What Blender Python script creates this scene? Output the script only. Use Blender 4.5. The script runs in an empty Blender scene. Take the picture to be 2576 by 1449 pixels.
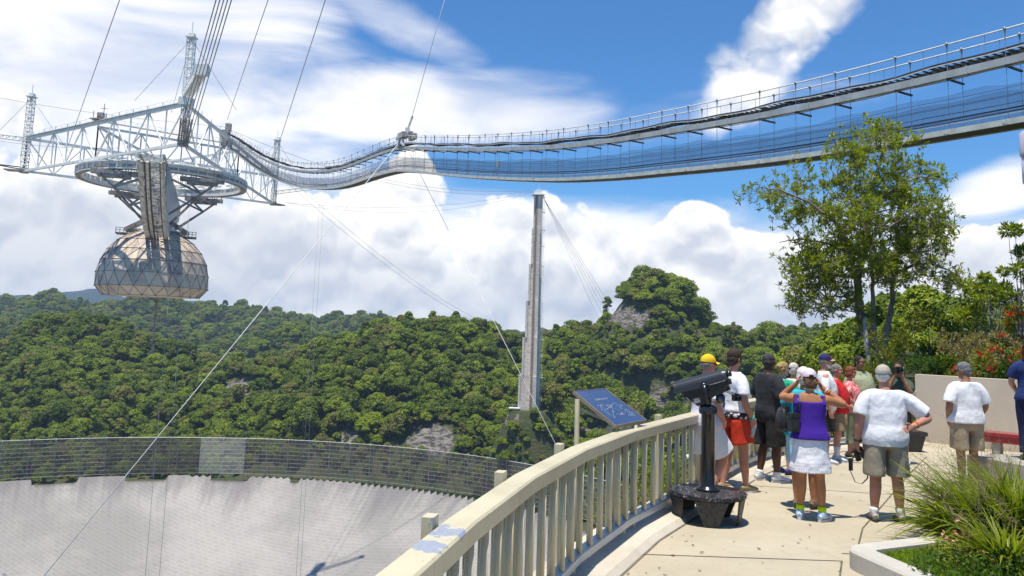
import bpy, bmesh, math, random
import numpy as np
from mathutils import Vector, Matrix, Quaternion, noise as mnoise
RND = random.Random(11)
PI = math.pi
SC = bpy.context.scene
COL = SC.collection
FPX, CX, CY, EYE = 2000.0, 1288.0, 586.76, 2.05
PITCH = math.radians(6.8); ROLL = math.radians(1.9)
V = Vector
_c, _s = math.cos(ROLL), math.sin(ROLL)
_u0 = V((0, -math.sin(PITCH), math.cos(PITCH))); CF = V((0, math.cos(PITCH), math.sin(PITCH)))
CR = V((1, 0, 0)) * _c + _u0 * _s; CU = V((1, 0, 0)) * -_s + _u0 * _c

def ray(x, y): return CF + CR * ((x - CX) / FPX) + CU * (-(y - CY) / FPX)

def P(x, y, d):  # the point seen at a pixel of the 2576-wide photograph, at world depth Y = d
    v = ray(x, y)
    return V((0, 0, EYE)) + v * (d / v.y)

def G(x, y, z=0.0):
    v = ray(x, y)
    return V((0, 0, EYE)) + v * ((z - EYE) / v.z)

def project(x, y, z):
    z = z - EYE
    w = x * CF.x + y * CF.y + z * CF.z
    w = np.where(w < .1, .1, w)
    return CX + FPX * (x * CR.x + y * CR.y + z * CR.z) / w, CY - FPX * (x * CU.x + y * CU.y + z * CU.z) / w

def lin(c):
    c = c / 255.0
    return c / 12.92 if c <= .04045 else ((c + .055) / 1.055) ** 2.4

def rgb(r, g, b): return (lin(r), lin(g), lin(b))

def tag(o, label=None, cat=None, group=None, kind=None):
    if label: o['label'] = label
    if cat: o['category'] = cat
    if group: o['group'] = group
    if kind: o['kind'] = kind
    return o

def thing(name, label, cat, loc=(0, 0, 0), rotz=0.0, group=None):
    o = bpy.data.objects.new(name, None)
    o.empty_display_size = .2
    COL.objects.link(o)
    o.location = loc; o.rotation_euler = (0, 0, rotz)
    return tag(o, label, cat, group)

def wm(o):
    m = Matrix.Identity(4)
    while o is not None:
        m = o.matrix_basis @ m
        o = o.parent
    return m

def mesh_obj(name, me, mats=None, parent=None):
    o = bpy.data.objects.new(name, me)
    COL.objects.link(o)
    if mats is not None:
        for m in (mats if isinstance(mats, (list, tuple)) else [mats]):
            me.materials.append(m)
    if parent is not None: o.parent = parent
    return o

def frame_from(d, up=V((0, 0, 1))):
    d = d.normalized()
    if abs(d.dot(up)) > .999: up = V((1, 0, 0)) if abs(d.x) < .9 else V((0, 1, 0))
    s = d.cross(up).normalized()
    u = s.cross(d).normalized()
    return d, s, u

class MB:
    def __init__(self):
        self.v = []; self.f = []; self.mi = []; self.sm = []
        self.cur = 0; self.smooth = False
    def add(self, vs, fs):
        n = len(self.v)
        self.v.extend([tuple(p) for p in vs])
        for f in fs:
            self.f.append([i + n for i in f]); self.mi.append(self.cur); self.sm.append(self.smooth)
        return self
    def hexa(self, p):  # 8 corners: bottom 0-3, top 4-7 (ccw)
        return self.add(p, [(3, 2, 1, 0), (4, 5, 6, 7), (0, 1, 5, 4), (1, 2, 6, 5), (2, 3, 7, 6), (3, 0, 4, 7)])
    def box(self, c, s, rz=0.0, rot=None):
        c = V(c); m = rot if rot is not None else Matrix.Rotation(rz, 3, 'Z')
        hx, hy, hz = s[0] / 2, s[1] / 2, s[2] / 2
        p = [c + m @ V(q) for q in ((-hx, -hy, -hz), (hx, -hy, -hz), (hx, hy, -hz), (-hx, hy, -hz), (-hx, -hy, hz), (hx, -hy, hz), (hx, hy, hz), (-hx, hy, hz))]
        return self.hexa(p)
    def beam(self, a, b, w, h=None, up=V((0, 0, 1))):
        a = V(a); b = V(b); h = h or w
        if (b - a).length < 1e-6: return self
        d, s, u = frame_from(b - a, up)
        s = s * w / 2; u = u * h / 2
        p = [a - s - u, a + s - u, a + s + u, a - s + u, b - s - u, b + s - u, b + s + u, b - s + u]
        return self.add(p, [(0, 1, 2, 3), (7, 6, 5, 4), (1, 0, 4, 5), (2, 1, 5, 6), (3, 2, 6, 7), (0, 3, 7, 4)])
    def sweep(self, pts, w, h, up=V((0, 0, 1)), closed=False):  # box section along a polyline
        pts = [V(p) for p in pts]; n = len(pts); rings = []
        for i, p in enumerate(pts):
            if closed: d = pts[(i + 1) % n] - pts[i - 1]
            else: d = pts[min(i + 1, n - 1)] - pts[max(i - 1, 0)]
            d, s, u = frame_from(d, up)
            s = s * w / 2; u = u * h / 2
            rings += [p - s - u, p + s - u, p + s + u, p - s + u]
        fs = []
        for i in range(n if closed else n - 1):
            a = i * 4; b = ((i + 1) % n) * 4
            for k in range(4): fs.append((a + k, a + (k + 1) % 4, b + (k + 1) % 4, b + k))
        if not closed: fs += [(3, 2, 1, 0), tuple((n - 1) * 4 + k for k in range(4))]
        return self.add(rings, fs)
    def tube(self, pts, r, n=6, caps=True):
        pts = [V(p) for p in pts]; m = len(pts)
        rs = r if isinstance(r, (list, tuple)) else [r] * m
        vs = []; ref = None
        for i, p in enumerate(pts):
            d = (pts[min(i + 1, m - 1)] - pts[max(i - 1, 0)])
            if d.length < 1e-9: d = V((0, 0, 1))
            d.normalize()
            if ref is None: _, s, u = frame_from(d)
            else:
                s = ref - d * ref.dot(d)
                s = s.normalized() if s.length > 1e-6 else frame_from(d)[1]
                u = s.cross(d)
            ref = s
            for k in range(n):
                a = 2 * PI * k / n
                vs.append(p + (s * math.cos(a) + u * math.sin(a)) * rs[i])
        fs = []
        for i in range(m - 1):
            for k in range(n):
                a = i * n + k; b = i * n + (k + 1) % n
                fs.append((a, b, b + n, a + n))
        if caps: fs += [tuple(range(n - 1, -1, -1)), tuple((m - 1) * n + k for k in range(n))]
        sm = self.smooth; self.smooth = n > 5
        self.add(vs, fs); self.smooth = sm
        return self
    def lathe(self, prof, c=(0, 0, 0), n=16, smooth=True, axis=None):
        c = V(c); vs = []; fs = []
        M = Matrix.Identity(3)
        if axis is not None: M = V((0, 0, 1)).rotation_difference(V(axis).normalized()).to_matrix()
        for r, z in prof:
            for k in range(n):
                a = 2 * PI * k / n
                vs.append(c + M @ V((r * math.cos(a), r * math.sin(a), z)))
        for i in range(len(prof) - 1):
            for k in range(n):
                a = i * n + k; b = i * n + (k + 1) % n
                fs.append((a, b, b + n, a + n))
        if prof[0][0] > 1e-6: fs.append(tuple(range(n - 1, -1, -1)))
        if prof[-1][0] > 1e-6: fs.append(tuple((len(prof) - 1) * n + k for k in range(n)))
        s0 = self.smooth; self.smooth = smooth
        self.add(vs, fs); self.smooth = s0
        return self
    def ell(self, c, r, rot=None, nu=12, nv=8):
        c = V(c); M = rot if rot is not None else Matrix.Identity(3)
        vs = [c + M @ V((0, 0, -r[2]))]; fs = []
        for j in range(1, nv):
            t = -PI / 2 + PI * j / nv
            for k in range(nu):
                a = 2 * PI * k / nu
                vs.append(c + M @ V((r[0] * math.cos(t) * math.cos(a), r[1] * math.cos(t) * math.sin(a), r[2] * math.sin(t))))
        vs.append(c + M @ V((0, 0, r[2])))
        for k in range(nu): fs.append((0, 1 + (k + 1) % nu, 1 + k))
        for j in range(nv - 2):
            for k in range(nu):
                a = 1 + j * nu + k; b = 1 + j * nu + (k + 1) % nu
                fs.append((a, b, b + nu, a + nu))
        L = len(vs) - 1; o = 1 + (nv - 2) * nu
        for k in range(nu): fs.append((L, o + k, o + (k + 1) % nu))
        s0 = self.smooth; self.smooth = True
        self.add(vs, fs); self.smooth = s0
        return self
    def prism(self, poly, d, o=(0, 0, 0)):  # polygon of 3-D points extruded by vector d
        n = len(poly); poly = [V(p) + V(o) for p in poly]; d = V(d)
        vs = poly + [p + d for p in poly]
        fs = [tuple(range(n - 1, -1, -1)), tuple(n + i for i in range(n))]
        for i in range(n): fs.append((i, (i + 1) % n, n + (i + 1) % n, n + i))
        return self.add(vs, fs)
    def mesh(self, name):
        me = bpy.data.meshes.new(name)
        me.from_pydata(self.v, [], self.f)
        me.polygons.foreach_set('material_index', self.mi)
        me.polygons.foreach_set('use_smooth', self.sm)
        me.update()
        return me
    def build(self, name, mats, parent=None, local=False):
        if parent is not None and not local:
            im = wm(parent).inverted()
            self.v = [tuple(im @ V(p)) for p in self.v]
        o = mesh_obj(name, self.mesh(name), mats, parent)
        bm = bmesh.new(); bm.from_mesh(o.data)
        bmesh.ops.recalc_face_normals(bm, faces=bm.faces)
        bm.to_mesh(o.data); bm.free()
        return o
    def top(self, name, mats, loc, label, cat, group=None, kind=None):  # a thing that is one mesh
        loc = V(loc)
        self.v = [tuple(V(p) - loc) for p in self.v]
        o = self.build(name, mats, None, True); o.location = loc
        return tag(o, label, cat, group, kind)

def copy_tree(o, parent=None):
    c = o.copy(); COL.objects.link(c); c.parent = parent
    for ch in list(o.children): copy_tree(ch, c)
    return c

# ---------------------------------------------------------------- node helper
class NG:
    def __init__(self, tree): self.t = tree
    def n(self, typ, **kw):
        nd = self.t.nodes.new(typ)
        for k, v in kw.items(): setattr(nd, k, v)
        return nd
    def set(self, sock, v):
        if v is None: return
        if isinstance(v, bpy.types.NodeSocket): self.t.links.new(v, sock)
        elif isinstance(v, (tuple, list)) and len(v) == 3 and sock.type == 'RGBA': sock.default_value = (*v, 1)
        else: sock.default_value = v
    def m(self, op, a, b=None, c=None, clamp=False):
        nd = self.n('ShaderNodeMath', operation=op, use_clamp=clamp)
        self.set(nd.inputs[0], a); self.set(nd.inputs[1], b); self.set(nd.inputs[2], c)
        return nd.outputs[0]
    def vm(self, op, a, b=None, s=None):
        nd = self.n('ShaderNodeVectorMath', operation=op)
        self.set(nd.inputs[0], a); self.set(nd.inputs[1], b)
        if s is not None: self.set(nd.inputs['Scale'], s)
        return nd.outputs['Value'] if op in ('DOT_PRODUCT', 'LENGTH', 'DISTANCE') else nd.outputs[0]
    def mix(self, f, a, b, mode='MIX'):
        nd = self.n('ShaderNodeMix', data_type='RGBA', blend_type=mode)
        self.set(nd.inputs[0], f); self.set(nd.inputs[6], a); self.set(nd.inputs[7], b)
        return nd.outputs[2]
    def noise(self, vec, scale, detail=4, rough=.55, dist=0.0):
        nd = self.n('ShaderNodeTexNoise')
        if vec is not None: self.set(nd.inputs['Vector'], vec)
        nd.inputs['Scale'].default_value = scale; nd.inputs['Detail'].default_value = detail
        nd.inputs['Roughness'].default_value = rough; nd.inputs['Distortion'].default_value = dist
        return nd.outputs[0]
    def ss(self, x, a, b):  # smoothstep
        nd = self.n('ShaderNodeMapRange', interpolation_type='SMOOTHSTEP')
        self.set(nd.inputs[0], x); nd.inputs[1].default_value = a; nd.inputs[2].default_value = b
        return nd.outputs[0]
    def mr(self, x, a, b, c, d):
        nd = self.n('ShaderNodeMapRange')
        self.set(nd.inputs[0], x)
        for i, q in enumerate((a, b, c, d)): nd.inputs[i + 1].default_value = q
        return nd.outputs[0]
    def scalev(self, vec, s):
        nd = self.n('ShaderNodeMapping'); self.set(nd.inputs[0], vec); nd.inputs['Scale'].default_value = s
        return nd.outputs[0]
    def xyz(self, vec):
        nd = self.n('ShaderNodeSeparateXYZ'); self.set(nd.inputs[0], vec); return nd.outputs
    def comb(self, x, y, z):
        nd = self.n('ShaderNodeCombineXYZ')
        for i, q in enumerate((x, y, z)): self.set(nd.inputs[i], q)
        return nd.outputs[0]

def newmat(name):
    m = bpy.data.materials.new(name); m.use_nodes = True
    nt = m.node_tree; b = nt.nodes['Principled BSDF']
    return m, NG(nt), b

def pm(name, c1, c2=None, scale=5.0, rough=.6, metal=0.0, bump=0.0, bscale=None, fine=0.0, spec=.4, detail=5, stretch=None, c3=None, s3=1.0, t3=(.55, .7), coat=0.0):
    """plain procedural surface: two tones mixed by noise, a third as blotches, fine grain and bump"""
    m, g, b = newmat(name)
    tc = g.n('ShaderNodeTexCoord').outputs['Object']
    vec = g.scalev(tc, stretch) if stretch else tc
    c2 = c2 or tuple(x * .8 for x in c1)
    nz = g.noise(vec, scale, detail)
    col = g.mix(g.ss(nz, .35, .65), c1, c2)
    if c3: col = g.mix(g.ss(g.noise(vec, s3, 6, .6), *t3), col, c3)
    if fine:
        fn = g.noise(tc, scale * 14, 3)
        col = g.mix(1.0, col, g.mix(fn, (1 - fine,) * 3, (1 + fine,) * 3), 'MULTIPLY')
    g.set(b.inputs['Base Color'], col)
    b.inputs['Roughness'].default_value = rough; b.inputs['Metallic'].default_value = metal
    b.inputs['Specular IOR Level'].default_value = spec
    if coat: b.inputs['Coat Weight'].default_value = coat
    if bump:
        bp = g.n('ShaderNodeBump'); bp.inputs['Strength'].default_value = bump
        g.set(bp.inputs['Height'], g.noise(vec, bscale or scale * 4, 5)); bp.inputs['Distance'].default_value = .02
        g.set(b.inputs['Normal'], bp.outputs[0])
    return m

# ---------------------------------------------------------------- camera, light, render
cam = bpy.data.cameras.new('camera'); cam_o = bpy.data.objects.new('camera', cam); COL.objects.link(cam_o)
cam.sensor_fit = 'HORIZONTAL'; cam.sensor_width = 36; cam.lens = 36 * FPX / 2576
cam.clip_end = 40000; cam.clip_start = .1
cam_o.matrix_world = Matrix(((CR.x, CU.x, -CF.x, 0), (CR.y, CU.y, -CF.y, 0), (CR.z, CU.z, -CF.z, EYE), (0, 0, 0, 1)))
cam.shift_y = -(724.5 - CY) / 2576
SC.camera = cam_o
SUN_DIR = V((-.12, -.18, .975)).normalized()
sun = bpy.data.lights.new('sun', 'SUN'); sun.energy = 4.8; sun.angle = math.radians(.5); sun.color = (1, .94, .82)
sun_o = bpy.data.objects.new('sun', sun); COL.objects.link(sun_o); sun_o.location = (0, 0, 100)
sun_o.rotation_euler = (-SUN_DIR).to_track_quat('-Z', 'Y').to_euler()
SC.view_settings.view_transform = 'Standard'; SC.view_settings.look = 'None'
SC.view_settings.exposure = .35; SC.view_settings.gamma = 1
SC.render.engine = 'CYCLES'
cy = SC.cycles
cy.use_denoising = True; cy.max_bounces = 6; cy.diffuse_bounces = 3; cy.glossy_bounces = 2
cy.transmission_bounces = 4; cy.transparent_max_bounces = 24; cy.volume_bounces = 0
cy.use_adaptive_sampling = True; cy.adaptive_threshold = .02; cy.caustics_reflective = False; cy.caustics_refractive = False
try: cy.denoiser = 'OPENIMAGEDENOISE'; cy.denoising_input_passes = 'RGB_ALBEDO_NORMAL'; cy.denoising_prefilter = 'ACCURATE'
except Exception: pass
SC.render.resolution_x = 1024; SC.render.resolution_y = 576
# ---------------------------------------------------------------- sky with clouds
def pix_dir(x, y):
    p = ray(x, y).normalized()
    return math.atan2(p.x, p.y), math.asin(p.z)

def make_world():
    w = bpy.data.worlds.new('World'); SC.world = w; w.use_nodes = True
    nt = w.node_tree; g = NG(nt); nt.nodes.clear()
    out = g.n('ShaderNodeOutputWorld'); bg = g.n('ShaderNodeBackground')
    nt.links.new(bg.outputs[0], out.inputs[0])
    ST = .1
    try: w.cycles.sampling_method = 'MANUAL'; w.cycles.sample_map_resolution = 512
    except Exception: pass
    bg.inputs[1].default_value = ST
    sky = g.n('ShaderNodeTexSky'); sky.sky_type = 'NISHITA'; sky.sun_disc = False
    sky.sun_elevation = math.asin(SUN_DIR.z); sky.sun_rotation = math.atan2(SUN_DIR.x, SUN_DIR.y)
    sky.altitude = 300; sky.air_density = 1.0; sky.dust_density = .6; sky.ozone_density = 1.5
    d = g.n('ShaderNodeTexCoord').outputs['Generated']
    x, y, z = g.xyz(d)
    az = g.m('ARCTAN2', x, y); el = g.m('ARCSINE', z)
    def blob(px, py, rx, ry, rot=0.0, amp=1.0):
        a0, e0 = pix_dir(px, py)
        k = 1 / FPX
        c, s = math.cos(math.radians(rot)), math.sin(math.radians(rot))
        da = g.m('SUBTRACT', az, a0); de = g.m('SUBTRACT', el, e0)
        u = g.m('MULTIPLY_ADD', da, c / (rx * k * .9), g.m('MULTIPLY', de, s / (rx * k * .9)))
        v = g.m('MULTIPLY_ADD', da, -s / (ry * k), g.m('MULTIPLY', de, c / (ry * k)))
        q = g.m('ADD', g.m('MULTIPLY', u, u), g.m('MULTIPLY', v, v))
        return g.m('MULTIPLY', g.m('SUBTRACT', 1.0, q), amp)
    def union(bs):
        r = bs[0]
        for b in bs[1:]: r = g.m('MAXIMUM', r, b)
        return r
    base = g.mix(1.0, sky.outputs[0], SKY_TINT, 'MULTIPLY')
    # soft high veil: stretched noise
    vs = g.scalev(d, (2.2, 2.2, 7.0))
    n1 = g.noise(vs, 1.6, 5, .55, .6)
    veil = union([blob(150, 180, 900, 420, -8, .95), blob(980, 265, 640, 115, 2, 1.0), blob(1280, 285, 330, 75, 0, .95),
                  blob(640, 60, 420, 110, 20, .75), blob(960, 30, 340, 70, -22, .7), blob(1850, 280, 420, 60, 8, .25),
                  blob(300, 420, 800, 160, 0, .9), blob(1230, 640, 2600, 150, 0, .85), blob(2520, 480, 170, 70, 24, .9)])
    va = g.ss(g.m('MULTIPLY_ADD', g.m('SUBTRACT', n1, .5), 1.7, veil), -.15, .95)
    va = g.m('MULTIPLY', va, .93)
    veil_c = g.mix(g.ss(n1, .38, .62), rgb(212, 217, 230), rgb(247, 246, 246))
    c = g.mix(va, base, g.mix(1.0, veil_c, (1 / ST,) * 3, 'MULTIPLY'))
    # heaped clouds: cauliflower billows with a crisp edge, lit from above
    def vor(vec, sc, det):
        v = g.n('ShaderNodeTexVoronoi'); v.feature = 'F1'; v.normalize = False
        g.set(v.inputs['Vector'], vec); v.inputs['Scale'].default_value = sc; v.inputs['Detail'].default_value = det; v.inputs['Roughness'].default_value = .5; v.inputs['Lacunarity'].default_value = 2.1
        return g.m('SUBTRACT', 1.0, v.outputs['Distance'])
    wob = g.n('ShaderNodeTexNoise'); g.set(wob.inputs['Vector'], d); wob.inputs['Scale'].default_value = 9; wob.inputs['Detail'].default_value = 4
    dw = g.vm('ADD', d, g.vm('SCALE', g.vm('SUBTRACT', wob.outputs['Color'], (.5, .5, .5)), None, .075))
    dm = g.scalev(dw, (1.0, 1.0, 1.2))
    up = g.vm('ADD', dm, (-.005, 0, .022))
    nL = g.noise(d, 3.2, 4, .55); nF = g.noise(d, 9, 7, .6)
    bA = vor(dm, 10, 3.0); bB = vor(up, 10, 2.0)
    puff = union([blob(1960, 105, 350, 115, 45, 1.1), blob(2080, 5, 180, 95, 30, 1.0), blob(1845, 190, 130, 115, 30, 1.0)])
    heaps = union([                   blob(1010, 530, 170, 130, 0, .8), blob(1035, 440, 75, 80, 0, .8), blob(850, 560, 240, 110, 0, .75), blob(930, 480, 80, 60, 0, .6),
                   blob(1330, 610, 280, 110, 0, .7), blob(1215, 540, 110, 65, 0, .6), blob(1790, 640, 240, 105, 0, .8), blob(1765, 565, 110, 60, 0, .8),
                   blob(1600, 650, 200, 90, 0, .7), blob(2060, 690, 300, 100, 0, .75), blob(2450, 670, 260, 100, 0, .8), blob(2540, 600, 90, 50, 0, .7),
                   blob(80, 610, 640, 205, 0, .8), blob(560, 640, 520, 160, 0, .8), blob(1250, 760, 3000, 110, 0, .9), blob(20, 290, 110, 60, 0, .5)])
    tex = g.m('ADD', g.m('MULTIPLY', g.m('SUBTRACT', bA, .18), .85), g.m('MULTIPLY', g.m('SUBTRACT', nF, .5), 1.1))
    low = g.mr(el, .05, .135, .75, .0)
    dens = g.m('ADD', g.m('ADD', g.m('MINIMUM', heaps, .68), low), g.m('ADD', tex, g.m('MULTIPLY', g.m('SUBTRACT', nL, .5), .7)))
    dpf = g.m('ADD', g.m('MULTIPLY', g.m('MINIMUM', puff, .9), .95), g.m('ADD', g.m('MULTIPLY', tex, .62), g.m('MULTIPLY', g.m('SUBTRACT', nL, .5), .35)))
    al = g.m('MAXIMUM', g.ss(dens, .02, .24), g.m('MULTIPLY', g.ss(dpf, .12, .72), .97))
    dens = g.m('MAXIMUM', dens, dpf)
    relief = g.m('ADD', g.m('SUBTRACT', bA, bB), g.m('MULTIPLY', g.m('SUBTRACT', nF, .5), .5))
    lit = g.mr(relief, -.38, .16, .12, 1.0)
    shade = union([blob(60, 610, 560, 120, 5, 1.0), blob(450, 600, 420, 110, 0, .75), blob(1230, 740, 1900, 80, 0, .6), blob(1780, 680, 330, 55, 0, .5),
                   blob(700, 670, 500, 80, 0, .7), blob(2450, 650, 200, 50, 0, .5), blob(1330, 630, 200, 60, 0, .35)])
    sh = g.ss(g.m('MULTIPLY_ADD', g.m('SUBTRACT', nL, .5), 2.8, shade), -.1, .95)
    edge = g.m('SUBTRACT', 1.0, g.ss(dens, .1, .75))
    lit2 = g.m('ADD', g.m('MULTIPLY', lit, g.mr(sh, 0, 1, 1.0, .42)), g.m('MULTIPLY', edge, .30), clamp=True)
    cc = g.mix(lit2, rgb(188, 195, 209), rgb(254, 252, 248))
    c = g.mix(al, c, g.mix(1.0, cc, (1 / ST,) * 3, 'MULTIPLY'))
    nt.links.new(c, bg.inputs[0])
SKY_TINT = (.46, .88, 1.26)
make_world()
# ---------------------------------------------------------------- people
def skin_mat(name, c, c2=None):
    m, g, b = newmat(name)
    tc = g.n('ShaderNodeTexCoord').outputs['Object']
    col = g.mix(g.ss(g.noise(tc, 7, 5, .6), .35, .68), c, c2 or tuple(x * k for x, k in zip(c, (.9, .78, .72))))
    col = g.mix(g.m('MULTIPLY', g.noise(tc, 60, 3), .25), col, tuple(x * .75 for x in c))
    g.set(b.inputs['Base Color'], col); b.inputs['Roughness'].default_value = .5; b.inputs['Specular IOR Level'].default_value = .35
    b.inputs['Subsurface Weight'].default_value = .08; b.inputs['Subsurface Radius'].default_value = (.01, .004, .002)
    return m

def cloth(name, c, c2=None, scale=6, rough=.85, bump=.25, **k):
    return pm(name, c, c2 or tuple(x * .88 for x in c), scale, rough, bump=bump, bscale=18, **k)

def eltube(mb, pts, ab, side=V((1, 0, 0)), n=14):
    """tube of elliptic sections: a along `side`, b across it"""
    pts = [V(p) for p in pts]; m = len(pts); vs = []
    for i, p in enumerate(pts):
        d = (pts[min(i + 1, m - 1)] - pts[max(i - 1, 0)]).normalized()
        s = side - d * side.dot(d)
        s = s.normalized() if s.length > 1e-4 else frame_from(d)[1]
        u = d.cross(s); a, b = ab[i] if isinstance(ab[i], (tuple, list)) else (ab[i], ab[i])
        for k in range(n):
            t = 2 * PI * k / n; vs.append(p + s * a * math.cos(t) + u * b * math.sin(t))
    fs = []
    for i in range(m - 1):
        for k in range(n):
            a = i * n + k; b = i * n + (k + 1) % n; fs.append((a, b, b + n, a + n))
    fs += [tuple(range(n - 1, -1, -1)), tuple((m - 1) * n + k for k in range(n))]
    sm = mb.smooth; mb.smooth = True; mb.add(vs, fs); mb.smooth = sm

def resamp(pts, ab, per=4):
    """smooth a coarse centre line with its radii"""
    P_, A_ = [], []
    for i in range(len(pts) - 1):
        for t in range(per):
            f = t / per
            P_.append(V(pts[i]).lerp(V(pts[i + 1]), f))
            a0 = ab[i] if isinstance(ab[i], tuple) else (ab[i], ab[i]); a1 = ab[i + 1] if isinstance(ab[i + 1], tuple) else (ab[i + 1], ab[i + 1])
            A_.append((a0[0] * (1 - f) + a1[0] * f, a0[1] * (1 - f) + a1[1] * f))
    P_.append(V(pts[-1])); A_.append(ab[-1] if isinstance(ab[-1], tuple) else (ab[-1], ab[-1]))
    for _ in range(2):
        P_ = [P_[0]] + [(P_[i - 1] + P_[i] * 2 + P_[i + 1]) / 4 for i in range(1, len(P_) - 1)] + [P_[-1]]
        A_ = [A_[0]] + [tuple((A_[i - 1][k] + A_[i][k] * 2 + A_[i + 1][k]) / 4 for k in (0, 1)) for i in range(1, len(A_) - 1)] + [A_[-1]]
    return P_, A_

_wr = None
def fused(mb, name, mats, parent, vox=.009, smooth=5, wrinkle=0.0, wscale=.14):
    """one continuous skin over everything in the builder"""
    global _wr
    o = mesh_obj(name, mb.mesh(name), mats, parent)
    r = o.modifiers.new('r', 'REMESH'); r.mode = 'VOXEL'; r.voxel_size = vox; r.use_smooth_shade = True
    s = o.modifiers.new('s', 'SMOOTH'); s.factor = .5; s.iterations = smooth
    if wrinkle:
        t = bpy.data.textures.new('folds', 'CLOUDS'); t.noise_scale = wscale; t.noise_depth = 2
        d = o.modifiers.new('d', 'DISPLACE'); d.texture = t; d.strength = wrinkle; d.mid_level = .5; d.texture_coords = 'GLOBAL'
    dg = bpy.context.evaluated_depsgraph_get(); dg.update()
    me = bpy.data.meshes.new_from_object(o.evaluated_get(dg))
    old = o.data; o.modifiers.clear(); o.data = me; bpy.data.meshes.remove(old); me.name = name
    me.polygons.foreach_set('use_smooth', np.ones(len(me.polygons), bool))
    return o

TORSO = [(.80, .095, .085, 0.0), (.87, .168, .118, -.012), (.96, .168, .115, -.006), (1.06, .150, .104, .004), (1.17, .160, .112, .006), (1.28, .178, .118, .002), (1.36, .180, .106, -.008), (1.425, .150, .078, -.016), (1.465, .085, .062, -.018)]

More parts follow.
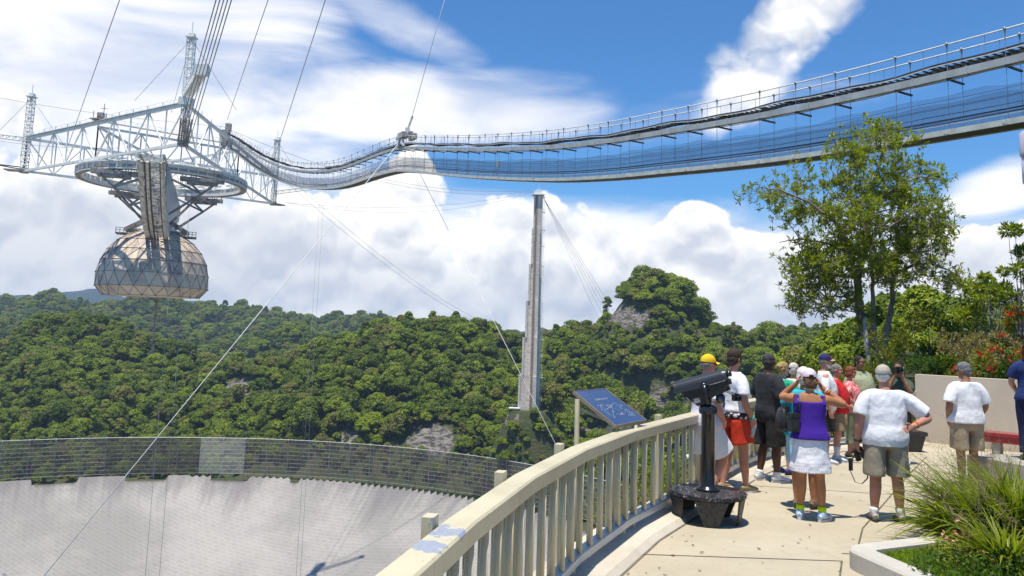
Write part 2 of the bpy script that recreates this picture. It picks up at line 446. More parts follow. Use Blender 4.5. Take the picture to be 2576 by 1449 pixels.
class Fig:
    def __init__(s, label, loc, face, h, skin, **k):
        s.S = h / 1.75; s.k = k; s.skin = skin
        ang = math.atan2(-face[0], face[1])
        s.root = thing('person', label, 'person', loc, ang); s.root.scale = (s.S, s.S, s.S)
        s.wid = k.get('wid', 1.0); s.belly = k.get('belly', 0.0); s.hip = k.get('hip', 1.0); s.fem = k.get('fem', False); s.lean = k.get('lean', 0.0); s.limb = k.get('limb', 1.0)
        sx = .180 * s.wid
        s.sh = {1: s.bend(V((sx, -.012, 1.392))), -1: s.bend(V((-sx, -.012, 1.392)))}
        s.arms = {}
        for sd, nm in ((1, 'R'), (-1, 'L')):
            e, w = k.get('arm' + nm, ((.245, -.02, 1.13), (.25, .04, .87)))
            if 'arm' + nm not in k and sd < 0: e = (-e[0], e[1], e[2]); w = (-w[0], w[1], w[2])
            s.arms[sd] = (V(e), V(w))
        s.legs = {}
        for sd, nm in ((1, 'R'), (-1, 'L')):
            kn, an = k.get('leg' + nm, ((.095 * sd, .012, .48), (.10 * sd, -.015, .085)))
            s.legs[sd] = (V((.088 * sd * s.hip, -.005, .87)), V(kn), V(an), k.get('toe' + nm, V((.12 * sd, 1, 0))))
        hy, hp, hr = k.get('head', (0, 0, 0))                      # turn to the right, nod down, degrees
        s.hc = s.bend(V((0, .012, 1.633))) + V(k.get('headoff', (0, 0, 0)))
        s.HM = Matrix.Rotation(-math.radians(hy), 3, 'Z') @ Matrix.Rotation(-math.radians(hp), 3, 'X') @ Matrix.Rotation(math.radians(hr), 3, 'Y')
    def bend(s, p): return V((p.x, p.y + s.lean * max(0, p.z - .9), p.z))
    def rings(s, ease=0.0, zmin=0, zmax=2, extra=None):
        P_, A_ = [], []
        for z, a, b, y in TORSO:
            if s.fem:
                a = a * {.87: 1.04, .96: 1.02, 1.06: .90, 1.17: .88, 1.28: .90, 1.36: .90, 1.425: .88}.get(z, 1)
                if z in (1.17, 1.28): b *= 1.06; y += .012
            a = a * (s.wid if z > 1.0 else s.hip)
            bl = s.belly * {.87: .35, .96: .8, 1.06: 1.0, 1.17: .85, 1.28: .4}.get(z, 0)
            a += bl * .5; b += bl; y += bl * .55
            P_.append(s.bend(V((0, y, z)))); A_.append((a + ease, b + ease))
        P2, A2 = resamp(P_, A_, 3)
        o = [(p, a) for p, a in zip(P2, A2) if zmin <= p.z <= zmax]
        return [p for p, a in o], [a for p, a in o]
    def hd(s, v): return s.hc + s.HM @ V(v)
    def body(s, vox=.0075):
        mb = MB(); L = s.limb
        p, a = s.rings(); eltube(mb, p, a, V((1, 0, 0)), 20)
        for sd in (1, -1):
            hp, kn, an, toe = s.legs[sd]
            pts = [hp + V((0, 0, .02)), hp.lerp(kn, .35), hp.lerp(kn, .8), kn, kn.lerp(an, .28) + (kn - an).normalized().cross(V((1, 0, 0))) * -.012, kn.lerp(an, .55), kn.lerp(an, .88), an]
            eltube(mb, *resamp(pts, [.090 * L, .082 * L, .060 * L, .053 * L, .056 * L, .048 * L, .034 * L, .035 * L]))
            t = V(toe).normalized()
            eltube(mb, [an - t * .05 + V((0, 0, -.045)), an + V((0, 0, -.02)), an + t * .09 + V((0, 0, -.05)), an + t * .17 + V((0, 0, -.062))], [(.030, .03), (.036, .045), (.042, .028), (.038, .018)], V((-t.y, t.x, 0)))
            e, w = s.arms[sd]; sh = s.sh[sd]
            eltube(mb, *resamp([sh + V((-sd * .03, 0, .0)), sh + (e - sh) * .12, sh.lerp(e, .45), e, e.lerp(w, .3), e.lerp(w, .7), w], [(.056 * L, .06 * L), .055 * L, .048 * L, .040 * L, .042 * L, .032 * L, (.028 * L, .024 * L)]))
            s.hand(mb, sd, e, w)
        # head and neck
        b = lambda c, r: mb.ell(s.hd(c), r, s.HM, 16, 10)
        nb = s.bend(V((0, -.02, 1.44)))
        nr = s.k.get('neck', .054) * (.88 if s.fem else 1)
        eltube(mb, [nb, nb.lerp(s.hd((0, -.01, -.06)), .5), s.hd((0, -.008, -.03))], [nr * 1.15, nr, nr])
        b((0, -.006, .022), (.072, .092, .086)); b((0, .028, -.035), (.057, .058, .075)); b((0, .056, -.086), (.033, .030, .026)); b((0, -.02, -.04), (.056, .06, .06))
        b((0, .092, -.012), (.011, .016, .024)); b((0, .100, -.026), (.014, .014, .011)); b((0, .068, .024), (.052, .022, .014)); b((.034, .066, -.028), (.022, .02, .02)); b((-.034, .066, -.028), (.022, .02, .02))
        b((0, .079, -.056), (.022, .011, .010))
        for q in (-1, 1): b((q * .073, -.008, -.012), (.010, .019, .031))
        o = fused(mb, 'body', s.skin, s.root, vox, 3); s.bo = o
        # face: eyes, brows, mouth
        for q in (-1, 1):
            mb = MB(); mb.ell(s.hd((q * .030, .0755, .004)), (.0125, .008, .0075), s.HM, 8, 6)
            mb.cur = 1; mb.ell(s.hd((q * .030, .0812, .004)), (.0055, .004, .0058), s.HM, 8, 6); mb.box(s.hd((q * .031, .081, .021)), (.028, .008, .006), rot=s.HM)
            mb.build('eye', [E_WHITE, E_DARK], o, True)
        mb = MB(); mb.ell(s.hd((0, .0875, -.0565)), (.021, .005, .0055), s.HM, 10, 6); mb.build('mouth', E_LIP, o, True)
        return o
    def hand(s, mb, sd, e, w):
        spec = s.k.get('hand' + ('R' if sd > 0 else 'L'), {})
        d = V(spec.get('dir', (w - e))).normalized(); nrm = V(spec.get('palm', (-sd, .2, 0)))   # the way the palm faces
        nrm = (nrm - d * nrm.dot(d)).normalized(); sdv = d.cross(nrm) * (1 if sd > 0 else -1)    # towards the thumb
        c = spec.get('curl', .5)
        eltube(mb, [w, w + d * .03, w + d * .06, w + d * .092], [(.026, .020), (.036, .017), (.040, .016), (.038, .013)], sdv, 12)
        for i, (o, ln) in enumerate(((.029, .066), (.010, .074), (-.010, .069), (-.029, .055))):
            p = w + d * .085 + sdv * o; q = [p]; dd = d.copy()
            for j in range(3):
                a = c * (.55, .9, .6)[j] + i * .03
                dd = (dd * math.cos(a) + nrm * math.sin(a)).normalized(); dd = (dd + sdv * o * .9).normalized() if j == 0 else dd
                p = p + dd * ln * (.45, .32, .25)[j]; q.append(p)
            eltube(mb, q, [.0098, .0094, .0088, .0078], sdv, 8)
        p = w + d * .022 + sdv * .026; t1 = p + (d * .6 + sdv * .7 + nrm * .35).normalized() * .042; t2 = t1 + (d * .85 + sdv * .1 + nrm * .5 * (1 + c)).normalized() * .034
        eltube(mb, [p, t1, t2], [.014, .0115, .009], nrm, 8)
    def sleeve_pts(s, sd, frac):
        e, w = s.arms[sd]; sh = s.sh[sd]
        tot = frac * ((e - sh).length + (w - e).length) if frac > 1 else 0
        up_ = max(0.0, min(1.0, (e.z - sh.z + .15) / .3))
        tz = s.bend(V((sd * .055 * s.wid, -.018, 1.425))); mid = tz.lerp(sh, .55) + V((0, 0, .004))
        if frac <= 1: return [tz, mid, sh.lerp(e, .06) + V((-sd * .012, 0, -.004)), sh.lerp(e, frac * .5), sh.lerp(e, frac)]
        return [tz, mid, sh.lerp(e, .06), sh.lerp(e, .5), e, e.lerp(w, (frac - 1) * .5), e.lerp(w, frac - 1)]
    def top(s, mat, name='shirt', hem=.84, ease=.018, sleeve=.62, sl_ease=.022, neck=1.475, wrinkle=.02, flare=.01, vox=.010, drop=None):
        mb = MB()
        p, a = s.rings(ease, hem, neck)
        if len(p) > 3:
            a = [(x + flare * max(0, 1 - (q.z - hem) / .22) + .012 * max(0, 1 - (q.z - hem) / .3), y + flare * max(0, 1 - (q.z - hem) / .22) + .012 * max(0, 1 - (q.z - hem) / .3)) for q, (x, y) in zip(p, a)]
            p = [V((p[0].x, p[0].y, hem))] + p; a = [a[0]] + a
        eltube(mb, p, a, V((1, 0, 0)), 24)
        if sleeve:
            for sd in (1, -1):
                q = s.sleeve_pts(sd, sleeve); L = s.limb; n = len(q)
                r = [.040, .050 * L + sl_ease * .25, .054 * L + sl_ease * .5, .053 * L + sl_ease * .85, .050 * L + sl_ease] + [.044 * L + sl_ease] * (n - 5)
                eltube(mb, *resamp(q, r, 3))
        else:
            for sd in (1, -1):
                sh = s.sh[sd]; eltube(mb, [sh + V((-sd * .035, .055, -.06)), sh + V((-sd * .055, .0, .045)), sh + V((-sd * .035, -.06, -.06))], [(.03, .012)] * 3, V((1, 0, 0)), 8)
        return fused(mb, name, mat, s.root, vox, 4, wrinkle)
    def bottoms(s, mat, name='shorts', top=1.0, leg=.72, ease=.02, flare=.035, wrinkle=.014, vox=.011, waist=None):
        mb = MB(); p, a = s.rings(ease, .78, top); a = [(x - .012, y - .012) if q.z > .86 else (x, y) for q, (x, y) in zip(p, a)]; eltube(mb, p, a, V((1, 0, 0)), 20); L = s.limb
        for sd in (1, -1):
            hp, kn, an, toe = s.legs[sd]
            if leg <= 1: q = [hp + V((0, 0, .03)), hp.lerp(kn, leg * .5), hp.lerp(kn, leg)]; r = [.098 * L + ease, .092 * L + ease + flare * .5, .085 * L + ease + flare]
            else: q = [hp + V((0, 0, .03)), hp.lerp(kn, .5), kn, kn.lerp(an, (leg - 1) * .5), kn.lerp(an, leg - 1)]; r = [.098 * L + ease, .085 * L + ease, .064 * L + ease, .06 * L + ease, .055 * L + ease + flare]
            q2, r2 = resamp(q, r, 4)
            q2 = [V((c.x + sd * .016, c.y, c.z)) for c in q2]; r2 = [(min(a_[0], max(.045, abs(c.x) - .011)), a_[1]) for c, a_ in zip(q2, r2)]
            eltube(mb, q2, r2)
        return fused(mb, name, mat, s.root, vox, 3, wrinkle)
    def skirt(s, mat, hem=.50, top=.99, flare=.05):
        mb = MB(); p, a = s.rings(.014, .86, top)
        n = 6; lo = []; la = []
        for i in range(n): f = i / n; lo.append(V((0, p[0].y, hem + (.86 - hem) * f))); la.append((a[0][0] + flare * (1 - f), a[0][1] + flare * (1 - f) * .8))
        a = [(x - .010, y - .010) if q.z > .9 else (x, y) for q, (x, y) in zip(p, a)]; vs = lo + p; eltube(mb, vs, la + a, V((1, 0, 0)), 28)
        return fused(mb, 'skirt', mat, s.root, .010, 3, .022, .10)
    def shoes(s, mat, sole, sock=None, sockh=.0, low=False):
        for sd in (1, -1):
            hp, kn, an, toe = s.legs[sd]; t = V(toe).normalized(); sv = V((-t.y, t.x, 0)); g0 = V((an.x, an.y, an.z - .085))
            mb = MB()
            pts = [g0 - t * .075 + V((0, 0, .05)), g0 - t * .03 + V((0, 0, .062)), g0 + t * .03 + V((0, 0, .062)), g0 + t * .09 + V((0, 0, .048)), g0 + t * .15 + V((0, 0, .040)), g0 + t * .19 + V((0, 0, .034))]
            eltube(mb, *resamp(pts, [(.030, .03), (.041, .042), (.043, .040), (.046, .034), (.046, .026), (.026, .016)], 3), sv)
            if not low: eltube(mb, [g0 - t * .02 + V((0, 0, .06)), an + V((0, 0, .02)) - t * .012], [(.048, .052), (.044, .048)], sv)
            o = fused(mb, 'shoe', mat, s.root, .006, 3)
            mb = MB(); n = 18; poly = []
            for k in range(n):
                a = 2 * PI * k / n; lx = math.cos(a); wy = math.sin(a)
                poly.append(g0 + t * (.057 + .145 * lx) + sv * wy * (.049 if lx > 0 else .043) * (1 - .12 * abs(lx)) + V((0, 0, .0)))
            mb.prism(poly, V((0, 0, .026))); mb.build('sole', sole, o, True)
            mb = MB()
            for j in range(4): c = g0 + t * (.065 + .022 * j) + V((0, 0, .088 - .009 * j)); mb.tube([c - sv * .022, c + V((0, 0, .004)), c + sv * .022], .004, 5)
            mb.build('laces', sole, o, True)
            if sock:
                mb = MB(); u = an.lerp(kn, sockh / max(.01, (kn - an).length)); eltube(mb, [an - V((0, 0, .02)), an.lerp(u, .5), u], [.046, .043 * max(1, s.limb), (.040 + .02 * min(1, sockh / .2)) * s.limb]); mb.build('sock', sock, s.root, True)
    def hair(s, mat, kind='short', vox=.008, wr=.012):
        mb = MB(); b = lambda c, r: mb.ell(s.hd(c), r, s.HM, 16, 10)
        if kind == 'fringe':                                              # bare crown under a cap, hair round the back
            b((0, -.030, -.012), (.079, .076, .052)); b((0, -.05, -.045), (.06, .05, .035))
        elif kind == 'short':
            b((0, -.016, .034), (.079, .094, .083)); b((0, -.045, -.012), (.076, .062, .06)); b((0, -.06, -.06), (.055, .042, .03))
            for q in (-1, 1): b((q * .068, .012, -.0), (.012, .022, .035))
        elif kind == 'crop':
            b((0, -.013, .030), (.0765, .093, .0825)); b((0, -.040, -.02), (.0735, .062, .06))
        elif kind == 'mop':
            b((0, -.012, .04), (.084, .098, .086)); b((0, -.04, -.015), (.081, .068, .075)); b((.02, .055, .09), (.05, .04, .03)); b((-.03, .05, .092), (.04, .04, .025)); b((0, -.065, -.06), (.06, .04, .04))
            for q in (-1, 1): b((q * .072, .018, -.01), (.012, .024, .045))
        elif kind == 'bob':
            b((0, -.016, .036), (.086, .1, .088)); b((0, -.045, -.03), (.088, .07, .085)); b((0, -.05, -.07), (.075, .055, .045))
            for q in (-1, 1): b((q * .074, .005, -.03), (.02, .045, .06))
            b((0, .045, .075), (.06, .04, .03))
        elif kind == 'bun':
            b((0, -.016, .034), (.080, .094, .084)); b((0, -.05, -.01), (.074, .06, .06)); b((0, -.105, .03), (.05, .042, .048)); b((.03, -.085, -.01), (.03, .03, .03)); b((-.03, -.085, 0), (.03, .03, .03))
        elif kind == 'long':
            b((0, -.016, .036), (.086, .1, .088)); b((0, -.055, -.05), (.085, .06, .1)); b((0, -.07, -.15), (.09, .05, .1)); b((.0, -.065, -.22), (.07, .04, .07))
            for q in (-1, 1): b((q * .076, .0, -.05), (.022, .04, .09))
        elif kind == 'tail':
            b((0, -.030, -.012), (.079, .076, .058)); b((.035, -.075, -.06), (.04, .035, .06)); b((-.03, -.075, -.06), (.04, .035, .055))
        return fused(mb, 'hair', mat, s.root, vox, 2, wr, .03)
    def cap(s, mat, bill_mat=None, hole=False, logo=None):
        mb = MB(); vs = []; fs = []
        nu, nv = 24, 8; r = (.084, .103, .092); c = V((0, -.008, .028))
        for j in range(nv + 1):
            t = math.radians(-6) + (PI / 2 - math.radians(-6)) * j / nv
            for k in range(nu):
                a = 2 * PI * k / nu
                for_ = V((r[0] * math.cos(t) * math.cos(a), r[1] * math.cos(t) * math.sin(a), r[2] * math.sin(t)))
                vs.append(s.hd(c + for_))
        for j in range(nv):
            for k in range(nu):
                a = j * nu + k; b = j * nu + (k + 1) % nu; fs.append((a, b, b + nu, a + nu))
        mb.smooth = True; mb.add(vs, fs); mb.ell(s.hd(c + V((0, 0, r[2]))), (.008, .008, .005), None, 8, 5)
        o = mb.build('cap', mat, s.root, True)
        mb = MB(); n = 12; pt = []; pb = []
        for k in range(n + 1):
            a = PI * k / n; x = .078 * math.cos(a); y = .07 + .088 * math.sin(a); z = .026 - .03 * (x / .078) ** 2 - .16 * max(0, y - .09)
            pt.append(V((x, y, z + .01)))
        poly = pt
        vs = [s.hd(p) for p in poly] + [s.hd(p - V((0, 0, .006))) for p in poly]; m_ = len(poly)
        c0 = len(vs); vs += [s.hd((0, .085, .036)), s.hd((0, .085, .03))]
        fs = [(i, i + 1, c0) for i in range(m_ - 1)] + [(m_ + i + 1, m_ + i, c0 + 1) for i in range(m_ - 1)] + [(i, m_ + i, m_ + i + 1, i + 1) for i in range(m_ - 1)]
        mb.add(vs, fs); mb.build('bill', bill_mat or mat, o, True)
        if hole: mb = MB(); mb.ell(s.hd((0, -.108, .028)), (.030, .006, .016), s.HM, 12, 6); mb.build('back_opening', E_DARK, o, True)
        if logo: mb = MB(); mb.ell(s.hd((.03, .082, .062)), (.018, .010, .014), s.HM, 10, 6); mb.build('badge', logo, o, True)
    def glasses(s, dark=True):
        mb = MB()
        for q in (-1, 1):
            mb.ell(s.hd((q * .032, .092, .004)), (.028, .008, .018), s.HM, 10, 6); mb.beam(s.hd((q * .060, .088, .008)), s.hd((q * .078, -.01, .006)), .005)
        mb.beam(s.hd((-.01, .098, .008)), s.hd((.01, .098, .008)), .006)
        mb.build('sunglasses', E_SHADES, s.root, True)
    def band(s, sd, mat, t=.9, r=.034, w=.02, name='wristband'):
        e, w_ = s.arms[sd]; p = e.lerp(w_, t); d = (w_ - e).normalized(); mb = MB(); mb.lathe([(r * s.limb, -w / 2), (r * s.limb + .004, -w / 2), (r * s.limb + .004, w / 2), (r * s.limb, w / 2)], p, 16, True, d); mb.build(name, mat, s.root, True)
    def world(s, p): return wm(s.root) @ V(p)

E_WHITE = pm('eye_white', (.6, .58, .55), None, 5, .3); E_DARK = pm('near_black', (.012, .011, .011), (.02, .018, .018), 6, .55); E_LIP = pm('lip', (.33, .12, .10), None, 6, .5)
E_SHADES = pm('dark_lens', (.006, .006, .007), None, 5, .12, spec=.6)

def make_people():
    fair = skin_mat('fair_skin', (.50, .29, .21)); pink = skin_mat('ruddy_skin', (.50, .245, .175)); tan = skin_mat('tanned_skin', (.44, .20, .095)); brown = skin_mat('dark_skin', (.085, .038, .022)); olive = skin_mat('olive_skin', (.30, .155, .09)); pale = skin_mat('pale_skin', (.56, .36, .28))
    white = cloth('white_cotton', (.80, .80, .83), (.72, .72, .76)); white2 = cloth('white_linen', (.80, .79, .80), (.70, .69, .71), 9)
    rub_w = pm('white_rubber', (.70, .70, .70), (.55, .55, .55), 9, .6); rub_d = pm('dark_rubber', (.05, .045, .04), None, 9, .7)
    sneak = pm('white_sneaker', (.68, .69, .72), (.42, .46, .55), 22, .6); sockw = cloth('white_sock', (.75, .75, .76))
    # ---- yellow cap man
    m, g, b = newmat('checked_shirt'); tc = g.n('ShaderNodeTexCoord').outputs['Object']; x, y, z = g.xyz(tc)
    def gr(v, k, w): return g.m('LESS_THAN', g.m('FRACT', g.m('MULTIPLY', v, k)), w)
    chk = g.m('ADD', g.m('MULTIPLY', gr(z, 46, .26), .5), g.m('MULTIPLY', gr(g.m('ADD', x, y), 46, .26), .5))
    g.set(b.inputs['Base Color'], g.mix(chk, (.74, .70, .77), (.20, .16, .34))); b.inputs['Roughness'].default_value = .85
    p = Fig('person in yellow cap, checked shirt and white shorts leaning behind the coin viewer', G(1775, 1254), (.86, .5), 1.80, pink, wid=1.08, belly=.05, limb=1.1, lean=.04,
            armR=((.285, -.10, 1.15), (.235, .075, .95)), handR={'dir': (-.35, .35, -.8), 'palm': (-1, 0, 0), 'curl': .6}, armL=((-.27, .03, 1.13), (-.22, .16, .92)),
            legR=((.11, .20, .50), (.11, -.06, .09)), legL=((-.10, .03, .48), (-.10, -.01, .085)), head=(6, 4, 0))
    p.body(); p.top(m, hem=.80, ease=.03, sleeve=.85, sl_ease=.028, flare=.03); p.bottoms(cloth('white_canvas', (.78, .77, .77)), leg=.86, ease=.026, flare=.045)
    p.hair(cloth('grey_hair', (.22, .19, .17)), 'fringe'); p.cap(cloth('yellow_cotton', (.80, .50, .01), (.70, .42, .01))); p.glasses()
    p.shoes(pm('black_sandal', (.03, .03, .03), None, 8, .6), rub_d)
    yc = p
    # ---- dark-haired man in red swim shorts
    red = cloth('red_nylon', (.62, .045, .015), (.52, .035, .012), 5)
    m, g, b = newmat('floral_waist'); tc = g.n('ShaderNodeTexCoord').outputs['Object']; vo = g.n('ShaderNodeTexVoronoi'); g.set(vo.inputs['Vector'], tc); vo.inputs['Scale'].default_value = 16
    g.set(b.inputs['Base Color'], g.mix(g.ss(g.m('ADD', vo.outputs['Distance'], g.m('MULTIPLY', g.m('SUBTRACT', g.noise(tc, 50, 3), .5), .4)), .42, .36), (.012, .012, .03), (.62, .60, .60)))
    p = Fig('person with tousled dark hair in white t-shirt and red swim shorts holding a bottle', G(1849, 1236), (.93, .36), 1.87, pink, wid=1.0, limb=1.04, lean=-.02,
            armR=((.245, -.05, 1.13), (.205, .10, .90)), handR={'palm': (-1, .1, 0), 'curl': .9}, armL=((-.24, .02, 1.12), (-.22, .12, .87)),
            legR=((.10, .06, .48), (.10, .085, .085)), legL=((-.10, -.01, .48), (-.10, -.11, .085)), head=(-14, 2, 0), toeR=V((-.1, 1, 0)))
    p.body(); p.top(white, hem=.972, ease=.024, sleeve=.78, sl_ease=.026); p.bottoms(red, 'swim_shorts', top=.94, leg=.70, ease=.03, flare=.045)
    mb = MB(); q, a = p.rings(.038, .895, .985); eltube(mb, q, a, V((1, 0, 0)), 24); mb.build('waistband', m, p.root, True)
    p.hair(cloth('dark_brown_hair', (.045, .026, .016)), 'mop'); p.shoes(pm('tan_suede', (.33, .25, .13), (.26, .19, .10), 12, .85), rub_w, low=True); p.band(1, pm('teal_band', (.02, .36, .38), None, 5, .6), .93)
    w = p.arms[1][1]; c = p.world(w + V((-.02, .05, -.085)))
    t = thing('water_bottle', 'clear plastic water bottle in the hand of the man in red shorts', 'bottle', c - V((0, 0, .09)))
    mg, g, b = newmat('clear_plastic'); b.inputs['Base Color'].default_value = (.85, .90, .95, 1); b.inputs['Alpha'].default_value = .38; b.inputs['Roughness'].default_value = .12
    ax = V((-.35, -.15, -1)).normalized()
    mb = MB(); mb.lathe([(0, 0), (.014, 0), (.014, .02), (.030, .05), (.032, .09), (.028, .10), (.032, .11), (.032, .19), (.026, .205), (0, .20)], c - ax * .05, 16, True, ax); mb.build('bottle', mg, t)
    mb = MB(); mb.lathe([(.016, -.012), (.016, .012), (0, .012)], c - ax * .05, 12, True, ax); mb.build('cap', pm('blue_cap', (.05, .15, .5), None, 5, .4), t)
    # ---- man in black
    blk = cloth('black_cotton', (.018, .018, .022), (.026, .026, .03)); blk2 = cloth('black_canvas', (.014, .014, .014), (.022, .021, .02), 8)
    p = Fig('person in black t-shirt and long black shorts with white sneakers', G(1938, 1211), (.94, .34), 1.82, brown, wid=1.14, belly=.06, limb=1.14, lean=-.03, neck=.06,
            armR=((.28, -.03, 1.13), (.20, .22, 1.06)), handR={'dir': (-.5, .8, 0), 'palm': (-.6, 0, .5), 'curl': .7}, armL=((-.28, -.02, 1.13), (-.18, .22, 1.05)), legL=((-.10, -.02, .48), (-.11, -.10, .085)), legR=((.10, .03, .48), (.10, .03, .085)), head=(-4, 3, 0))
    p.body(); p.top(blk, hem=.80, ease=.034, sleeve=.92, sl_ease=.035, flare=.02); p.bottoms(blk2, leg=.98, ease=.03, flare=.045)
    mb = MB(); kp = p.legs[1][0].lerp(p.legs[1][1], .62); mb.box(kp + V((.155, 0, .0)), (.03, .16, .17)); mb.box(kp + V((.165, 0, .07)), (.03, .165, .05)); fused(mb, 'cargo_pocket', blk2, p.root, .01, 3)
    p.hair(cloth('black_cropped_hair', (.03, .027, .026), (.07, .065, .065), 30), 'crop', wr=.004); p.shoes(sneak, rub_w, sockw, .06)
    # ---- woman in green
    green = cloth('green_cotton', (.01, .36, .20), (.01, .30, .17))
    p = Fig('person with curly blonde hair, sunglasses, green top and black shorts', G(1972, 1192), (.80, .6), 1.68, pale, fem=True, wid=1.02, hip=1.08, limb=1.04, armR=((.235, .0, 1.12), (.17, .22, 1.08)), handR={'dir': (-.4, .9, .1), 'curl': .6}, head=(10, 0, 0))
    p.body(); p.top(green, hem=.86, sleeve=.5, ease=.016); p.bottoms(blk2, leg=.62, ease=.014); p.hair(cloth('blonde_hair', (.40, .26, .11), (.28, .17, .07), 30), 'bun', wr=.02); p.glasses(); p.shoes(pm('blue_sandal', (.03, .04, .22), None, 8, .5), rub_d, low=True)
    # ---- pale-haired person glimpsed between
    p = Fig('person with pale grey hair glimpsed between the green-topped and turquoise-topped women', P(1999, 1160, 13.2) * V((1, 1, 0)), (.7, .6), 1.66, pink, fem=True, head=(0, 4, 0)) if False else Fig('person with pale grey hair glimpsed between the green and turquoise tops', (G(1999, 1168).x, G(1999, 1168).y, 0), (.85, .5), 1.64, pink, fem=True)
    p.body(.01); p.top(cloth('pale_blouse', (.62, .66, .55))); p.bottoms(cloth('beige_trousers', (.42, .37, .29)), 'trousers', leg=1.9, ease=.012, flare=.01); p.hair(cloth('pale_grey_hair', (.58, .52, .46), (.45, .39, .34), 30), 'short'); p.shoes(sneak, rub_w)
    # ---- white-haired woman in turquoise
    turq = cloth('turquoise_jersey', (.01, .46, .52), (.01, .40, .46)); lblue = cloth('light_blue_twill', (.36, .62, .72), (.30, .55, .66))
    p = Fig('person with white hair in turquoise top, light blue shorts and brown hiking shoes', G(2026, 1278), (.25, .97), 1.69, tan, fem=True, wid=1.08, hip=1.18, belly=.04, limb=1.1,
            armL=((-.25, .06, 1.14), (-.12, .24, 1.20)), armR=((.24, .10, 1.15), (.12, .26, 1.22)), legL=((-.10, .0, .48), (-.10, -.02, .085)), toeL=V((.35, 1, 0)), toeR=V((.6, 1, 0)), head=(16, 6, 0))
    p.body(); p.top(turq, hem=.90, sleeve=.5, ease=.018); p.bottoms(lblue, leg=.80, ease=.02, flare=.012, top=1.0); p.hair(cloth('white_hair', (.74, .70, .62), (.58, .54, .48), 30), 'bob', wr=.016); p.shoes(pm('brown_hiking_shoe', (.20, .145, .10), (.11, .08, .06), 18, .85), rub_d)
    tq = p
    # ---- woman in purple
    purple = cloth('purple_jersey', (.055, .012, .30), (.045, .01, .25), 4)
    m, g, b = newmat('white_skirt_cotton'); tc = g.n('ShaderNodeTexCoord').outputs['Object']; x, y, z = g.xyz(tc)
    bandm = g.m('MULTIPLY', g.m('GREATER_THAN', z, .575), g.m('LESS_THAN', z, .605)); ang = g.m('ARCTAN2', y, x)
    dots = g.m('LESS_THAN', g.m('ABSOLUTE', g.m('SUBTRACT', g.m('FRACT', g.m('MULTIPLY', ang, 7.5)), .5)), .22)
    ln = g.m('ADD', g.m('LESS_THAN', g.m('ABSOLUTE', g.m('SUBTRACT', z, .625)), .004), g.m('LESS_THAN', g.m('ABSOLUTE', g.m('SUBTRACT', z, .665)), .004), clamp=True)
    g.set(b.inputs['Base Color'], g.mix(g.m('MULTIPLY', g.m('MAXIMUM', g.m('MULTIPLY', bandm, dots), ln), .55), g.mix(g.noise(tc, 9, 5), (.80, .79, .82), (.70, .69, .73)), (.42, .41, .47))); b.inputs['Roughness'].default_value = .85
    p = Fig('person in purple tank top, white skirt and pink cap raising both hands to the eyes', G(2040, 1309), (.22, .975), 1.70, tan, fem=True, wid=1.06, hip=1.06, belly=.035, limb=1.06,
            armR=((.41, .10, 1.33), (.155, .13, 1.53)), handR={'dir': (-.5, .15, .85), 'palm': (-.6, -.2, -.3), 'curl': .8}, armL=((-.29, .27, 1.38), (-.125, .17, 1.56)), handL={'dir': (.45, .1, .85), 'palm': (.6, -.2, -.3), 'curl': .9},
            legR=((.105, .01, .48), (.125, -.02, .085)), legL=((-.095, .02, .48), (-.115, .03, .085)), toeR=V((.75, 1, 0)), toeL=V((.25, 1, 0)), head=(-6, 3, 0))
    p.body(); p.top(purple, 'tank_top', hem=.93, sleeve=0, ease=.014, neck=1.40, wrinkle=.008)
    mb = MB(); eltube(mb, [p.sh[-1] + V((.05, -.03, .03)), V((-.03, -.085, 1.40)), V((0, -.10, 1.33)), V((.03, -.085, 1.40)), p.sh[1] + V((-.05, -.03, .03))], [(.016, .006)] * 5, V((0, 0, 1)), 8); mb.build('bra_strap', cloth('violet_strap', (.16, .02, .36)), p.root, True)
    p.skirt(m, .555, .97, .05); p.hair(cloth('brown_hair', (.14, .075, .035), (.09, .05, .025), 30), 'tail', wr=.016); p.cap(cloth('pale_pink_cotton', (.72, .58, .66), (.62, .48, .56), 20), None, True)
    p.shoes(pm('running_shoe', (.66, .70, .80), (.20, .36, .72), 24, .5), rub_w, cloth('neon_sock', (.55, .78, .01), (.48, .70, .01)), .085); p.band(1, pm('orange_band', (.75, .22, .04), None, 5, .5), .72); p.band(1, pm('white_band', (.7, .68, .66), None, 5, .5), .80)
    mb = MB(); nb = V((0, -.012, 1.505)); mb.lathe([(.063, 0), (.066, .004), (.063, .008)], nb, 20); mb.build('necklace', rub_w, p.root, True)
    pu = p
    # ---- navy cap, white beard
    p = Fig('person with navy cap and white beard looking right from behind the purple top', (G(2078, 1166).x, G(2078, 1166).y, 0), (.93, -.25), 1.80, pink, belly=.04, wid=1.05, head=(0, 2, 0))
    p.body(.009); p.top(white2, hem=.84, sleeve=.8); p.bottoms(blk2, leg=.9); mb = MB(); mb.ell(p.hd((0, .062, -.082)), (.046, .04, .042), p.HM); mb.ell(p.hd((0, .03, -.06)), (.06, .045, .045), p.HM); fused(mb, 'beard', cloth('white_beard', (.60, .56, .52), (.5, .46, .42), 30), p.root, .008, 2, .008, .03)
    p.hair(bpy.data.materials['grey_hair'], 'fringe'); p.cap(cloth('navy_cotton', (.018, .018, .10)), cloth('tan_bill', (.40, .31, .20)), False, pm('orange_badge', (.6, .13, .03), None, 5, .5)); p.shoes(sneak, rub_w, sockw, .1); p.glasses()
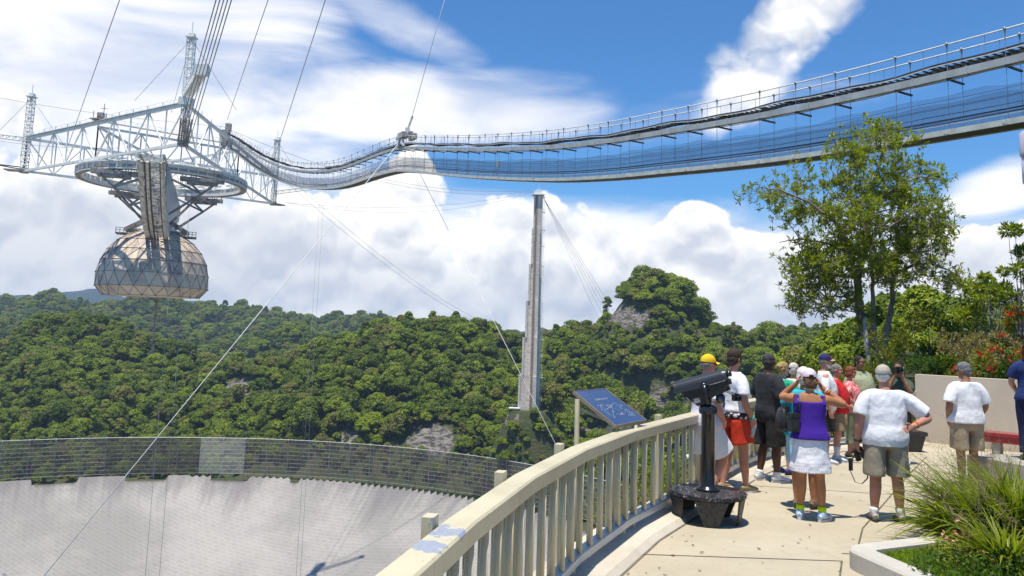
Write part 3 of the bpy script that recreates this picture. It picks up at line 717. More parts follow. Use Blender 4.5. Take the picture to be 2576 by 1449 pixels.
    # ---- red shirt
    p = Fig('person in red t-shirt, brown shorts and long white socks', (G(2107, 1160).x, G(2107, 1160).y, 0), (.88, -.42), 1.63, pink, belly=.07, wid=1.06, limb=1.05, armR=((.25, .0, 1.12), (.16, .20, 1.0)), armL=((-.26, .02, 1.12), (-.14, .21, 1.0)), head=(8, 4, 0))
    p.body(.009); p.top(cloth('red_cotton', (.58, .015, .02)), hem=.86, sleeve=.75); p.bottoms(cloth('brown_twill', (.27, .19, .115)), leg=.84, flare=.03); p.hair(cloth('iron_grey_hair', (.13, .12, .115), (.22, .21, .20), 30), 'crop'); p.shoes(sneak, rub_w, sockw, .19)
    # ---- coral blouse
    m, g, b = newmat('coral_print'); tc = g.n('ShaderNodeTexCoord').outputs['Object']
    g.set(b.inputs['Base Color'], g.mix(g.ss(g.noise(g.scalev(tc, (1, 1, .6)), 26, 4, .6), .5, .58), (.75, .13, .12), (.80, .52, .50))); b.inputs['Roughness'].default_value = .85
    p = Fig('person with red hair and sunglasses in coral patterned blouse and green trousers', (G(2142, 1148).x, G(2142, 1148).y, 0), (.80, -.55), 1.57, pink, fem=True, belly=.04, wid=1.06, hip=1.1, armR=((.235, .03, 1.12), (.15, .18, .98)), armL=((-.25, -.01, 1.12), (-.21, .12, .92)), head=(4, 2, 0))
    p.body(.009); p.top(m, 'blouse', hem=.86, sleeve=.6); p.bottoms(cloth('sage_twill', (.20, .21, .13)), 'trousers', leg=1.62, ease=.02, flare=.015); p.hair(cloth('auburn_hair', (.22, .065, .025), (.14, .04, .018), 30), 'bob', wr=.016); p.glasses(); p.shoes(pm('tan_sandal', (.34, .22, .14), None, 8, .6), rub_d, low=True)
    co = p
    # ---- olive shirt
    p = Fig('person in olive long-sleeved shirt and sunglasses facing the camera', (G(2178, 1147).x, G(2178, 1147).y + .2, 0), (.30, -.95), 1.76, olive, belly=.07, wid=1.14, limb=1.1, armR=((.29, -.01, 1.12), (.245, .10, .88)), armL=((-.285, -.02, 1.12), (-.27, .05, .87)), head=(-12, 0, 0))
    p.body(.009); p.top(cloth('olive_poplin', (.33, .35, .22), (.27, .29, .18)), hem=.82, sleeve=1.8, ease=.03, sl_ease=.024); p.bottoms(cloth('olive_shorts', (.16, .14, .10)), leg=.9); p.hair(cloth('black_hair', (.02, .018, .016)), 'short'); p.glasses(); p.shoes(sneak, rub_w)
    mb = MB(); mb.tube([p.bend(V((-.06, .10, 1.42))), p.bend(V((-.05, .17, 1.30))), p.bend(V((0, .185, 1.22))), p.bend(V((.05, .17, 1.30))), p.bend(V((.06, .10, 1.42)))], .004, 5); mb.build('neck_cord', E_DARK, p.root, True)
    # ---- white t-shirt, pale cap, back view
    khaki = cloth('grey_khaki', (.31, .27, .205), (.26, .225, .17), 5); khaki2 = cloth('tan_khaki', (.37, .29, .19), (.31, .24, .155), 5)
    p = Fig('person in pale cap and white t-shirt seen from behind with one hand on the back', G(2231, 1311), (.06, 1.0), 1.77, pink, wid=1.20, belly=.075, hip=1.16, limb=1.16,
            armR=((.475, -.05, 1.165), (.235, -.20, 1.085)), handR={'dir': (-.86, -.10, -.42), 'palm': (0, -1, .2), 'curl': .75}, armL=((-.285, -.02, 1.125), (-.30, .02, .865)), handL={'palm': (.9, .3, 0), 'curl': .95},
            legR=((.125, .0, .47), (.145, -.02, .085)), legL=((-.115, .0, .47), (-.145, -.02, .085)), toeR=V((.05, 1, 0)), toeL=V((.12, 1, 0)), head=(34, -2, 0))
    p.body(.0065); p.top(white, hem=.84, ease=.028, sleeve=.82, sl_ease=.034, flare=.025, wrinkle=.017); p.bottoms(khaki, leg=.92, ease=.022, flare=.03, wrinkle=.018)
    p.hair(bpy.data.materials['white_hair'], 'fringe', wr=.01); p.cap(cloth('stone_cotton', (.42, .38, .31), (.36, .32, .26), 20)); p.shoes(pm('grey_trainer', (.12, .10, .09), (.40, .38, .36), 26, .8), rub_d, sockw, .07); p.band(1, bpy.data.materials['orange_band'], .84); p.band(-1, E_DARK, .93, name='watch')
    wt = p
    # ---- white t-shirt, grey hair
    p = Fig('person with grey hair, white t-shirt and khaki shorts seen from behind by the wall', G(2437, 1229), (-.10, .995), 1.79, olive, wid=1.14, belly=.06, hip=1.14, limb=1.08,
            armL=((-.285, -.05, 1.13), (-.215, .075, .93)), handL={'dir': (.3, .3, -.85), 'palm': (1, 0, 0), 'curl': .4}, armR=((.285, -.02, 1.13), (.235, .10, .94)), handR={'dir': (-.3, .3, -.85), 'curl': .4}, head=(-38, 14, 0), headoff=(0, .02, -.01))
    p.body(.0075); p.top(bpy.data.materials['white_linen'], hem=.90, ease=.03, sleeve=.84, sl_ease=.034, flare=.012, wrinkle=.02); p.bottoms(khaki2, leg=.86, ease=.032, flare=.04, wrinkle=.016)
    p.hair(cloth('pepper_hair', (.10, .10, .105), (.20, .20, .21), 40), 'short'); p.glasses(); p.shoes(pm('dark_trainer', (.06, .055, .05), None, 20, .8), rub_d)
    # ---- woman in navy at the edge
    q = P(2588, 858, 11.6); 
    p = Fig('person with long dark hair in navy top and jeans at the right edge', (q.x, q.y, q.z - 1.69), (.45, .9), 1.68, fair, fem=True, hip=1.08, wid=1.04, armL=((-.25, .03, 1.13), (-.16, .20, .98)), armR=((.24, .03, 1.12), (.16, .2, .98)), head=(10, 4, 0))
    p.body(.008); p.top(cloth('navy_jersey', (.012, .028, .13)), hem=.88, sleeve=.7); p.bottoms(cloth('navy_denim', (.012, .016, .06)), 'jeans', leg=1.95, ease=.008, flare=.004); p.hair(cloth('dark_hair', (.02, .012, .012)), 'long'); p.shoes(pm('dark_shoe', (.03, .03, .03), None, 9, .6), rub_d)
    mb = MB(); mb.box((q.x + .1, q.y, (q.z - 1.69) / 2 - .05), (1.4, 1.2, q.z - 1.69 + .1), .3); mb.top('stone_step', pm('step_stone', (.36, .33, .28), None, 5, .85), (q.x, q.y, 0), 'pale stone step under the woman in navy behind the grasses', 'step')
    # ---- dark head behind the pale cap
    c = G(2264, 1166)
    p = Fig('person with dark hair lifting a black camera, mostly hidden behind the pale cap', (c.x, c.y, 0), (-.4, -.9), 1.70, olive, armR=((.19, .16, 1.22), (.06, .17, 1.5)), armL=((-.19, .16, 1.22), (-.06, .17, 1.5)))
    p.body(.01); p.top(cloth('dark_teal_shirt', (.05, .08, .06)), sleeve=.8); p.bottoms(blk2, leg=.8); p.hair(bpy.data.materials['black_hair'], 'short'); p.shoes(sneak, rub_w)
    dk = p

    # ---- things they carry
    leather = pm('black_leather', (.02, .02, .021), (.03, .03, .032), 8, .4)
    def strap(mb, pts, w=.018): mb.sweep(pts, w, .004)
    def camera(label, c, s=1.0):
        t = thing('camera', label, 'camera', c); mb = MB(); mb.box(c, (.12 * s, .06 * s, .08 * s), .3); mb.box(c + V((0, 0, .045 * s)), (.05 * s, .05 * s, .02 * s), .3); mb.build('camera_body', E_DARK, t)
        mb = MB(); mb.lathe([(.032 * s, 0), (.034 * s, .05 * s), (.028 * s, .055 * s), (0, .045 * s)], c + V((0, -.025, 0)), 14, True, (.3, -1, 0)); mb.build('lens', E_SHADES, t); return t
    c = yc.world((.03, .25, 1.16)); t = camera('small black camera on the neck strap of the yellow-capped man', P(1853, 1001, c.y), .95); c = V(t.location)
    mb = MB(); mb.tube([yc.world((-.07, .02, 1.48)), yc.world((.0, .17, 1.33)), c + V((-.04, 0, .04))], .006, 5); mb.tube([yc.world((.07, .02, 1.48)), yc.world((.05, .17, 1.33)), c + V((.04, 0, .04))], .006, 5); mb.build('neck_strap', leather, t)
    c = dk.world((.0, .17, 1.60)); camera('black camera held up beside the pale cap', c, 1.15)
    # turquoise woman's shoulder bag
    c = P(1966, 1052, tq.root.location.y - .02); t = thing('shoulder_bag', 'black leather shoulder bag hanging at the side of the turquoise top', 'bag', c)
    mb = MB(); eltube(mb, [c + V((0, 0, -.15)), c + V((0, 0, -.10)), c, c + V((.0, 0, .09)), c + V((.01, 0, .13))], [(.05, .12), (.065, .15), (.06, .145), (.035, .11), (.012, .08)], V((1, 0, 0)), 14); mb.build('bag', leather, t)
    mb = MB(); strap(mb, [c + V((.01, -.06, .11)), c + V((.06, -.05, .30)), tq.world((-.155, -.07, 1.40)), tq.world((-.13, -.02, 1.485)), tq.world((-.13, .06, 1.44))]); mb.build('strap', leather, t)
    # purple woman's camera case
    c = P(1997, 1066, pu.root.location.y - .06); t = thing('camera_case', 'small black camera case on a strap at the hip of the purple top', 'bag', c)
    mb = MB(); mb.box(c, (.10, .09, .18), .2); mb.box(c + V((0, 0, .10)), (.11, .10, .04), .2); mb.box(c + V((-.01, -.05, -.02)), (.05, .02, .08), .2); fused(mb, 'case', leather, t, .008, 2) if False else mb.build('case', leather, t)
    mb = MB(); strap(mb, [c + V((.0, 0, .11)), c + V((.04, -.03, .25)), pu.world((-.145, -.105, 1.22)), pu.world((-.12, -.10, 1.36)), pu.world((-.115, -.02, 1.475))], .022); mb.build('strap', leather, t)
    # coral woman's bag
    c = P(2118, 1048, co.root.location.y - .22); t = thing('tote_bag', 'tan cloth bag slung across the coral blouse', 'bag', c)
    tanb = cloth('tan_canvas', (.50, .37, .20), (.42, .31, .17)); mb = MB(); eltube(mb, [c + V((0, 0, -.14)), c + V((0, 0, -.12)), c + V((0, 0, .05)), c + V((0, 0, .12))], [(.08, .03), (.10, .045), (.09, .04), (.06, .015)], V((1, 0, 0)), 14); mb.build('bag', tanb, t)
    mb = MB(); strap(mb, [c + V((.05, 0, .10)), co.world((.02, .17, 1.2)), co.world((.09, .10, 1.40)), co.world((.10, .0, 1.47))], .03); mb.build('strap', tanb, t)
    # binoculars in the left hand of the man with the pale cap
    w = wt.world(wt.arms[-1][1] + V((.025, .03, -.13))); t = thing('binoculars', 'black binoculars dangling on a strap from the left hand below the pale cap', 'binoculars', w)
    mb = MB(); ax = V((.45, .1, -.9)).normalized(); sv = V((.9, 0, .45)).normalized()
    for k in (-1, 1): mb.lathe([(.018, -.06), (.021, -.05), (.021, -.02), (.028, .0), (.030, .05), (.034, .06), (.034, .075), (.026, .078), (0, .07)], w + sv * k * .037, 14, True, ax)
    mb.beam(w - sv * .035, w + sv * .035, .02, .035); mb.build('barrels', E_DARK, t)
    mb = MB(); strap(mb, [w - sv * .04, w + V((-.10, -.02, -.08)), w + V((-.115, -.02, -.20)), w + V((-.06, -.02, -.33)), w + V((.02, -.02, -.345)), w + V((.085, -.02, -.28)), w + V((.09, 0, -.1)), w + sv * .04], .02); mb.box(w + V((-.11, -.025, -.13)), (.045, .012, .14)); mb.build('strap', leather, t)
make_people()
# ---------------------------------------------------------------- terrain
DISH_C = np.array((-92.5, 160.8)); DISH_R = 150.6; RIM_Z = -57.0; DISH_RAD = 265.0
def sect(pts, depth, dz):
    q = [P(p[0], p[1], depth) for p in pts]
    return np.array([CX + FPX * v.x / v.y for v in q]), np.array([v.z - dz for v in q]), depth
LAY = [  # crest lines of the hills: (pixel column, pixel row of the tree tops), depth, tree height, front slope, back slope
    (sect([(-900, 850), (-300, 840), (0, 852), (40, 826), (80, 801), (120, 783), (180, 769), (240, 779), (300, 801), (360, 822), (420, 842), (480, 866), (560, 900), (650, 935), (750, 975), (900, 1040), (1100, 1100), (3300, 1200)], 470, 10), .52, .5),
    (sect([(-900, 1200), (300, 1050), (400, 1000), (520, 935), (560, 908), (640, 888), (720, 876), (800, 860), (860, 848), (920, 828), (960, 813), (1010, 805), (1060, 802), (1130, 793), (1200, 799), (1260, 820), (1320, 845), (1380, 885), (1450, 930), (1600, 1000), (3300, 1200)], 430, 9), .5, .5),
    (sect([(-900, 1200), (1150, 1000), (1250, 930), (1320, 880), (1370, 846), (1420, 815), (1470, 800), (1510, 805), (1540, 812), (1600, 835), (1680, 838), (1740, 818), (1800, 802), (1850, 806), (1900, 826), (1950, 824), (2000, 817), (2080, 828), (2130, 815), (2200, 800), (2400, 780), (3300, 700)], 400, 7.5), .5, .45),
    (sect([(-900, 760), (-300, 745), (0, 737), (70, 739), (115, 729), (150, 737), (180, 760), (250, 768), (300, 757), (350, 747), (400, 744), (450, 759), (470, 779), (520, 776), (560, 786), (600, 770), (640, 786), (690, 788), (740, 801), (800, 813), (860, 801), (900, 798), (960, 801), (1000, 816), (1100, 832), (1300, 846), (1400, 842), (1500, 850), (3300, 830)], 1100, 11), .35, .3),
    (sect([(-900, 790), (-300, 800), (200, 822), (400, 852), (500, 842), (600, 850), (680, 846), (760, 832), (820, 846), (900, 862), (1100, 890), (3300, 900)], 760, 10), .4, .4),
    (sect([(-900, 740), (100, 760), (165, 734), (220, 728), (280, 736), (330, 756), (400, 775), (460, 769), (500, 769), (560, 781), (640, 800), (690, 786), (730, 791), (800, 798), (850, 796), (900, 801), (1000, 815), (1200, 832), (1300, 837), (1330, 834), (1420, 838), (3300, 845)], 3000, 0), .3, .2),
]
def vnoise(x, y, s, seed=0):
    x = np.asarray(x) / s + seed * 17.3; y = np.asarray(y) / s - seed * 9.1
    xi = np.floor(x); yi = np.floor(y); fx = x - xi; fy = y - yi
    fx = fx * fx * (3 - 2 * fx); fy = fy * fy * (3 - 2 * fy)
    def h(a, b):
        q = np.sin(a * 127.1 + b * 311.7 + seed * 74.7) * 43758.5453
        return q - np.floor(q)
    return (h(xi, yi) * (1 - fx) + h(xi + 1, yi) * fx) * (1 - fy) + (h(xi, yi + 1) * (1 - fx) + h(xi + 1, yi + 1) * fx) * fy

KNOB = P(1650, 728, 405)
TOWER = P(1336, 1030, 297)
RAILPTS = [(-1.6, -1.5), (-1.15, 0.6), (-.8, 2.1)]
def dish_z(rho): return RIM_Z + math.sqrt(DISH_RAD ** 2 - DISH_R ** 2) - np.sqrt(np.maximum(DISH_RAD ** 2 - np.minimum(rho, 200) ** 2, 1))

def terrain_h(x, y):
    x = np.asarray(x, float); y = np.asarray(y, float)
    r = np.hypot(x, y); th = np.arctan2(x, y)
    thc = np.clip(th, -1.0, 1.0)
    u = CX + FPX * np.tan(thc)
    q = r * np.maximum(np.cos(th), .54)
    hs = []
    for i, ((uu, zz, D), sf, sb) in enumerate(LAY):
        zc = np.interp(u, uu, zz)
        Dn = D * (1 + .06 * (vnoise(u, u * 0, 260, i) - .5))
        t = q - Dn
        w = 14.0 * (D / 450.0)
        drop = np.where(t < 0, sf * (np.sqrt(t * t + w * w) - w), sb * (np.sqrt(t * t + w * w) - w))
        amp = np.clip(np.abs(t) / 40, 0, 1)
        rel = amp * ((vnoise(x, y, 70 * (D / 450) ** .6, 3 + i) - .5) * 26 + (vnoise(x, y, 28 * (D / 450) ** .6, 9 + i) - .5) * 9) * (D / 450) ** .5
        hs.append(zc - drop + rel)
    # the knob with the cliff
    kx, ky = KNOB.x, KNOB.y
    kr = np.hypot((x - kx) / 20.5, (y - ky) / 26.0)
    knob = KNOB.z - 12 * np.clip(kr, 0, 1) ** 3 - np.clip(kr - 1.0, 0, 9) * 26
    hs.append(np.where(kr < 2.2, knob, -100))
    # near slope on the right, beyond the deck
    s = x - .49 * y
    nb = .9 + .035 * (y - 15) + .30 * np.clip(x - .56 * y, 0, 12) + (vnoise(x, y, 7, 21) - .5) * .9
    nb = nb - 1.3 * np.clip(-s, 0, 500) - .5 * np.clip(y - 55, 0, 400) - .2 * np.clip(10 - y, 0, 60)
    hs.append(nb)
    base = -62 + (vnoise(x, y, 45, 2) - .5) * 4
    hs.append(base)
    H = np.stack([np.broadcast_to(h, x.shape) for h in hs])
    k = 3.0
    mx = H.max(0)
    h = mx + k * np.log(np.exp((H - mx) / k).sum(0))
    h = np.where(nb > mx - .01, np.maximum(nb, h - k * .3), h)
    # bench round the reflector, bowl under it
    rho = np.hypot(x - DISH_C[0], y - DISH_C[1])
    h = np.where(y > 40, np.minimum(h, RIM_Z - 1.2 + np.maximum(0, rho - (DISH_R + 9)) * .78), h)
    tdist = np.hypot(x - TOWER[0], y - TOWER[1])
    h = np.where((tdist < 25) & (rho > DISH_R + 4), np.maximum(h, TOWER[2] - .3 - 2.4 * np.clip(tdist - 8, 0, 60)), h)
    h = np.where(rho < DISH_R + 2, np.minimum(h, dish_z(rho) - 3), h)
    # the deck stands clear of the hillside
    dk = np.clip(np.hypot(x - 6, y - 6) - 10, 0, 99)
    s2 = (x - 8.51) * .652 + (y - 16.83) * .758
    h = np.minimum(h, np.where((s2 < .25) & (x < 16) & (y > -6), -.6 + np.clip(-(s2 - .25), 0, .0), 1e3))
    return h

ROCKS = [(1085, 1112, 62, 42), (612, 975, 75, 17), (1665, 1025, 95, 13), (880, 1100, 26, 20), (1500, 1085, 60, 10), (1300, 1055, 40, 16), (705, 990, 20, 14), (1240, 1085, 30, 9), (1590, 800, 62, 22), (1552, 788, 30, 32)]
def rock_mask(x, y, z):
    px, py = project(x, y, z)
    m = np.zeros_like(px)
    for a, b, ra, rb in ROCKS:
        qn = ((px - a) / ra) ** 2 + ((py - b) / rb) ** 2
        m = np.maximum(m, np.clip(1.5 - qn, 0, 1))
    return np.where((y > 60) & (y < 560), m, 0)

def make_terrain():
    ths = np.concatenate([np.linspace(-PI, -.75, 50)[:-1], np.linspace(-.75, .75, 560), np.linspace(.75, PI, 50)[1:]])
    rs = np.concatenate([np.geomspace(1.0, 120, 70)[:-1], np.linspace(120, 560, 120)[:-1], np.geomspace(560, 3900, 70)])
    T, Rr = np.meshgrid(ths, rs)
    X = Rr * np.sin(T); Y = Rr * np.cos(T); Z = terrain_h(X, Y)
    n, m = X.shape
    me = bpy.data.meshes.new('terrain')
    co = np.stack([X, Y, Z], -1).reshape(-1, 3)
    i, j = np.meshgrid(np.arange(n - 1), np.arange(m - 1), indexing='ij')
    a = i * m + j
    faces = np.stack([a, a + 1, a + m + 1, a + m], -1).reshape(-1, 4)
    me.vertices.add(len(co)); me.vertices.foreach_set('co', co.ravel())
    me.loops.add(faces.size); me.loops.foreach_set('vertex_index', faces.ravel())
    me.polygons.add(len(faces)); me.polygons.foreach_set('loop_start', np.arange(0, faces.size, 4)); me.polygons.foreach_set('loop_total', np.full(len(faces), 4))
    me.update(); me.validate()
    me.polygons.foreach_set('use_smooth', np.ones(len(faces), bool))
    at = me.attributes.new('rock', 'FLOAT', 'POINT')
    rk = rock_mask(co[:, 0], co[:, 1], co[:, 2])
    at.data.foreach_set('value', rk)
    mt, g, b = newmat('forest_floor')
    tc = g.n('ShaderNodeTexCoord').outputs['Object']
    n1 = g.noise(tc, .12, 6, .6); n2 = g.noise(tc, .9, 5, .6)
    col = g.mix(g.ss(n1, .35, .65), (.035, .06, .012), (.085, .085, .03))
    col = g.mix(g.ss(n2, .5, .75), col, (.11, .10, .045))
    ra = g.n('ShaderNodeAttribute'); ra.attribute_name = 'rock'
    rn = g.m('MULTIPLY_ADD', g.noise(g.scalev(tc, (1, 1, 3.5)), .32, 9, .72), 1.3, -.15)
    rc = g.mix(g.ss(rn, .38, .62), (.05, .043, .036), (.27, .245, .215))
    rf = g.ss(g.m('ADD', ra.outputs['Fac'], g.m('ADD', g.m('MULTIPLY', g.m('SUBTRACT', n2, .5), 1.0), g.m('MULTIPLY', g.m('SUBTRACT', n1, .5), 1.6))), .42, .56)
    col = g.mix(rf, col, rc)
    cd = g.vm('LENGTH', tc); col = g.mix(g.ss(cd, 1600, 2600), col, g.mix(g.ss(g.noise(tc, .004, 5), .4, .6), (.012, .030, .024), (.022, .045, .034)))  # far slopes blued by distance: haze tint painted into the ground colour
    g.set(b.inputs['Base Color'], col); b.inputs['Roughness'].default_value = .95
    bp = g.n('ShaderNodeBump'); bp.inputs['Strength'].default_value = 1; bp.inputs['Distance'].default_value = 1.2
    g.set(bp.inputs['Height'], rn); g.set(b.inputs['Normal'], bp.outputs[0])
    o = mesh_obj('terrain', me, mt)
    return tag(o, 'green karst hills rising around the dish and out to the blue mountains', None, None, 'structure')
make_terrain()

# ---------------------------------------------------------------- forest
def leaf_mat(name, dark, light, sat_var=.12, transl=.24, rough=.55, brown=None):
    m, g, b = newmat(name)
    oi = g.n('ShaderNodeObjectInfo').outputs['Random']
    geo = g.n('ShaderNodeNewGeometry')
    ri = geo.outputs['Random Per Island']
    tc = g.n('ShaderNodeTexCoord').outputs['Object']
    k = g.m('ADD', g.m('MULTIPLY', g.m('POWER', oi, 1.2), .62), g.m('MULTIPLY', ri, .38))
    col = g.mix(k, dark, light)
    if brown:
        col = g.mix(g.m('MULTIPLY', g.m('GREATER_THAN', g.m('FRACT', g.m('MULTIPLY', oi, 7.31)), .86), .6), col, brown)
    g.set(b.inputs['Base Color'], col); b.inputs['Roughness'].default_value = rough
    b.inputs['Specular IOR Level'].default_value = .25
    tr = g.n('ShaderNodeBsdfTranslucent'); g.set(tr.inputs[0], g.mix(1.0, col, (1.5, 1.6, .5), 'MULTIPLY'))
    mx = g.n('ShaderNodeMixShader'); mx.inputs[0].default_value = transl
    g.t.links.new(b.outputs[0], mx.inputs[1]); g.t.links.new(tr.outputs[0], mx.inputs[2])
    g.t.links.new(mx.outputs[0], g.t.nodes['Material Output'].inputs[0])
    return m

def leaves_np(rng, centers, normals, size, aspect=1.7, jitter=.8, fold=.0):
    """leaf quads: pointed rhombs at centres facing roughly along normals"""
    n = len(centers)
    nr = normals + rng.normal(0, jitter, (n, 3)); nr /= np.linalg.norm(nr, axis=1, keepdims=True) + 1e-9
    t = rng.normal(0, 1, (n, 3)); t -= nr * (t * nr).sum(1, keepdims=True); t /= np.linalg.norm(t, axis=1, keepdims=True) + 1e-9
    s = np.cross(nr, t)
    L = (size * rng.uniform(.7, 1.3, n))[:, None]; W = L / aspect
    v = np.empty((n, 4, 3))
    v[:, 0] = centers - t * L * .5; v[:, 1] = centers + s * W * .5; v[:, 2] = centers + t * L * .5; v[:, 3] = centers - s * W * .5
    return v.reshape(-1, 3), np.arange(n * 4).reshape(n, 4)

def np_mesh(name, vs, quads, mats, mi=None):
    me = bpy.data.meshes.new(name)
    me.vertices.add(len(vs)); me.vertices.foreach_set('co', np.ascontiguousarray(vs, dtype=np.float32).ravel())
    me.loops.add(quads.size); me.loops.foreach_set('vertex_index', quads.ravel().astype(np.int32))
    k = quads.shape[1]
    me.polygons.add(len(quads)); me.polygons.foreach_set('loop_start', np.arange(0, quads.size, k, dtype=np.int32)); me.polygons.foreach_set('loop_total', np.full(len(quads), k, dtype=np.int32))
    for m in mats: me.materials.append(m)
    if mi is not None: me.polygons.foreach_set('material_index', mi.astype(np.int32))
    me.update(); me.validate()
    return me

M_LEAF = leaf_mat('forest_leaves', (.034, .070, .005), (.275, .335, .014), brown=(.20, .17, .05))
M_BARK = pm('bark', (.16, .13, .10), (.08, .065, .05), 6, .9, bump=.6, stretch=(1, 1, .25))

def crown_mesh(name, seed, rad=4.0, hgt=6.5, nclump=34, leaf=.50, per=62, spread=.9, umbrella=False):
    rng = np.random.default_rng(seed)
    C = []; N = []
    core_v = []; core_q = []; off = 0
    base = hgt * .35
    for i in range(nclump):
        if i == 0: p = np.array([0, 0, hgt * .78]); cr = rad * .5
        else:
            a = rng.uniform(0, 2 * PI); e = rng.uniform(-.15, 1.0)
            rr = rad * .68 * math.sqrt(max(0, 1 - (max(e, 0)) ** 2)) * rng.uniform(.75, 1.1)
            p = np.array([math.cos(a) * rr, math.sin(a) * rr, base + (hgt - base) * (.25 + .6 * e) * (1 if not umbrella else .8)])
            cr = rad * rng.uniform(.16, .36)
        n = int(per * 1.5 * (cr / (rad * .30)) ** 2)
        d = rng.normal(0, 1, (n, 3)); d /= np.linalg.norm(d, axis=1, keepdims=True)
        d[:, 2] = np.where(d[:, 2] < -.3, -d[:, 2], d[:, 2])
        C.append(p + d * cr * rng.uniform(.75, 1.08, (n, 1)) * np.array([1, 1, .8])); N.append(d + np.array([0, 0, .35]))
    C = np.concatenate(C); N = np.concatenate(N)
    vs, q = leaves_np(rng, C, N, leaf, 1.35, .45)
    mi = np.zeros(len(q))
    # trunk
    mb = MB(); mb.tube([(0, 0, -1.5), (.1, 0, hgt * .35), (0, .1, hgt * .7)], [rad * .06, rad * .05, rad * .02], 5, False)
    for k in range(4):
        a = k * PI / 2 + seed
        mb.tube([(0, 0, hgt * .3), (math.cos(a) * rad * .45, math.sin(a) * rad * .45, hgt * .6)], [rad * .03, rad * .012], 4, False)
    tv = np.array(mb.v); tq = np.array(mb.f) + len(vs)
    return np_mesh(name, np.concatenate([vs, tv]), np.concatenate([q, tq]), [M_LEAF, M_BARK], np.concatenate([mi, np.ones(len(tq))]))

VARS = [crown_mesh('tree_a', 1), crown_mesh('tree_b', 2, 3.6, 7.5, 36), crown_mesh('tree_c', 3, 4.4, 6.0, 40), crown_mesh('tree_d', 4, 3.0, 6.0, 24),
        crown_mesh('tree_e', 5, 4.6, 7.8, 42), crown_mesh('tree_f', 6, 2.6, 4.2, 18, .42), crown_mesh('tree_g', 7, 2.2, 9.2, 26, .45, 60), crown_mesh('tree_h', 8, 4.4, 4.8, 30, umbrella=True)]

def scatter(rng, q0, q1, spacing, umin=-160, umax=2720):
    """jittered points in the wedge between depths q0 and q1"""
    xs = np.arange((umin - CX) / FPX * q1 - spacing, (umax - CX) / FPX * q1 + spacing, spacing)
    ys = np.arange(q0, q1, spacing * .88)
    X, Y = np.meshgrid(xs, ys); X = X + (np.arange(len(ys))[:, None] % 2) * spacing * .5
    X = (X + rng.uniform(-.42, .42, X.shape) * spacing).ravel(); Y = (Y + rng.uniform(-.42, .42, Y.shape) * spacing).ravel()
    u = CX + FPX * X / Y
    k = (u > umin) & (u < umax)
    return X[k], Y[k]

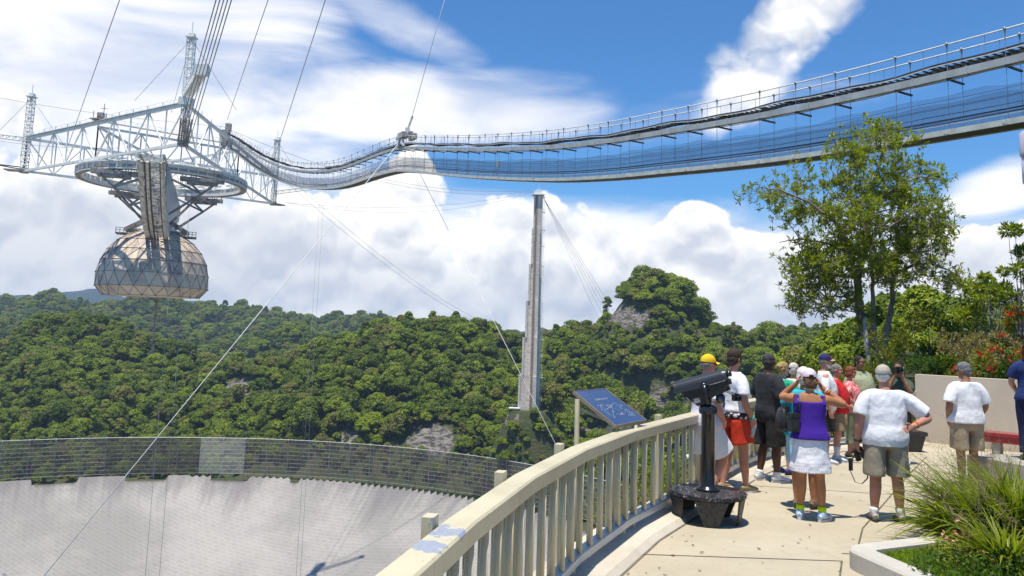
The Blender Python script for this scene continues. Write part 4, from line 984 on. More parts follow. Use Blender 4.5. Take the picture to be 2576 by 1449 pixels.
def make_forest():
    rng = np.random.default_rng(5)
    PX = []; PY = []; PS = []
    for q0, q1, sp, sc in ((60, 230, 5.0, .8), (230, 560, 4.2, 1.08), (560, 900, 7.4, 1.35), (900, 1500, 9.5, 1.7)):
        x, y = scatter(rng, q0, q1, sp)
        PX.append(x); PY.append(y); PS.append(np.full(len(x), sc) * (.55 + .85 * rng.uniform(0, 1, len(x)) ** 1.2))
    kx_ = KNOB.x + rng.uniform(-34, 34, 260); ky_ = KNOB.y + rng.uniform(-42, 20, 260)
    PX.append(kx_); PY.append(ky_); PS.append(rng.uniform(.5, .95, 260))
    PX.append(TOWER[0] + np.array([-9, -7, -5, -3, -1, 1, 3, 5, 7, 9, -8, -4, 0, 4, 8.])); PY.append(TOWER[1] - np.array([9, 10, 9, 11, 9, 10, 9, 10, 9, 11, 14, 14, 15, 14, 13.])); PS.append(np.full(15, .62))
    x = np.concatenate(PX); y = np.concatenate(PY); s = np.concatenate(PS)
    z = terrain_h(x, y)
    rho = np.hypot(x - DISH_C[0], y - DISH_C[1])
    keep = (rho > DISH_R + 11) | ((np.hypot(x - TOWER[0], y - TOWER[1]) < 17) & (rho > DISH_R + 4))
    keep &= ~((np.hypot(x - TOWER[0], y - TOWER[1]) < 7.5))
    keep &= ~((x > .40 * y) & (y < 90))
    rk = rock_mask(x, y, z); keep &= rk + rng.uniform(-.25, .25, len(x)) < .45
    # scrubby stretch on the right hill: smaller trees
    px, py = project(x, y, z)
    scr = (px > 1480) & (px < 1900) & (py > 820) & (py < 880) & (y > 200) & (y < 480)
    s = np.where(scr, s * .5, s)
    low = (rho < DISH_R + 24)
    s = np.where(low, s * .62, s)
    x, y, z, s = x[keep], y[keep], z[keep], s[keep]
    # keep only what can be seen over the nearer slopes (with a margin for a step aside)
    u = CX + FPX * x / y; top = (z + 7.5 * s - EYE) / y
    order = np.argsort(y); hor = np.full(300, -9.0); vis = np.zeros(len(x), bool); pend = []
    for i in order:
        b = int((u[i] + 300) / 3200 * 300); b = min(max(b, 0), 299)
        vis[i] = top[i] > hor[b] - 14.0 / y[i] * (1 if y[i] < 900 else .6)
        t2 = (z[i] + 2.0 - EYE) / y[i]
        if t2 > hor[b]: hor[b] = t2
    x, y, z, s = x[vis], y[vis], z[vis], s[vis]
    rot = rng.uniform(0, 2 * PI, len(x)); var = (rng.integers(0, len(VARS), len(x)) + 0)
    # how large each shows; the three hundred largest become trees of their own
    size = s / y
    vis_now = (project(x, y, z)[0] > -20) & (project(x, y, z)[0] < 2600)
    hidden = np.zeros(len(x), bool)
    order = np.argsort(-np.where(vis_now, size, 0))
    px, py = project(x, y, z + 5 * s)
    behind = ((px > 1500) & (py > 1120)) | (py > 1190) | ((px > 1000) & (py > 1250 - (px - 1000) * .3))
    order = [i for i in order if not behind[i]]
    single = order[:300]; rest = np.ones(len(x), bool); rest[single] = False
    labs = {}
    for i in single:
        o = bpy.data.objects.new('forest_tree', VARS[var[i]]); COL.objects.link(o)
        o.location = (x[i], y[i], z[i] - .5); o.rotation_euler = (0, 0, rot[i]); k = s[i] * 1.0
        o.scale = (k, k, k * rng.uniform(.9, 1.15))
        side = 'on the slope right of the stepped concrete tower' if px[i] > 1365 else ('on the slope between the dish fence and the stepped concrete tower' if px[i] > 700 else 'on the slope above the dish fence below the suspended dome')
        tag(o, 'round-crowned green forest tree ' + side, 'tree', 'forest trees ' + side)
    # everything beyond reads as one wood
    idx = np.where(rest)[0]
    lib = bpy.data.collections.new('tree_kinds')
    for k, me in enumerate(VARS):
        o = bpy.data.objects.new('tree_kind_%s' % 'abcdefgh'[k], me); lib.objects.link(o)
    me = bpy.data.meshes.new('forest')
    me.vertices.add(len(idx)); me.vertices.foreach_set('co', np.stack([x[idx], y[idx], z[idx] - .5], -1).astype(np.float32).ravel())
    for nm, ar, ty in (('tree_rot', rot[idx], 'FLOAT'), ('tree_scale', s[idx], 'FLOAT'), ('tree_var', var[idx], 'INT')):
        at = me.attributes.new(nm, ty, 'POINT'); at.data.foreach_set('value', ar.astype(np.int32 if ty == 'INT' else np.float32))
    me.update()
    o = mesh_obj('forest', me)
    tag(o, 'dense green forest covering the far hills', 'forest', None, 'stuff')
    ng = bpy.data.node_groups.new('forest_nodes', 'GeometryNodeTree')
    ng.interface.new_socket('Geometry', in_out='INPUT', socket_type='NodeSocketGeometry')
    ng.interface.new_socket('Geometry', in_out='OUTPUT', socket_type='NodeSocketGeometry')
    N = ng.nodes.new; Lk = ng.links.new
    gi = N('NodeGroupInput'); go = N('NodeGroupOutput'); ip = N('GeometryNodeInstanceOnPoints'); ci = N('GeometryNodeCollectionInfo')
    ci.inputs['Collection'].default_value = lib; ci.inputs['Separate Children'].default_value = True; ci.inputs['Reset Children'].default_value = True
    m2p = N('GeometryNodeMeshToPoints')
    def attr(nm, ty):
        a = N('GeometryNodeInputNamedAttribute'); a.data_type = ty; a.inputs[0].default_value = nm; return a.outputs[0]
    cmb = N('ShaderNodeCombineXYZ'); Lk(attr('tree_rot', 'FLOAT'), cmb.inputs[2])
    Lk(gi.outputs[0], m2p.inputs[0]); Lk(m2p.outputs[0], ip.inputs['Points']); Lk(ci.outputs[0], ip.inputs['Instance'])
    ip.inputs['Pick Instance'].default_value = True
    Lk(attr('tree_var', 'INT'), ip.inputs['Instance Index']); Lk(cmb.outputs[0], ip.inputs['Rotation']); Lk(attr('tree_scale', 'FLOAT'), ip.inputs['Scale'])
    Lk(ip.outputs[0], go.inputs[0])
    md = o.modifiers.new('forest', 'NODES'); md.node_group = ng
    print('FOREST', len(single), len(idx))
make_forest()

def make_haze():
    mb = MB(); mb.box((0, 0, -59), (8200, 8200, 350))
    m = bpy.data.materials.new('haze'); m.use_nodes = True; nt = m.node_tree; nt.nodes.clear()
    out = nt.nodes.new('ShaderNodeOutputMaterial'); pv = nt.nodes.new('ShaderNodeVolumePrincipled')
    pv.inputs['Color'].default_value = (.50, .66, .88, 1); pv.inputs['Density'].default_value = HAZE; pv.inputs['Anisotropy'].default_value = .0
    nt.links.new(pv.outputs[0], out.inputs['Volume'])
    o = mb.build('haze', m); o.location = (0, 0, 0)
    return tag(o, 'thin blue haze over the far hills', 'haze', None, 'stuff')
HAZE = .00016
make_haze()
# ---------------------------------------------------------------- the reflector bowl and its ground screen
def make_dish():
    n, m = 1440, 70
    vs = []; qs = []
    c = V((DISH_C[0], DISH_C[1], 0))
    for i in range(m + 1):
        for k in range(n):
            a = 2 * PI * k / n
            rho = DISH_R * i / m
            if i == m:
                deg = math.degrees(a) % 360
                saw = (k % 4) / 4.0
                amp = 1.7 if 0 < deg < 75 else (.8 if deg < 100 else 0.0)
                rho -= amp * (1 - abs(saw * 2 - 1))
                if 84 < deg < 140: rho -= 2.6 * (1 if math.sin(deg * .55) > .1 else 0)
                if 36 < deg < 39: rho -= 3.5
            z = float(dish_z(rho))
            vs.append((c.x + rho * math.cos(a), c.y + rho * math.sin(a), z))
    for i in range(m):
        for k in range(n):
            a = i * n + k; b = i * n + (k + 1) % n
            qs.append((a, b, b + n, a + n))
    loc = V((c.x, c.y, float(dish_z(0))))
    vs = np.array(vs) - np.array(loc)
    mt, g, b = newmat('perforated_aluminium')
    tc = g.n('ShaderNodeTexCoord').outputs['Object']
    rot = g.n('ShaderNodeMapping'); g.set(rot.inputs[0], tc); rot.inputs['Rotation'].default_value = (0, 0, math.radians(16))
    br = g.n('ShaderNodeTexBrick'); g.set(br.inputs['Vector'], rot.outputs[0])
    br.inputs['Color1'].default_value = (.95, .95, .95, 1); br.inputs['Color2'].default_value = (1.02, 1.02, 1.02, 1); br.inputs['Mortar'].default_value = (1.13, 1.13, 1.12, 1)
    br.inputs['Scale'].default_value = .28; br.inputs['Mortar Size'].default_value = .045; br.inputs['Mortar Smooth'].default_value = .4
    br.inputs['Brick Width'].default_value = .75; br.inputs['Row Height'].default_value = .38
    n1 = g.noise(tc, .022, 9, .68); n2 = g.noise(tc, .35, 5, .6)
    col = g.mix(g.ss(n1, .36, .62), (.355, .328, .298), (.235, .218, .198))
    col = g.mix(g.m('MULTIPLY', n2, .35), col, (.27, .255, .25))
    # streaks running down the bowl from the rim
    x, y, z = g.xyz(tc)
    rho = g.m('SQRT', g.m('ADD', g.m('MULTIPLY', x, x), g.m('MULTIPLY', y, y)))
    ang = g.m('ARCTAN2', y, x)
    st = g.noise(g.comb(g.m('MULTIPLY', ang, 60), g.m('MULTIPLY', rho, .045), 0), 1.0, 6, .65)
    big = g.noise(g.comb(g.m('MULTIPLY', ang, 7), 0, 0), 1.0, 3, .6)
    rimf = g.m('ADD', g.mr(rho, 112, 150, -.7, .52), g.m('MULTIPLY', g.m('SUBTRACT', big, .5), 2.0))
    dirt = g.ss(g.m('ADD', rimf, g.m('MULTIPLY', g.m('SUBTRACT', st, .5), 1.0)), .1, .7)
    col = g.mix(g.m('MULTIPLY', dirt, .7), col, (.13, .115, .12))
    sp = g.noise(tc, .11, 8, .7)
    col = g.mix(g.m('MULTIPLY', g.ss(sp, .67, .74), .7), col, (.14, .13, .13))
    col = g.mix(1.0, col, br.outputs[0], 'MULTIPLY')
    g.set(b.inputs['Base Color'], col); b.inputs['Roughness'].default_value = .7; b.inputs['Specular IOR Level'].default_value = .3
    o = mesh_obj('radio_dish', np_mesh('radio_dish', vs, np.array(qs), [mt])); o.location = loc
    o.data.polygons.foreach_set('use_smooth', np.ones(len(qs), bool))
    tag(o, 'huge shallow pale grey radio telescope dish of stained panels in the hollow', 'radio dish')

    # ground screen: tall lattice fence of wire-mesh panels round the far rim
    root = thing('mesh_fence', 'tall curved wire mesh fence in a steel lattice along the far rim of the dish', 'fence', (c.x, c.y, RIM_Z))
    R0 = DISH_R + 2.5; H = 13.2
    mm, g, b = newmat('screen_mesh')
    tc = g.n('ShaderNodeTexCoord').outputs['Object']
    b.inputs['Base Color'].default_value = (.16, .145, .13, 1); b.inputs['Roughness'].default_value = .7
    def mesh_mat(name, colr, a):
        m, g, b = newmat(name); b.inputs['Base Color'].default_value = (*colr, 1); b.inputs['Roughness'].default_value = .75
        tc = g.n('ShaderNodeTexCoord').outputs['Object']
        g.set(b.inputs['Alpha'], g.mr(g.noise(tc, .3, 4), .3, .7, a - .12, a + .12))
        return m
    M_dark = mesh_mat('dark_wire_mesh', (.085, .070, .052), .58)
    M_mid = mesh_mat('wire_mesh', (.11, .09, .066), .42)
    M_pale = mesh_mat('new_wire_mesh', (.52, .49, .43), .42)
    M_steel = pm('galvanised_steel', (.50, .51, .50), (.38, .39, .38), 2, .5, .0)
    a0, a1 = math.radians(-6), math.radians(136)
    nb = 46
    lat = MB(); post = []
    def pt(a, h, off=0): return V((c.x + (R0 + off) * math.cos(a), c.y + (R0 + off) * math.sin(a), RIM_Z + .3 + h))
    for i in range(nb):
        b0 = a0 + (a1 - a0) * i / nb; b1 = a0 + (a1 - a0) * (i + 1) / nb
        mb = MB()
        seg = 4
        for s in range(seg):
            p, q = b0 + (b1 - b0) * s / seg, b0 + (b1 - b0) * (s + 1) / seg
            mb.add([pt(p, 0), pt(q, 0), pt(q, H), pt(p, H)], [(0, 1, 2, 3)])
        mid = math.degrees((b0 + b1) / 2)
        pxm = project(np.array([pt((b0 + b1) / 2, 0).x]), np.array([pt((b0 + b1) / 2, 0).y]), np.array([RIM_Z]))[0][0]
        mt = M_pale if 495 < pxm < 615 else (M_dark if 270 < pxm < 500 else M_mid)
        pn = mb.build('mesh_panel', mt, root)
        if mt is M_pale: pn['label'] = 'pale newer mesh panel'
        # lattice of this bay
        lb = MB()
        for hz in range(10):
            h = H * hz / 9
            lb.tube([pt(b0, h, .12), pt((b0 + b1) / 2, h, .12), pt(b1, h, .12)], .075 if hz not in (0, 9) else .12, 4, False)
        for s in range(1, 6):
            a = b0 + (b1 - b0) * s / 6
            lb.tube([pt(a, 0, .2), pt(a, H, .2)], .05, 4, False)
        lb.tube([pt(b0, H * .55, .25), pt((b0 + b1) / 2, H, .25)], .05, 4, False); lb.tube([pt(b1, H * .55, .25), pt((b0 + b1) / 2, H, .25)], .05, 4, False)
        lb.tube([pt(b0, 0, .25), pt((b0 + b1) / 2, H * .5, .25)], .05, 4, False); lb.tube([pt(b1, 0, .25), pt((b0 + b1) / 2, H * .5, .25)], .05, 4, False)
        lb.build('lattice_frame', M_steel, root)
        pb = MB(); pb.beam(pt(b0, -1.5, .5), pt(b0, H + .3, .5), .32); pb.beam(pt(b0, H * .8, .5), pt(b0, -1, 6), .2)
        pb.build('post', M_steel, root)
make_dish()
# ---------------------------------------------------------------- the suspended receiver platform
M_WHITE = pm('white_steel', (.88, .87, .82), (.76, .75, .71), .6, .5, c3=(.42, .36, .31), s3=.5, t3=(.6, .78))
M_GREYST = pm('weathered_steel', (.42, .40, .375), (.27, .25, .225), .8, .65, c3=(.17, .09, .055), s3=.9, t3=(.5, .68))
M_RUSTY = pm('rust_streaked_steel', (.70, .70, .66), (.48, .46, .42), .9, .55, c3=(.24, .135, .085), s3=1.1, t3=(.52, .68))
M_DARK = pm('dark_steel', (.07, .065, .06), (.04, .037, .035), 1.2, .6)
M_PANEL = pm('blue_grey_sheet', (.36, .40, .46), (.30, .34, .40), .5, .5)
M_CABLE = pm('steel_cable', (.34, .35, .36), (.26, .27, .28), 3, .5, .3)
M_PALECABLE = pm('pale_cable', (.74, .73, .68), (.6, .59, .55), 3, .6)

def lattice(mb, a, b, w, nseg, r=.06, up=V((0, 1, 0))):
    """square lattice mast from a to b"""
    a = V(a); b = V(b); d, s, u = frame_from(b - a, up)
    c = [s * w / 2 + u * w / 2, -s * w / 2 + u * w / 2, -s * w / 2 - u * w / 2, s * w / 2 - u * w / 2]
    for q in c: mb.tube([a + q, b + q], r, 4, False)
    for i in range(nseg):
        p0 = a.lerp(b, i / nseg); p1 = a.lerp(b, (i + 1) / nseg)
        for k in range(4):
            q0, q1 = c[k], c[(k + 1) % 4]
            if (i + k) % 2: q0, q1 = q1, q0
            mb.tube([p0 + q0, p1 + q1], r * .62, 4, False)
            mb.tube([p1 + c[k], p1 + c[(k + 1) % 4]], r * .62, 4, False)

def truss(mb, p, q, h, n, wt=.75, wb=.75, wv=.34, double=0.0, inward=None):
    p = V(p); q = V(q); up = V((0, 0, h))
    for off in ([V((0, 0, 0))] + ([inward * double] if double else [])):
        a, b = p + off, q + off
        mb.beam(a, b, wb); mb.beam(a + up, b + up, wt)
        for i in range(n + 1):
            x = a.lerp(b, i / n)
            mb.beam(x, x + up, wv)
            if i < n:
                y = a.lerp(b, (i + 1) / n); m = x.lerp(y, .5)
                if i % 2: mb.beam(x, y + up, wv)
                else: mb.beam(x + up, y, wv)
    if double:
        for i in range(n + 1):
            x = p.lerp(q, i / n)
            mb.beam(x, x + inward * double, .25); mb.beam(x + up, x + up + inward * double, .25)
            if i < n:
                y = p.lerp(q, (i + 1) / n)
                mb.beam(x + up, y + up + inward * double, .2); mb.beam(x, y + inward * double, .2)

def make_platform():
    ZB = 38.4
    L = G(60, 430, ZB); N = G(460, 362, ZB); R = G(687, 512, ZB)
    H = 8.6; up = V((0, 0, H))
    C = (L + N + R) / 3
    RC = V((-89.4, 200.8, EYE + 34.6)); RR = 19.7
    root = thing('receiver_platform', 'white truss platform hung on cables with a ring and a big dome beneath', 'telescope platform', (RC.x, RC.y, ZB))
    print('PLATFORM', L, N, R, (L - N).length, (N - R).length, (L - R).length)
    for a, b in ((L, N), (N, R), (R, L)):
        inw = (C - (a + b) / 2); inw.z = 0; inw.normalize()
        mb = MB(); truss(mb, a, b, H, 10, .62, .60, .25)
        mb.build('side_truss', M_WHITE, root)
    ms = [(L + N) / 2, (N + R) / 2, (R + L) / 2]
    for i in range(3):
        mb = MB(); truss(mb, ms[i], ms[(i + 1) % 3], H - .9, 7, .5, .5, .25)
        mb.build('inner_truss', M_WHITE, root)
    mb = MB()   # top walkways with handrails along two chords
    for a, b in ((ms[0] + up, ms[1] + up), (L + up, N + up)):
        d = (b - a)
        mb.beam(a + V((0, 0, .5)), b + V((0, 0, .5)), 1.1, .12)
        for h in (1.0, 1.55): mb.beam(a + V((0, 0, h)), b + V((0, 0, h)), .07)
        for k in range(25): mb.beam(a + d * k / 24 + V((0, 0, .5)), a + d * k / 24 + V((0, 0, 1.55)), .06)
    mb.build('top_walkway', M_WHITE, root)
    mb = MB()   # short aerials and lamps along the top chord
    for k in range(12):
        p = (L + up).lerp(N + up, (k + .5) / 12); mb.beam(p, p + V((0, 0, 1.5)), .12)
        p = (N + up).lerp(R + up, (k + .5) / 12); mb.beam(p, p + V((0, 0, 1.3)), .1)
    mb.build('lightning_rod', M_GREYST, root)
    mb = MB()
    m0 = ms[0] + up + V((0, 0, .4))
    mb.box(m0 + V((0, 0, .5)), (3.4, 2.2, .2)); mb.box(m0 + V((.4, 0, 1.4)), (1.3, 1.2, 1.4)); mb.beam(m0 + V((1, 0, .5)), m0 + V((1, 0, 4.4)), .12); mb.beam(m0 + V((.2, 0, 3.2)), m0 + V((1.8, 0, 3.2)), .1)
    mb.beam(m0 + V((-1.4, 0, .5)), m0 + V((-1.4, 0, 2.6)), .12); mb.beam(m0 + V((1.7, 0, .5)), m0 + V((1.7, 0, 2.2)), .1)
    mb.build('weather_station', M_GREYST, root)
    # corner masts
    for base, tp, an in ((L, 19.5, 2.6), (N, 23.0, 2.8), (R, 20.0, 2.4)):
        mb = MB(); lattice(mb, base + V((0, 0, -.3)), base + V((0, 0, tp)), 1.35, 22, .11)
        mst = mb.build('lattice_mast', M_WHITE, root)
        mb = MB(); mb.box(base + V((0, 0, tp + .3)), (2.0, 2.0, .25)); mb.box(base + V((.1, 0, tp + .8)), (1.1, 1.2, .7)); mb.beam(base + V((0, 0, tp + 1)), base + V((0, 0, tp + 1 + an)), .13)
        mb.build('mast_head', M_WHITE, mst)
        # stays
        mb = MB()
        for o in (V((-9, -4, -15)), V((9, 5, -14)), V((6, -8, -14)), V((-7, 9, -14))):
            mb.tube([base + V((0, 0, tp)), base + V((0, 0, tp)) + o], .045, 4, False)
        mb.build('stay', M_CABLE, mst)
    # lattice outriggers
    for a, b in ((L + V((0, 0, H * .97)), P(-60, 336, L.y + 4)), (R + V((0, 0, 3.4)), P(815, 468, R.y + 4))):
        mb = MB(); lattice(mb, a, b, 1.0, 16, .09, V((0, 0, 1))); 
        mb.box(b + V((0, 0, -.3)), (1.6, 1.2, 1.3))
        mb.build('lattice_boom', M_WHITE, root)
    # ladder bridge up to the main cables at the near corner
    a = N + V((0, 0, H + 1.2)); b = P(507, 188, N.y - 7)
    mb = MB(); d, s, u = frame_from(b - a)
    for sg in (-1, 1):
        for hh in (0, 1.5): mb.beam(a + s * sg * .9 + u * hh, b + s * sg * .9 + u * hh, .13)
        for k in range(17):
            q = a.lerp(b, k / 16)
            mb.beam(q + s * sg * .9, q + s * sg * .9 + u * 1.5, .1)
            if k < 16: mb.beam(q + s * sg * .9 + u * (1.5 if k % 2 else 0), a.lerp(b, (k + 1) / 16) + s * sg * .9 + u * (0 if k % 2 else 1.5), .1)
    for k in range(33): q = a.lerp(b, k / 32); mb.beam(q - s * .9, q + s * .9, .14)
    mb.box(b + V((0, 0, .9)), (2.6, 1.6, 2.2)); mb.box(a + V((0, 0, -.6)), (2.6, 2.0, 1.6))
    mb.build('stair_bridge', M_WHITE, root)
    # clevises where the cables grip the corners
    for q in (L, N, R):
        mb = MB(); o = (q - C); o.z = 0; o.normalize()
        for k in range(5):
            s = V((-o.y, o.x, 0)) * (k - 2) * .55
            e = q + o * 4.5 + s + V((0, 0, 4.5 if q is N else .1))
            mb.beam(q + s * .8, e, .34)
        mb.box(q, (1.7, 1.7, 1.1))
        mb.build('cable_clevis', M_GREYST, root)
    # ring track
    def ring(mb, r0, r1, z0, z1, n=112):
        vs = []; fs = []
        for k in range(n):
            a = 2 * PI * k / n; c, s = math.cos(a), math.sin(a)
            for r, z in ((r0, z0), (r1, z0), (r1, z1), (r0, z1)): vs.append((RC.x + r * c, RC.y + r * s, RC.z + z))
        for k in range(n):
            for j in range(4):
                a = k * 4 + j; b = k * 4 + (j + 1) % 4; c = ((k + 1) % n) * 4
                fs.append((a, b, c + (j + 1) % 4, c + j))
        mb.add(vs, fs)
    mb = MB(); ring(mb, RR - .55, RR + .55, .75, 1.0); ring(mb, RR - .2, RR + .2, -.7, .75); ring(mb, RR - .95, RR + .35, -.98, -.7); ring(mb, RR - 1.1, RR - .9, -.98, -.2)
    for k in range(56):
        a = 2 * PI * k / 56; d = V((math.cos(a), math.sin(a), 0))
        mb.beam(RC + d * (RR - .9), RC + d * (RR + .5), .14, 1.7)
    rg = mb.build('ring_track', M_WHITE, root)
    mb = MB(); ring(mb, RR - .8, RR + .30, -1.12, -.985); ring(mb, RR + .21, RR + .40, -.45, .1)
    mb.build('rail', M_GREYST, rg)
    mb = MB()   # hangers from the truss to the ring and spokes in the floor
    for k in range(12):
        a = 2 * PI * (k + .5) / 12; d = V((math.cos(a), math.sin(a), 0)); q = RC + d * RR + V((0, 0, 1)); t = V((RC.x, RC.y, ZB)) + d * RR * .93
        mb.beam(q, t, .4); mb.beam(q, t + V((-d.y, d.x, 0)) * 4, .25); mb.beam(q, t - V((-d.y, d.x, 0)) * 4, .25)
        mb.beam(t + V((-d.y, d.x, 0)) * 4, t - V((-d.y, d.x, 0)) * 4, .25)
    mb.build('ring_hanger', M_WHITE, root)

    # azimuth arm: a bow-shaped lattice girder turned nearly end-on, carried by four trucks under the ring
    az = math.radians(-20.3); AD = V((-math.sin(az), -math.cos(az), 0))        # towards the viewer
    AS = V((AD.y, -AD.x, 0)); AS = -AS if AS.x < 0 else AS                     # to the right in the picture
    HALF = 43.0; ZT = RC.z - 1.6; W = 2.3
    def zb(s): return ZT - 1.2 - 13.2 * (1 - (s / HALF) ** 2)                  # underside of the bow
    AC = V((RC.x, RC.y, 0))
    def ap(s, t, z): return AC + AD * s + AS * t + V((0, 0, z))
    ns = 26
    mb = MB(); under = MB(); plate = MB(); lat = MB()
    ss = [-HALF + 2 * HALF * k / ns for k in range(ns + 1)]
    for sg in (-1, 1):
        mb.sweep([ap(s, sg * W, ZT) for s in ss], .5, .5); mb.sweep([ap(s, sg * W, zb(s)) for s in ss], .5, .6)
        for k in range(ns + 1):
            if ZT - zb(ss[k]) > 1.6: lat.beam(ap(ss[k], sg * W, ZT), ap(ss[k], sg * W, zb(ss[k])), .26)
            if k < ns: lat.beam(ap(ss[k], sg * W, ZT if k % 2 else zb(ss[k])), ap(ss[k + 1], sg * W, zb(ss[k + 1]) if k % 2 else ZT), .26)
    arm = mb.build('azimuth_arm', M_RUSTY, root)
    for k in range(ns * 2):
        s0 = -HALF + HALF * k / ns; s1 = -HALF + HALF * (k + 1) / ns
        lat.beam(ap(s0, -W, zb(s0)), ap(s0, W, zb(s0)), .22); lat.beam(ap(s0, -.1 if k % 2 else W, zb(s0)), ap(s1, W if k % 2 else -.1, zb(s1)), .18)
        lat.beam(ap(s0, -W, ZT), ap(s1, W, ZT), .18)
    lat.build('lattice_bracing', M_RUSTY, arm)
    fine = [-HALF + 2 * HALF * k / 52 for k in range(53)]
    for t, w, m_, nm in ((-1.95, .75, M_RUSTY, 'track_rail'), (-1.2, .34, M_DARK, 'track_rail'), (-.72, .6, M_RUSTY, 'track_rail'), (-.28, .3, M_DARK, 'track_rail'), (1.7, .22, M_DARK, 'track_rail'), (2.05, .5, M_RUSTY, 'track_rail')):
        r = MB(); r.sweep([ap(s, t, zb(s) - .42) for s in fine], w, .35); r.build(nm, m_, arm)
    plate.sweep([ap(s, W + .32, (ZT + zb(s)) / 2) for s in fine[16:46]], .05, 7.0)
    pv = MB()
    for i in range(14, 47):
        s0, s1 = fine[i], fine[i + 1]
        pv.add([ap(s0, W + .34, zb(s0) + .5), ap(s1, W + .34, zb(s1) + .5), ap(s1, W + .34, ZT - .2), ap(s0, W + .34, ZT - .2), ap(s0, W + .44, zb(s0) + .5), ap(s1, W + .44, zb(s1) + .5), ap(s1, W + .44, ZT - .2), ap(s0, W + .44, ZT - .2)],
               [(0, 1, 2, 3), (7, 6, 5, 4), (0, 4, 5, 1), (3, 2, 6, 7), (0, 3, 7, 4), (1, 5, 6, 2)])
    pv.build('side_sheet', M_PANEL, arm)
    # trucks: four wheel carriages gripping the ring at the corners of the arm
    for s, t in ((17.0, -9.5), (17.0, 9.5), (-17.0, -9.5), (-17.0, 9.5)):
        c = ap(s, t, RC.z - 1.9); M = Matrix((AS, AD, V((0, 0, 1)))).transposed()
        rt = Matrix.Rotation(math.atan2(t, s) * -1.0 * .0, 3, 'Z')
        mb = MB(); mb.box(c, (10.0, 2.0, .9), rot=M)
        mb.box(c + V((0, 0, -.8)), (7.0, 1.8, .7), rot=M)
        for xx in (-3.6, -1.2, 1.2, 3.6):
            for a, b in (((xx - .9, .4), (xx + .9, .4)), ((xx - .9, 2.0), (xx + .9, 2.0)), ((xx - .9, .4), (xx - .9, 2.0)), ((xx + .9, .4), (xx + .9, 2.0)), ((xx - .9, .4), (xx + .9, 2.0))):
                mb.beam(c + M @ V((a[0], -1.1, a[1])), c + M @ V((b[0], -1.1, b[1])), .2)
        tk = mb.build('wheel_truck', M_GREYST, arm)
        sg = 1 if t > 0 else -1
        mb = MB()
        e = ap(s, sg * W, zb(s) + 3.0)
        k0 = ap(s, t, RC.z - 5.2)
        for dx in (-2.6, 2.6): mb.beam(c + AS * dx + V((0, 0, -1)), k0, .5)
        mb.beam(k0, e, .55); mb.beam(k0, ap(s, sg * W, ZT - .5), .5); mb.beam(k0, ap(s - 5, sg * W, zb(s - 5) + 2.0), .4)
        mb.build('strut', M_GREYST, tk)
    # dome: geodesic half shell, hung at the bottom of the bow
    DR = 13.0
    dc = V((RC.x, RC.y, 0)) + AD * 1.0; ztop = P(390, 577, dc.y).z
    zc = ztop - DR + .2
    make_dome(root, V((dc.x - .6, dc.y, zc)), DR, ap, zb, W, AS, AD)
    # line feed: slim ribbed antenna hung from the far half of the arm
    mb = MB(); a = P(399, 700, RC.y + 9); b = P(390, 890, RC.y + 9)
    b.x = a.x; b.y = a.y
    top = V((a.x, a.y, ZT - 10))
    mb.tube([top, b], [.22, .2], 8)
    n = 46
    for k in range(n + 1):
        z = a.z + (b.z - a.z) * k / n
        mb.tube([V((a.x, a.y, z - .12)), V((a.x, a.y, z + .12))], .52 - .12 * k / n, 8)
    zz = P(396, 805, RC.y + 9).z
    mb.box((a.x, a.y, zz), (5.2, .35, .22)); mb.box((a.x, a.y, zz), (.3, 3.2, .2))
    mb.build('line_feed', M_GREYST, root)
    return root, L, N, R, up, C, ms

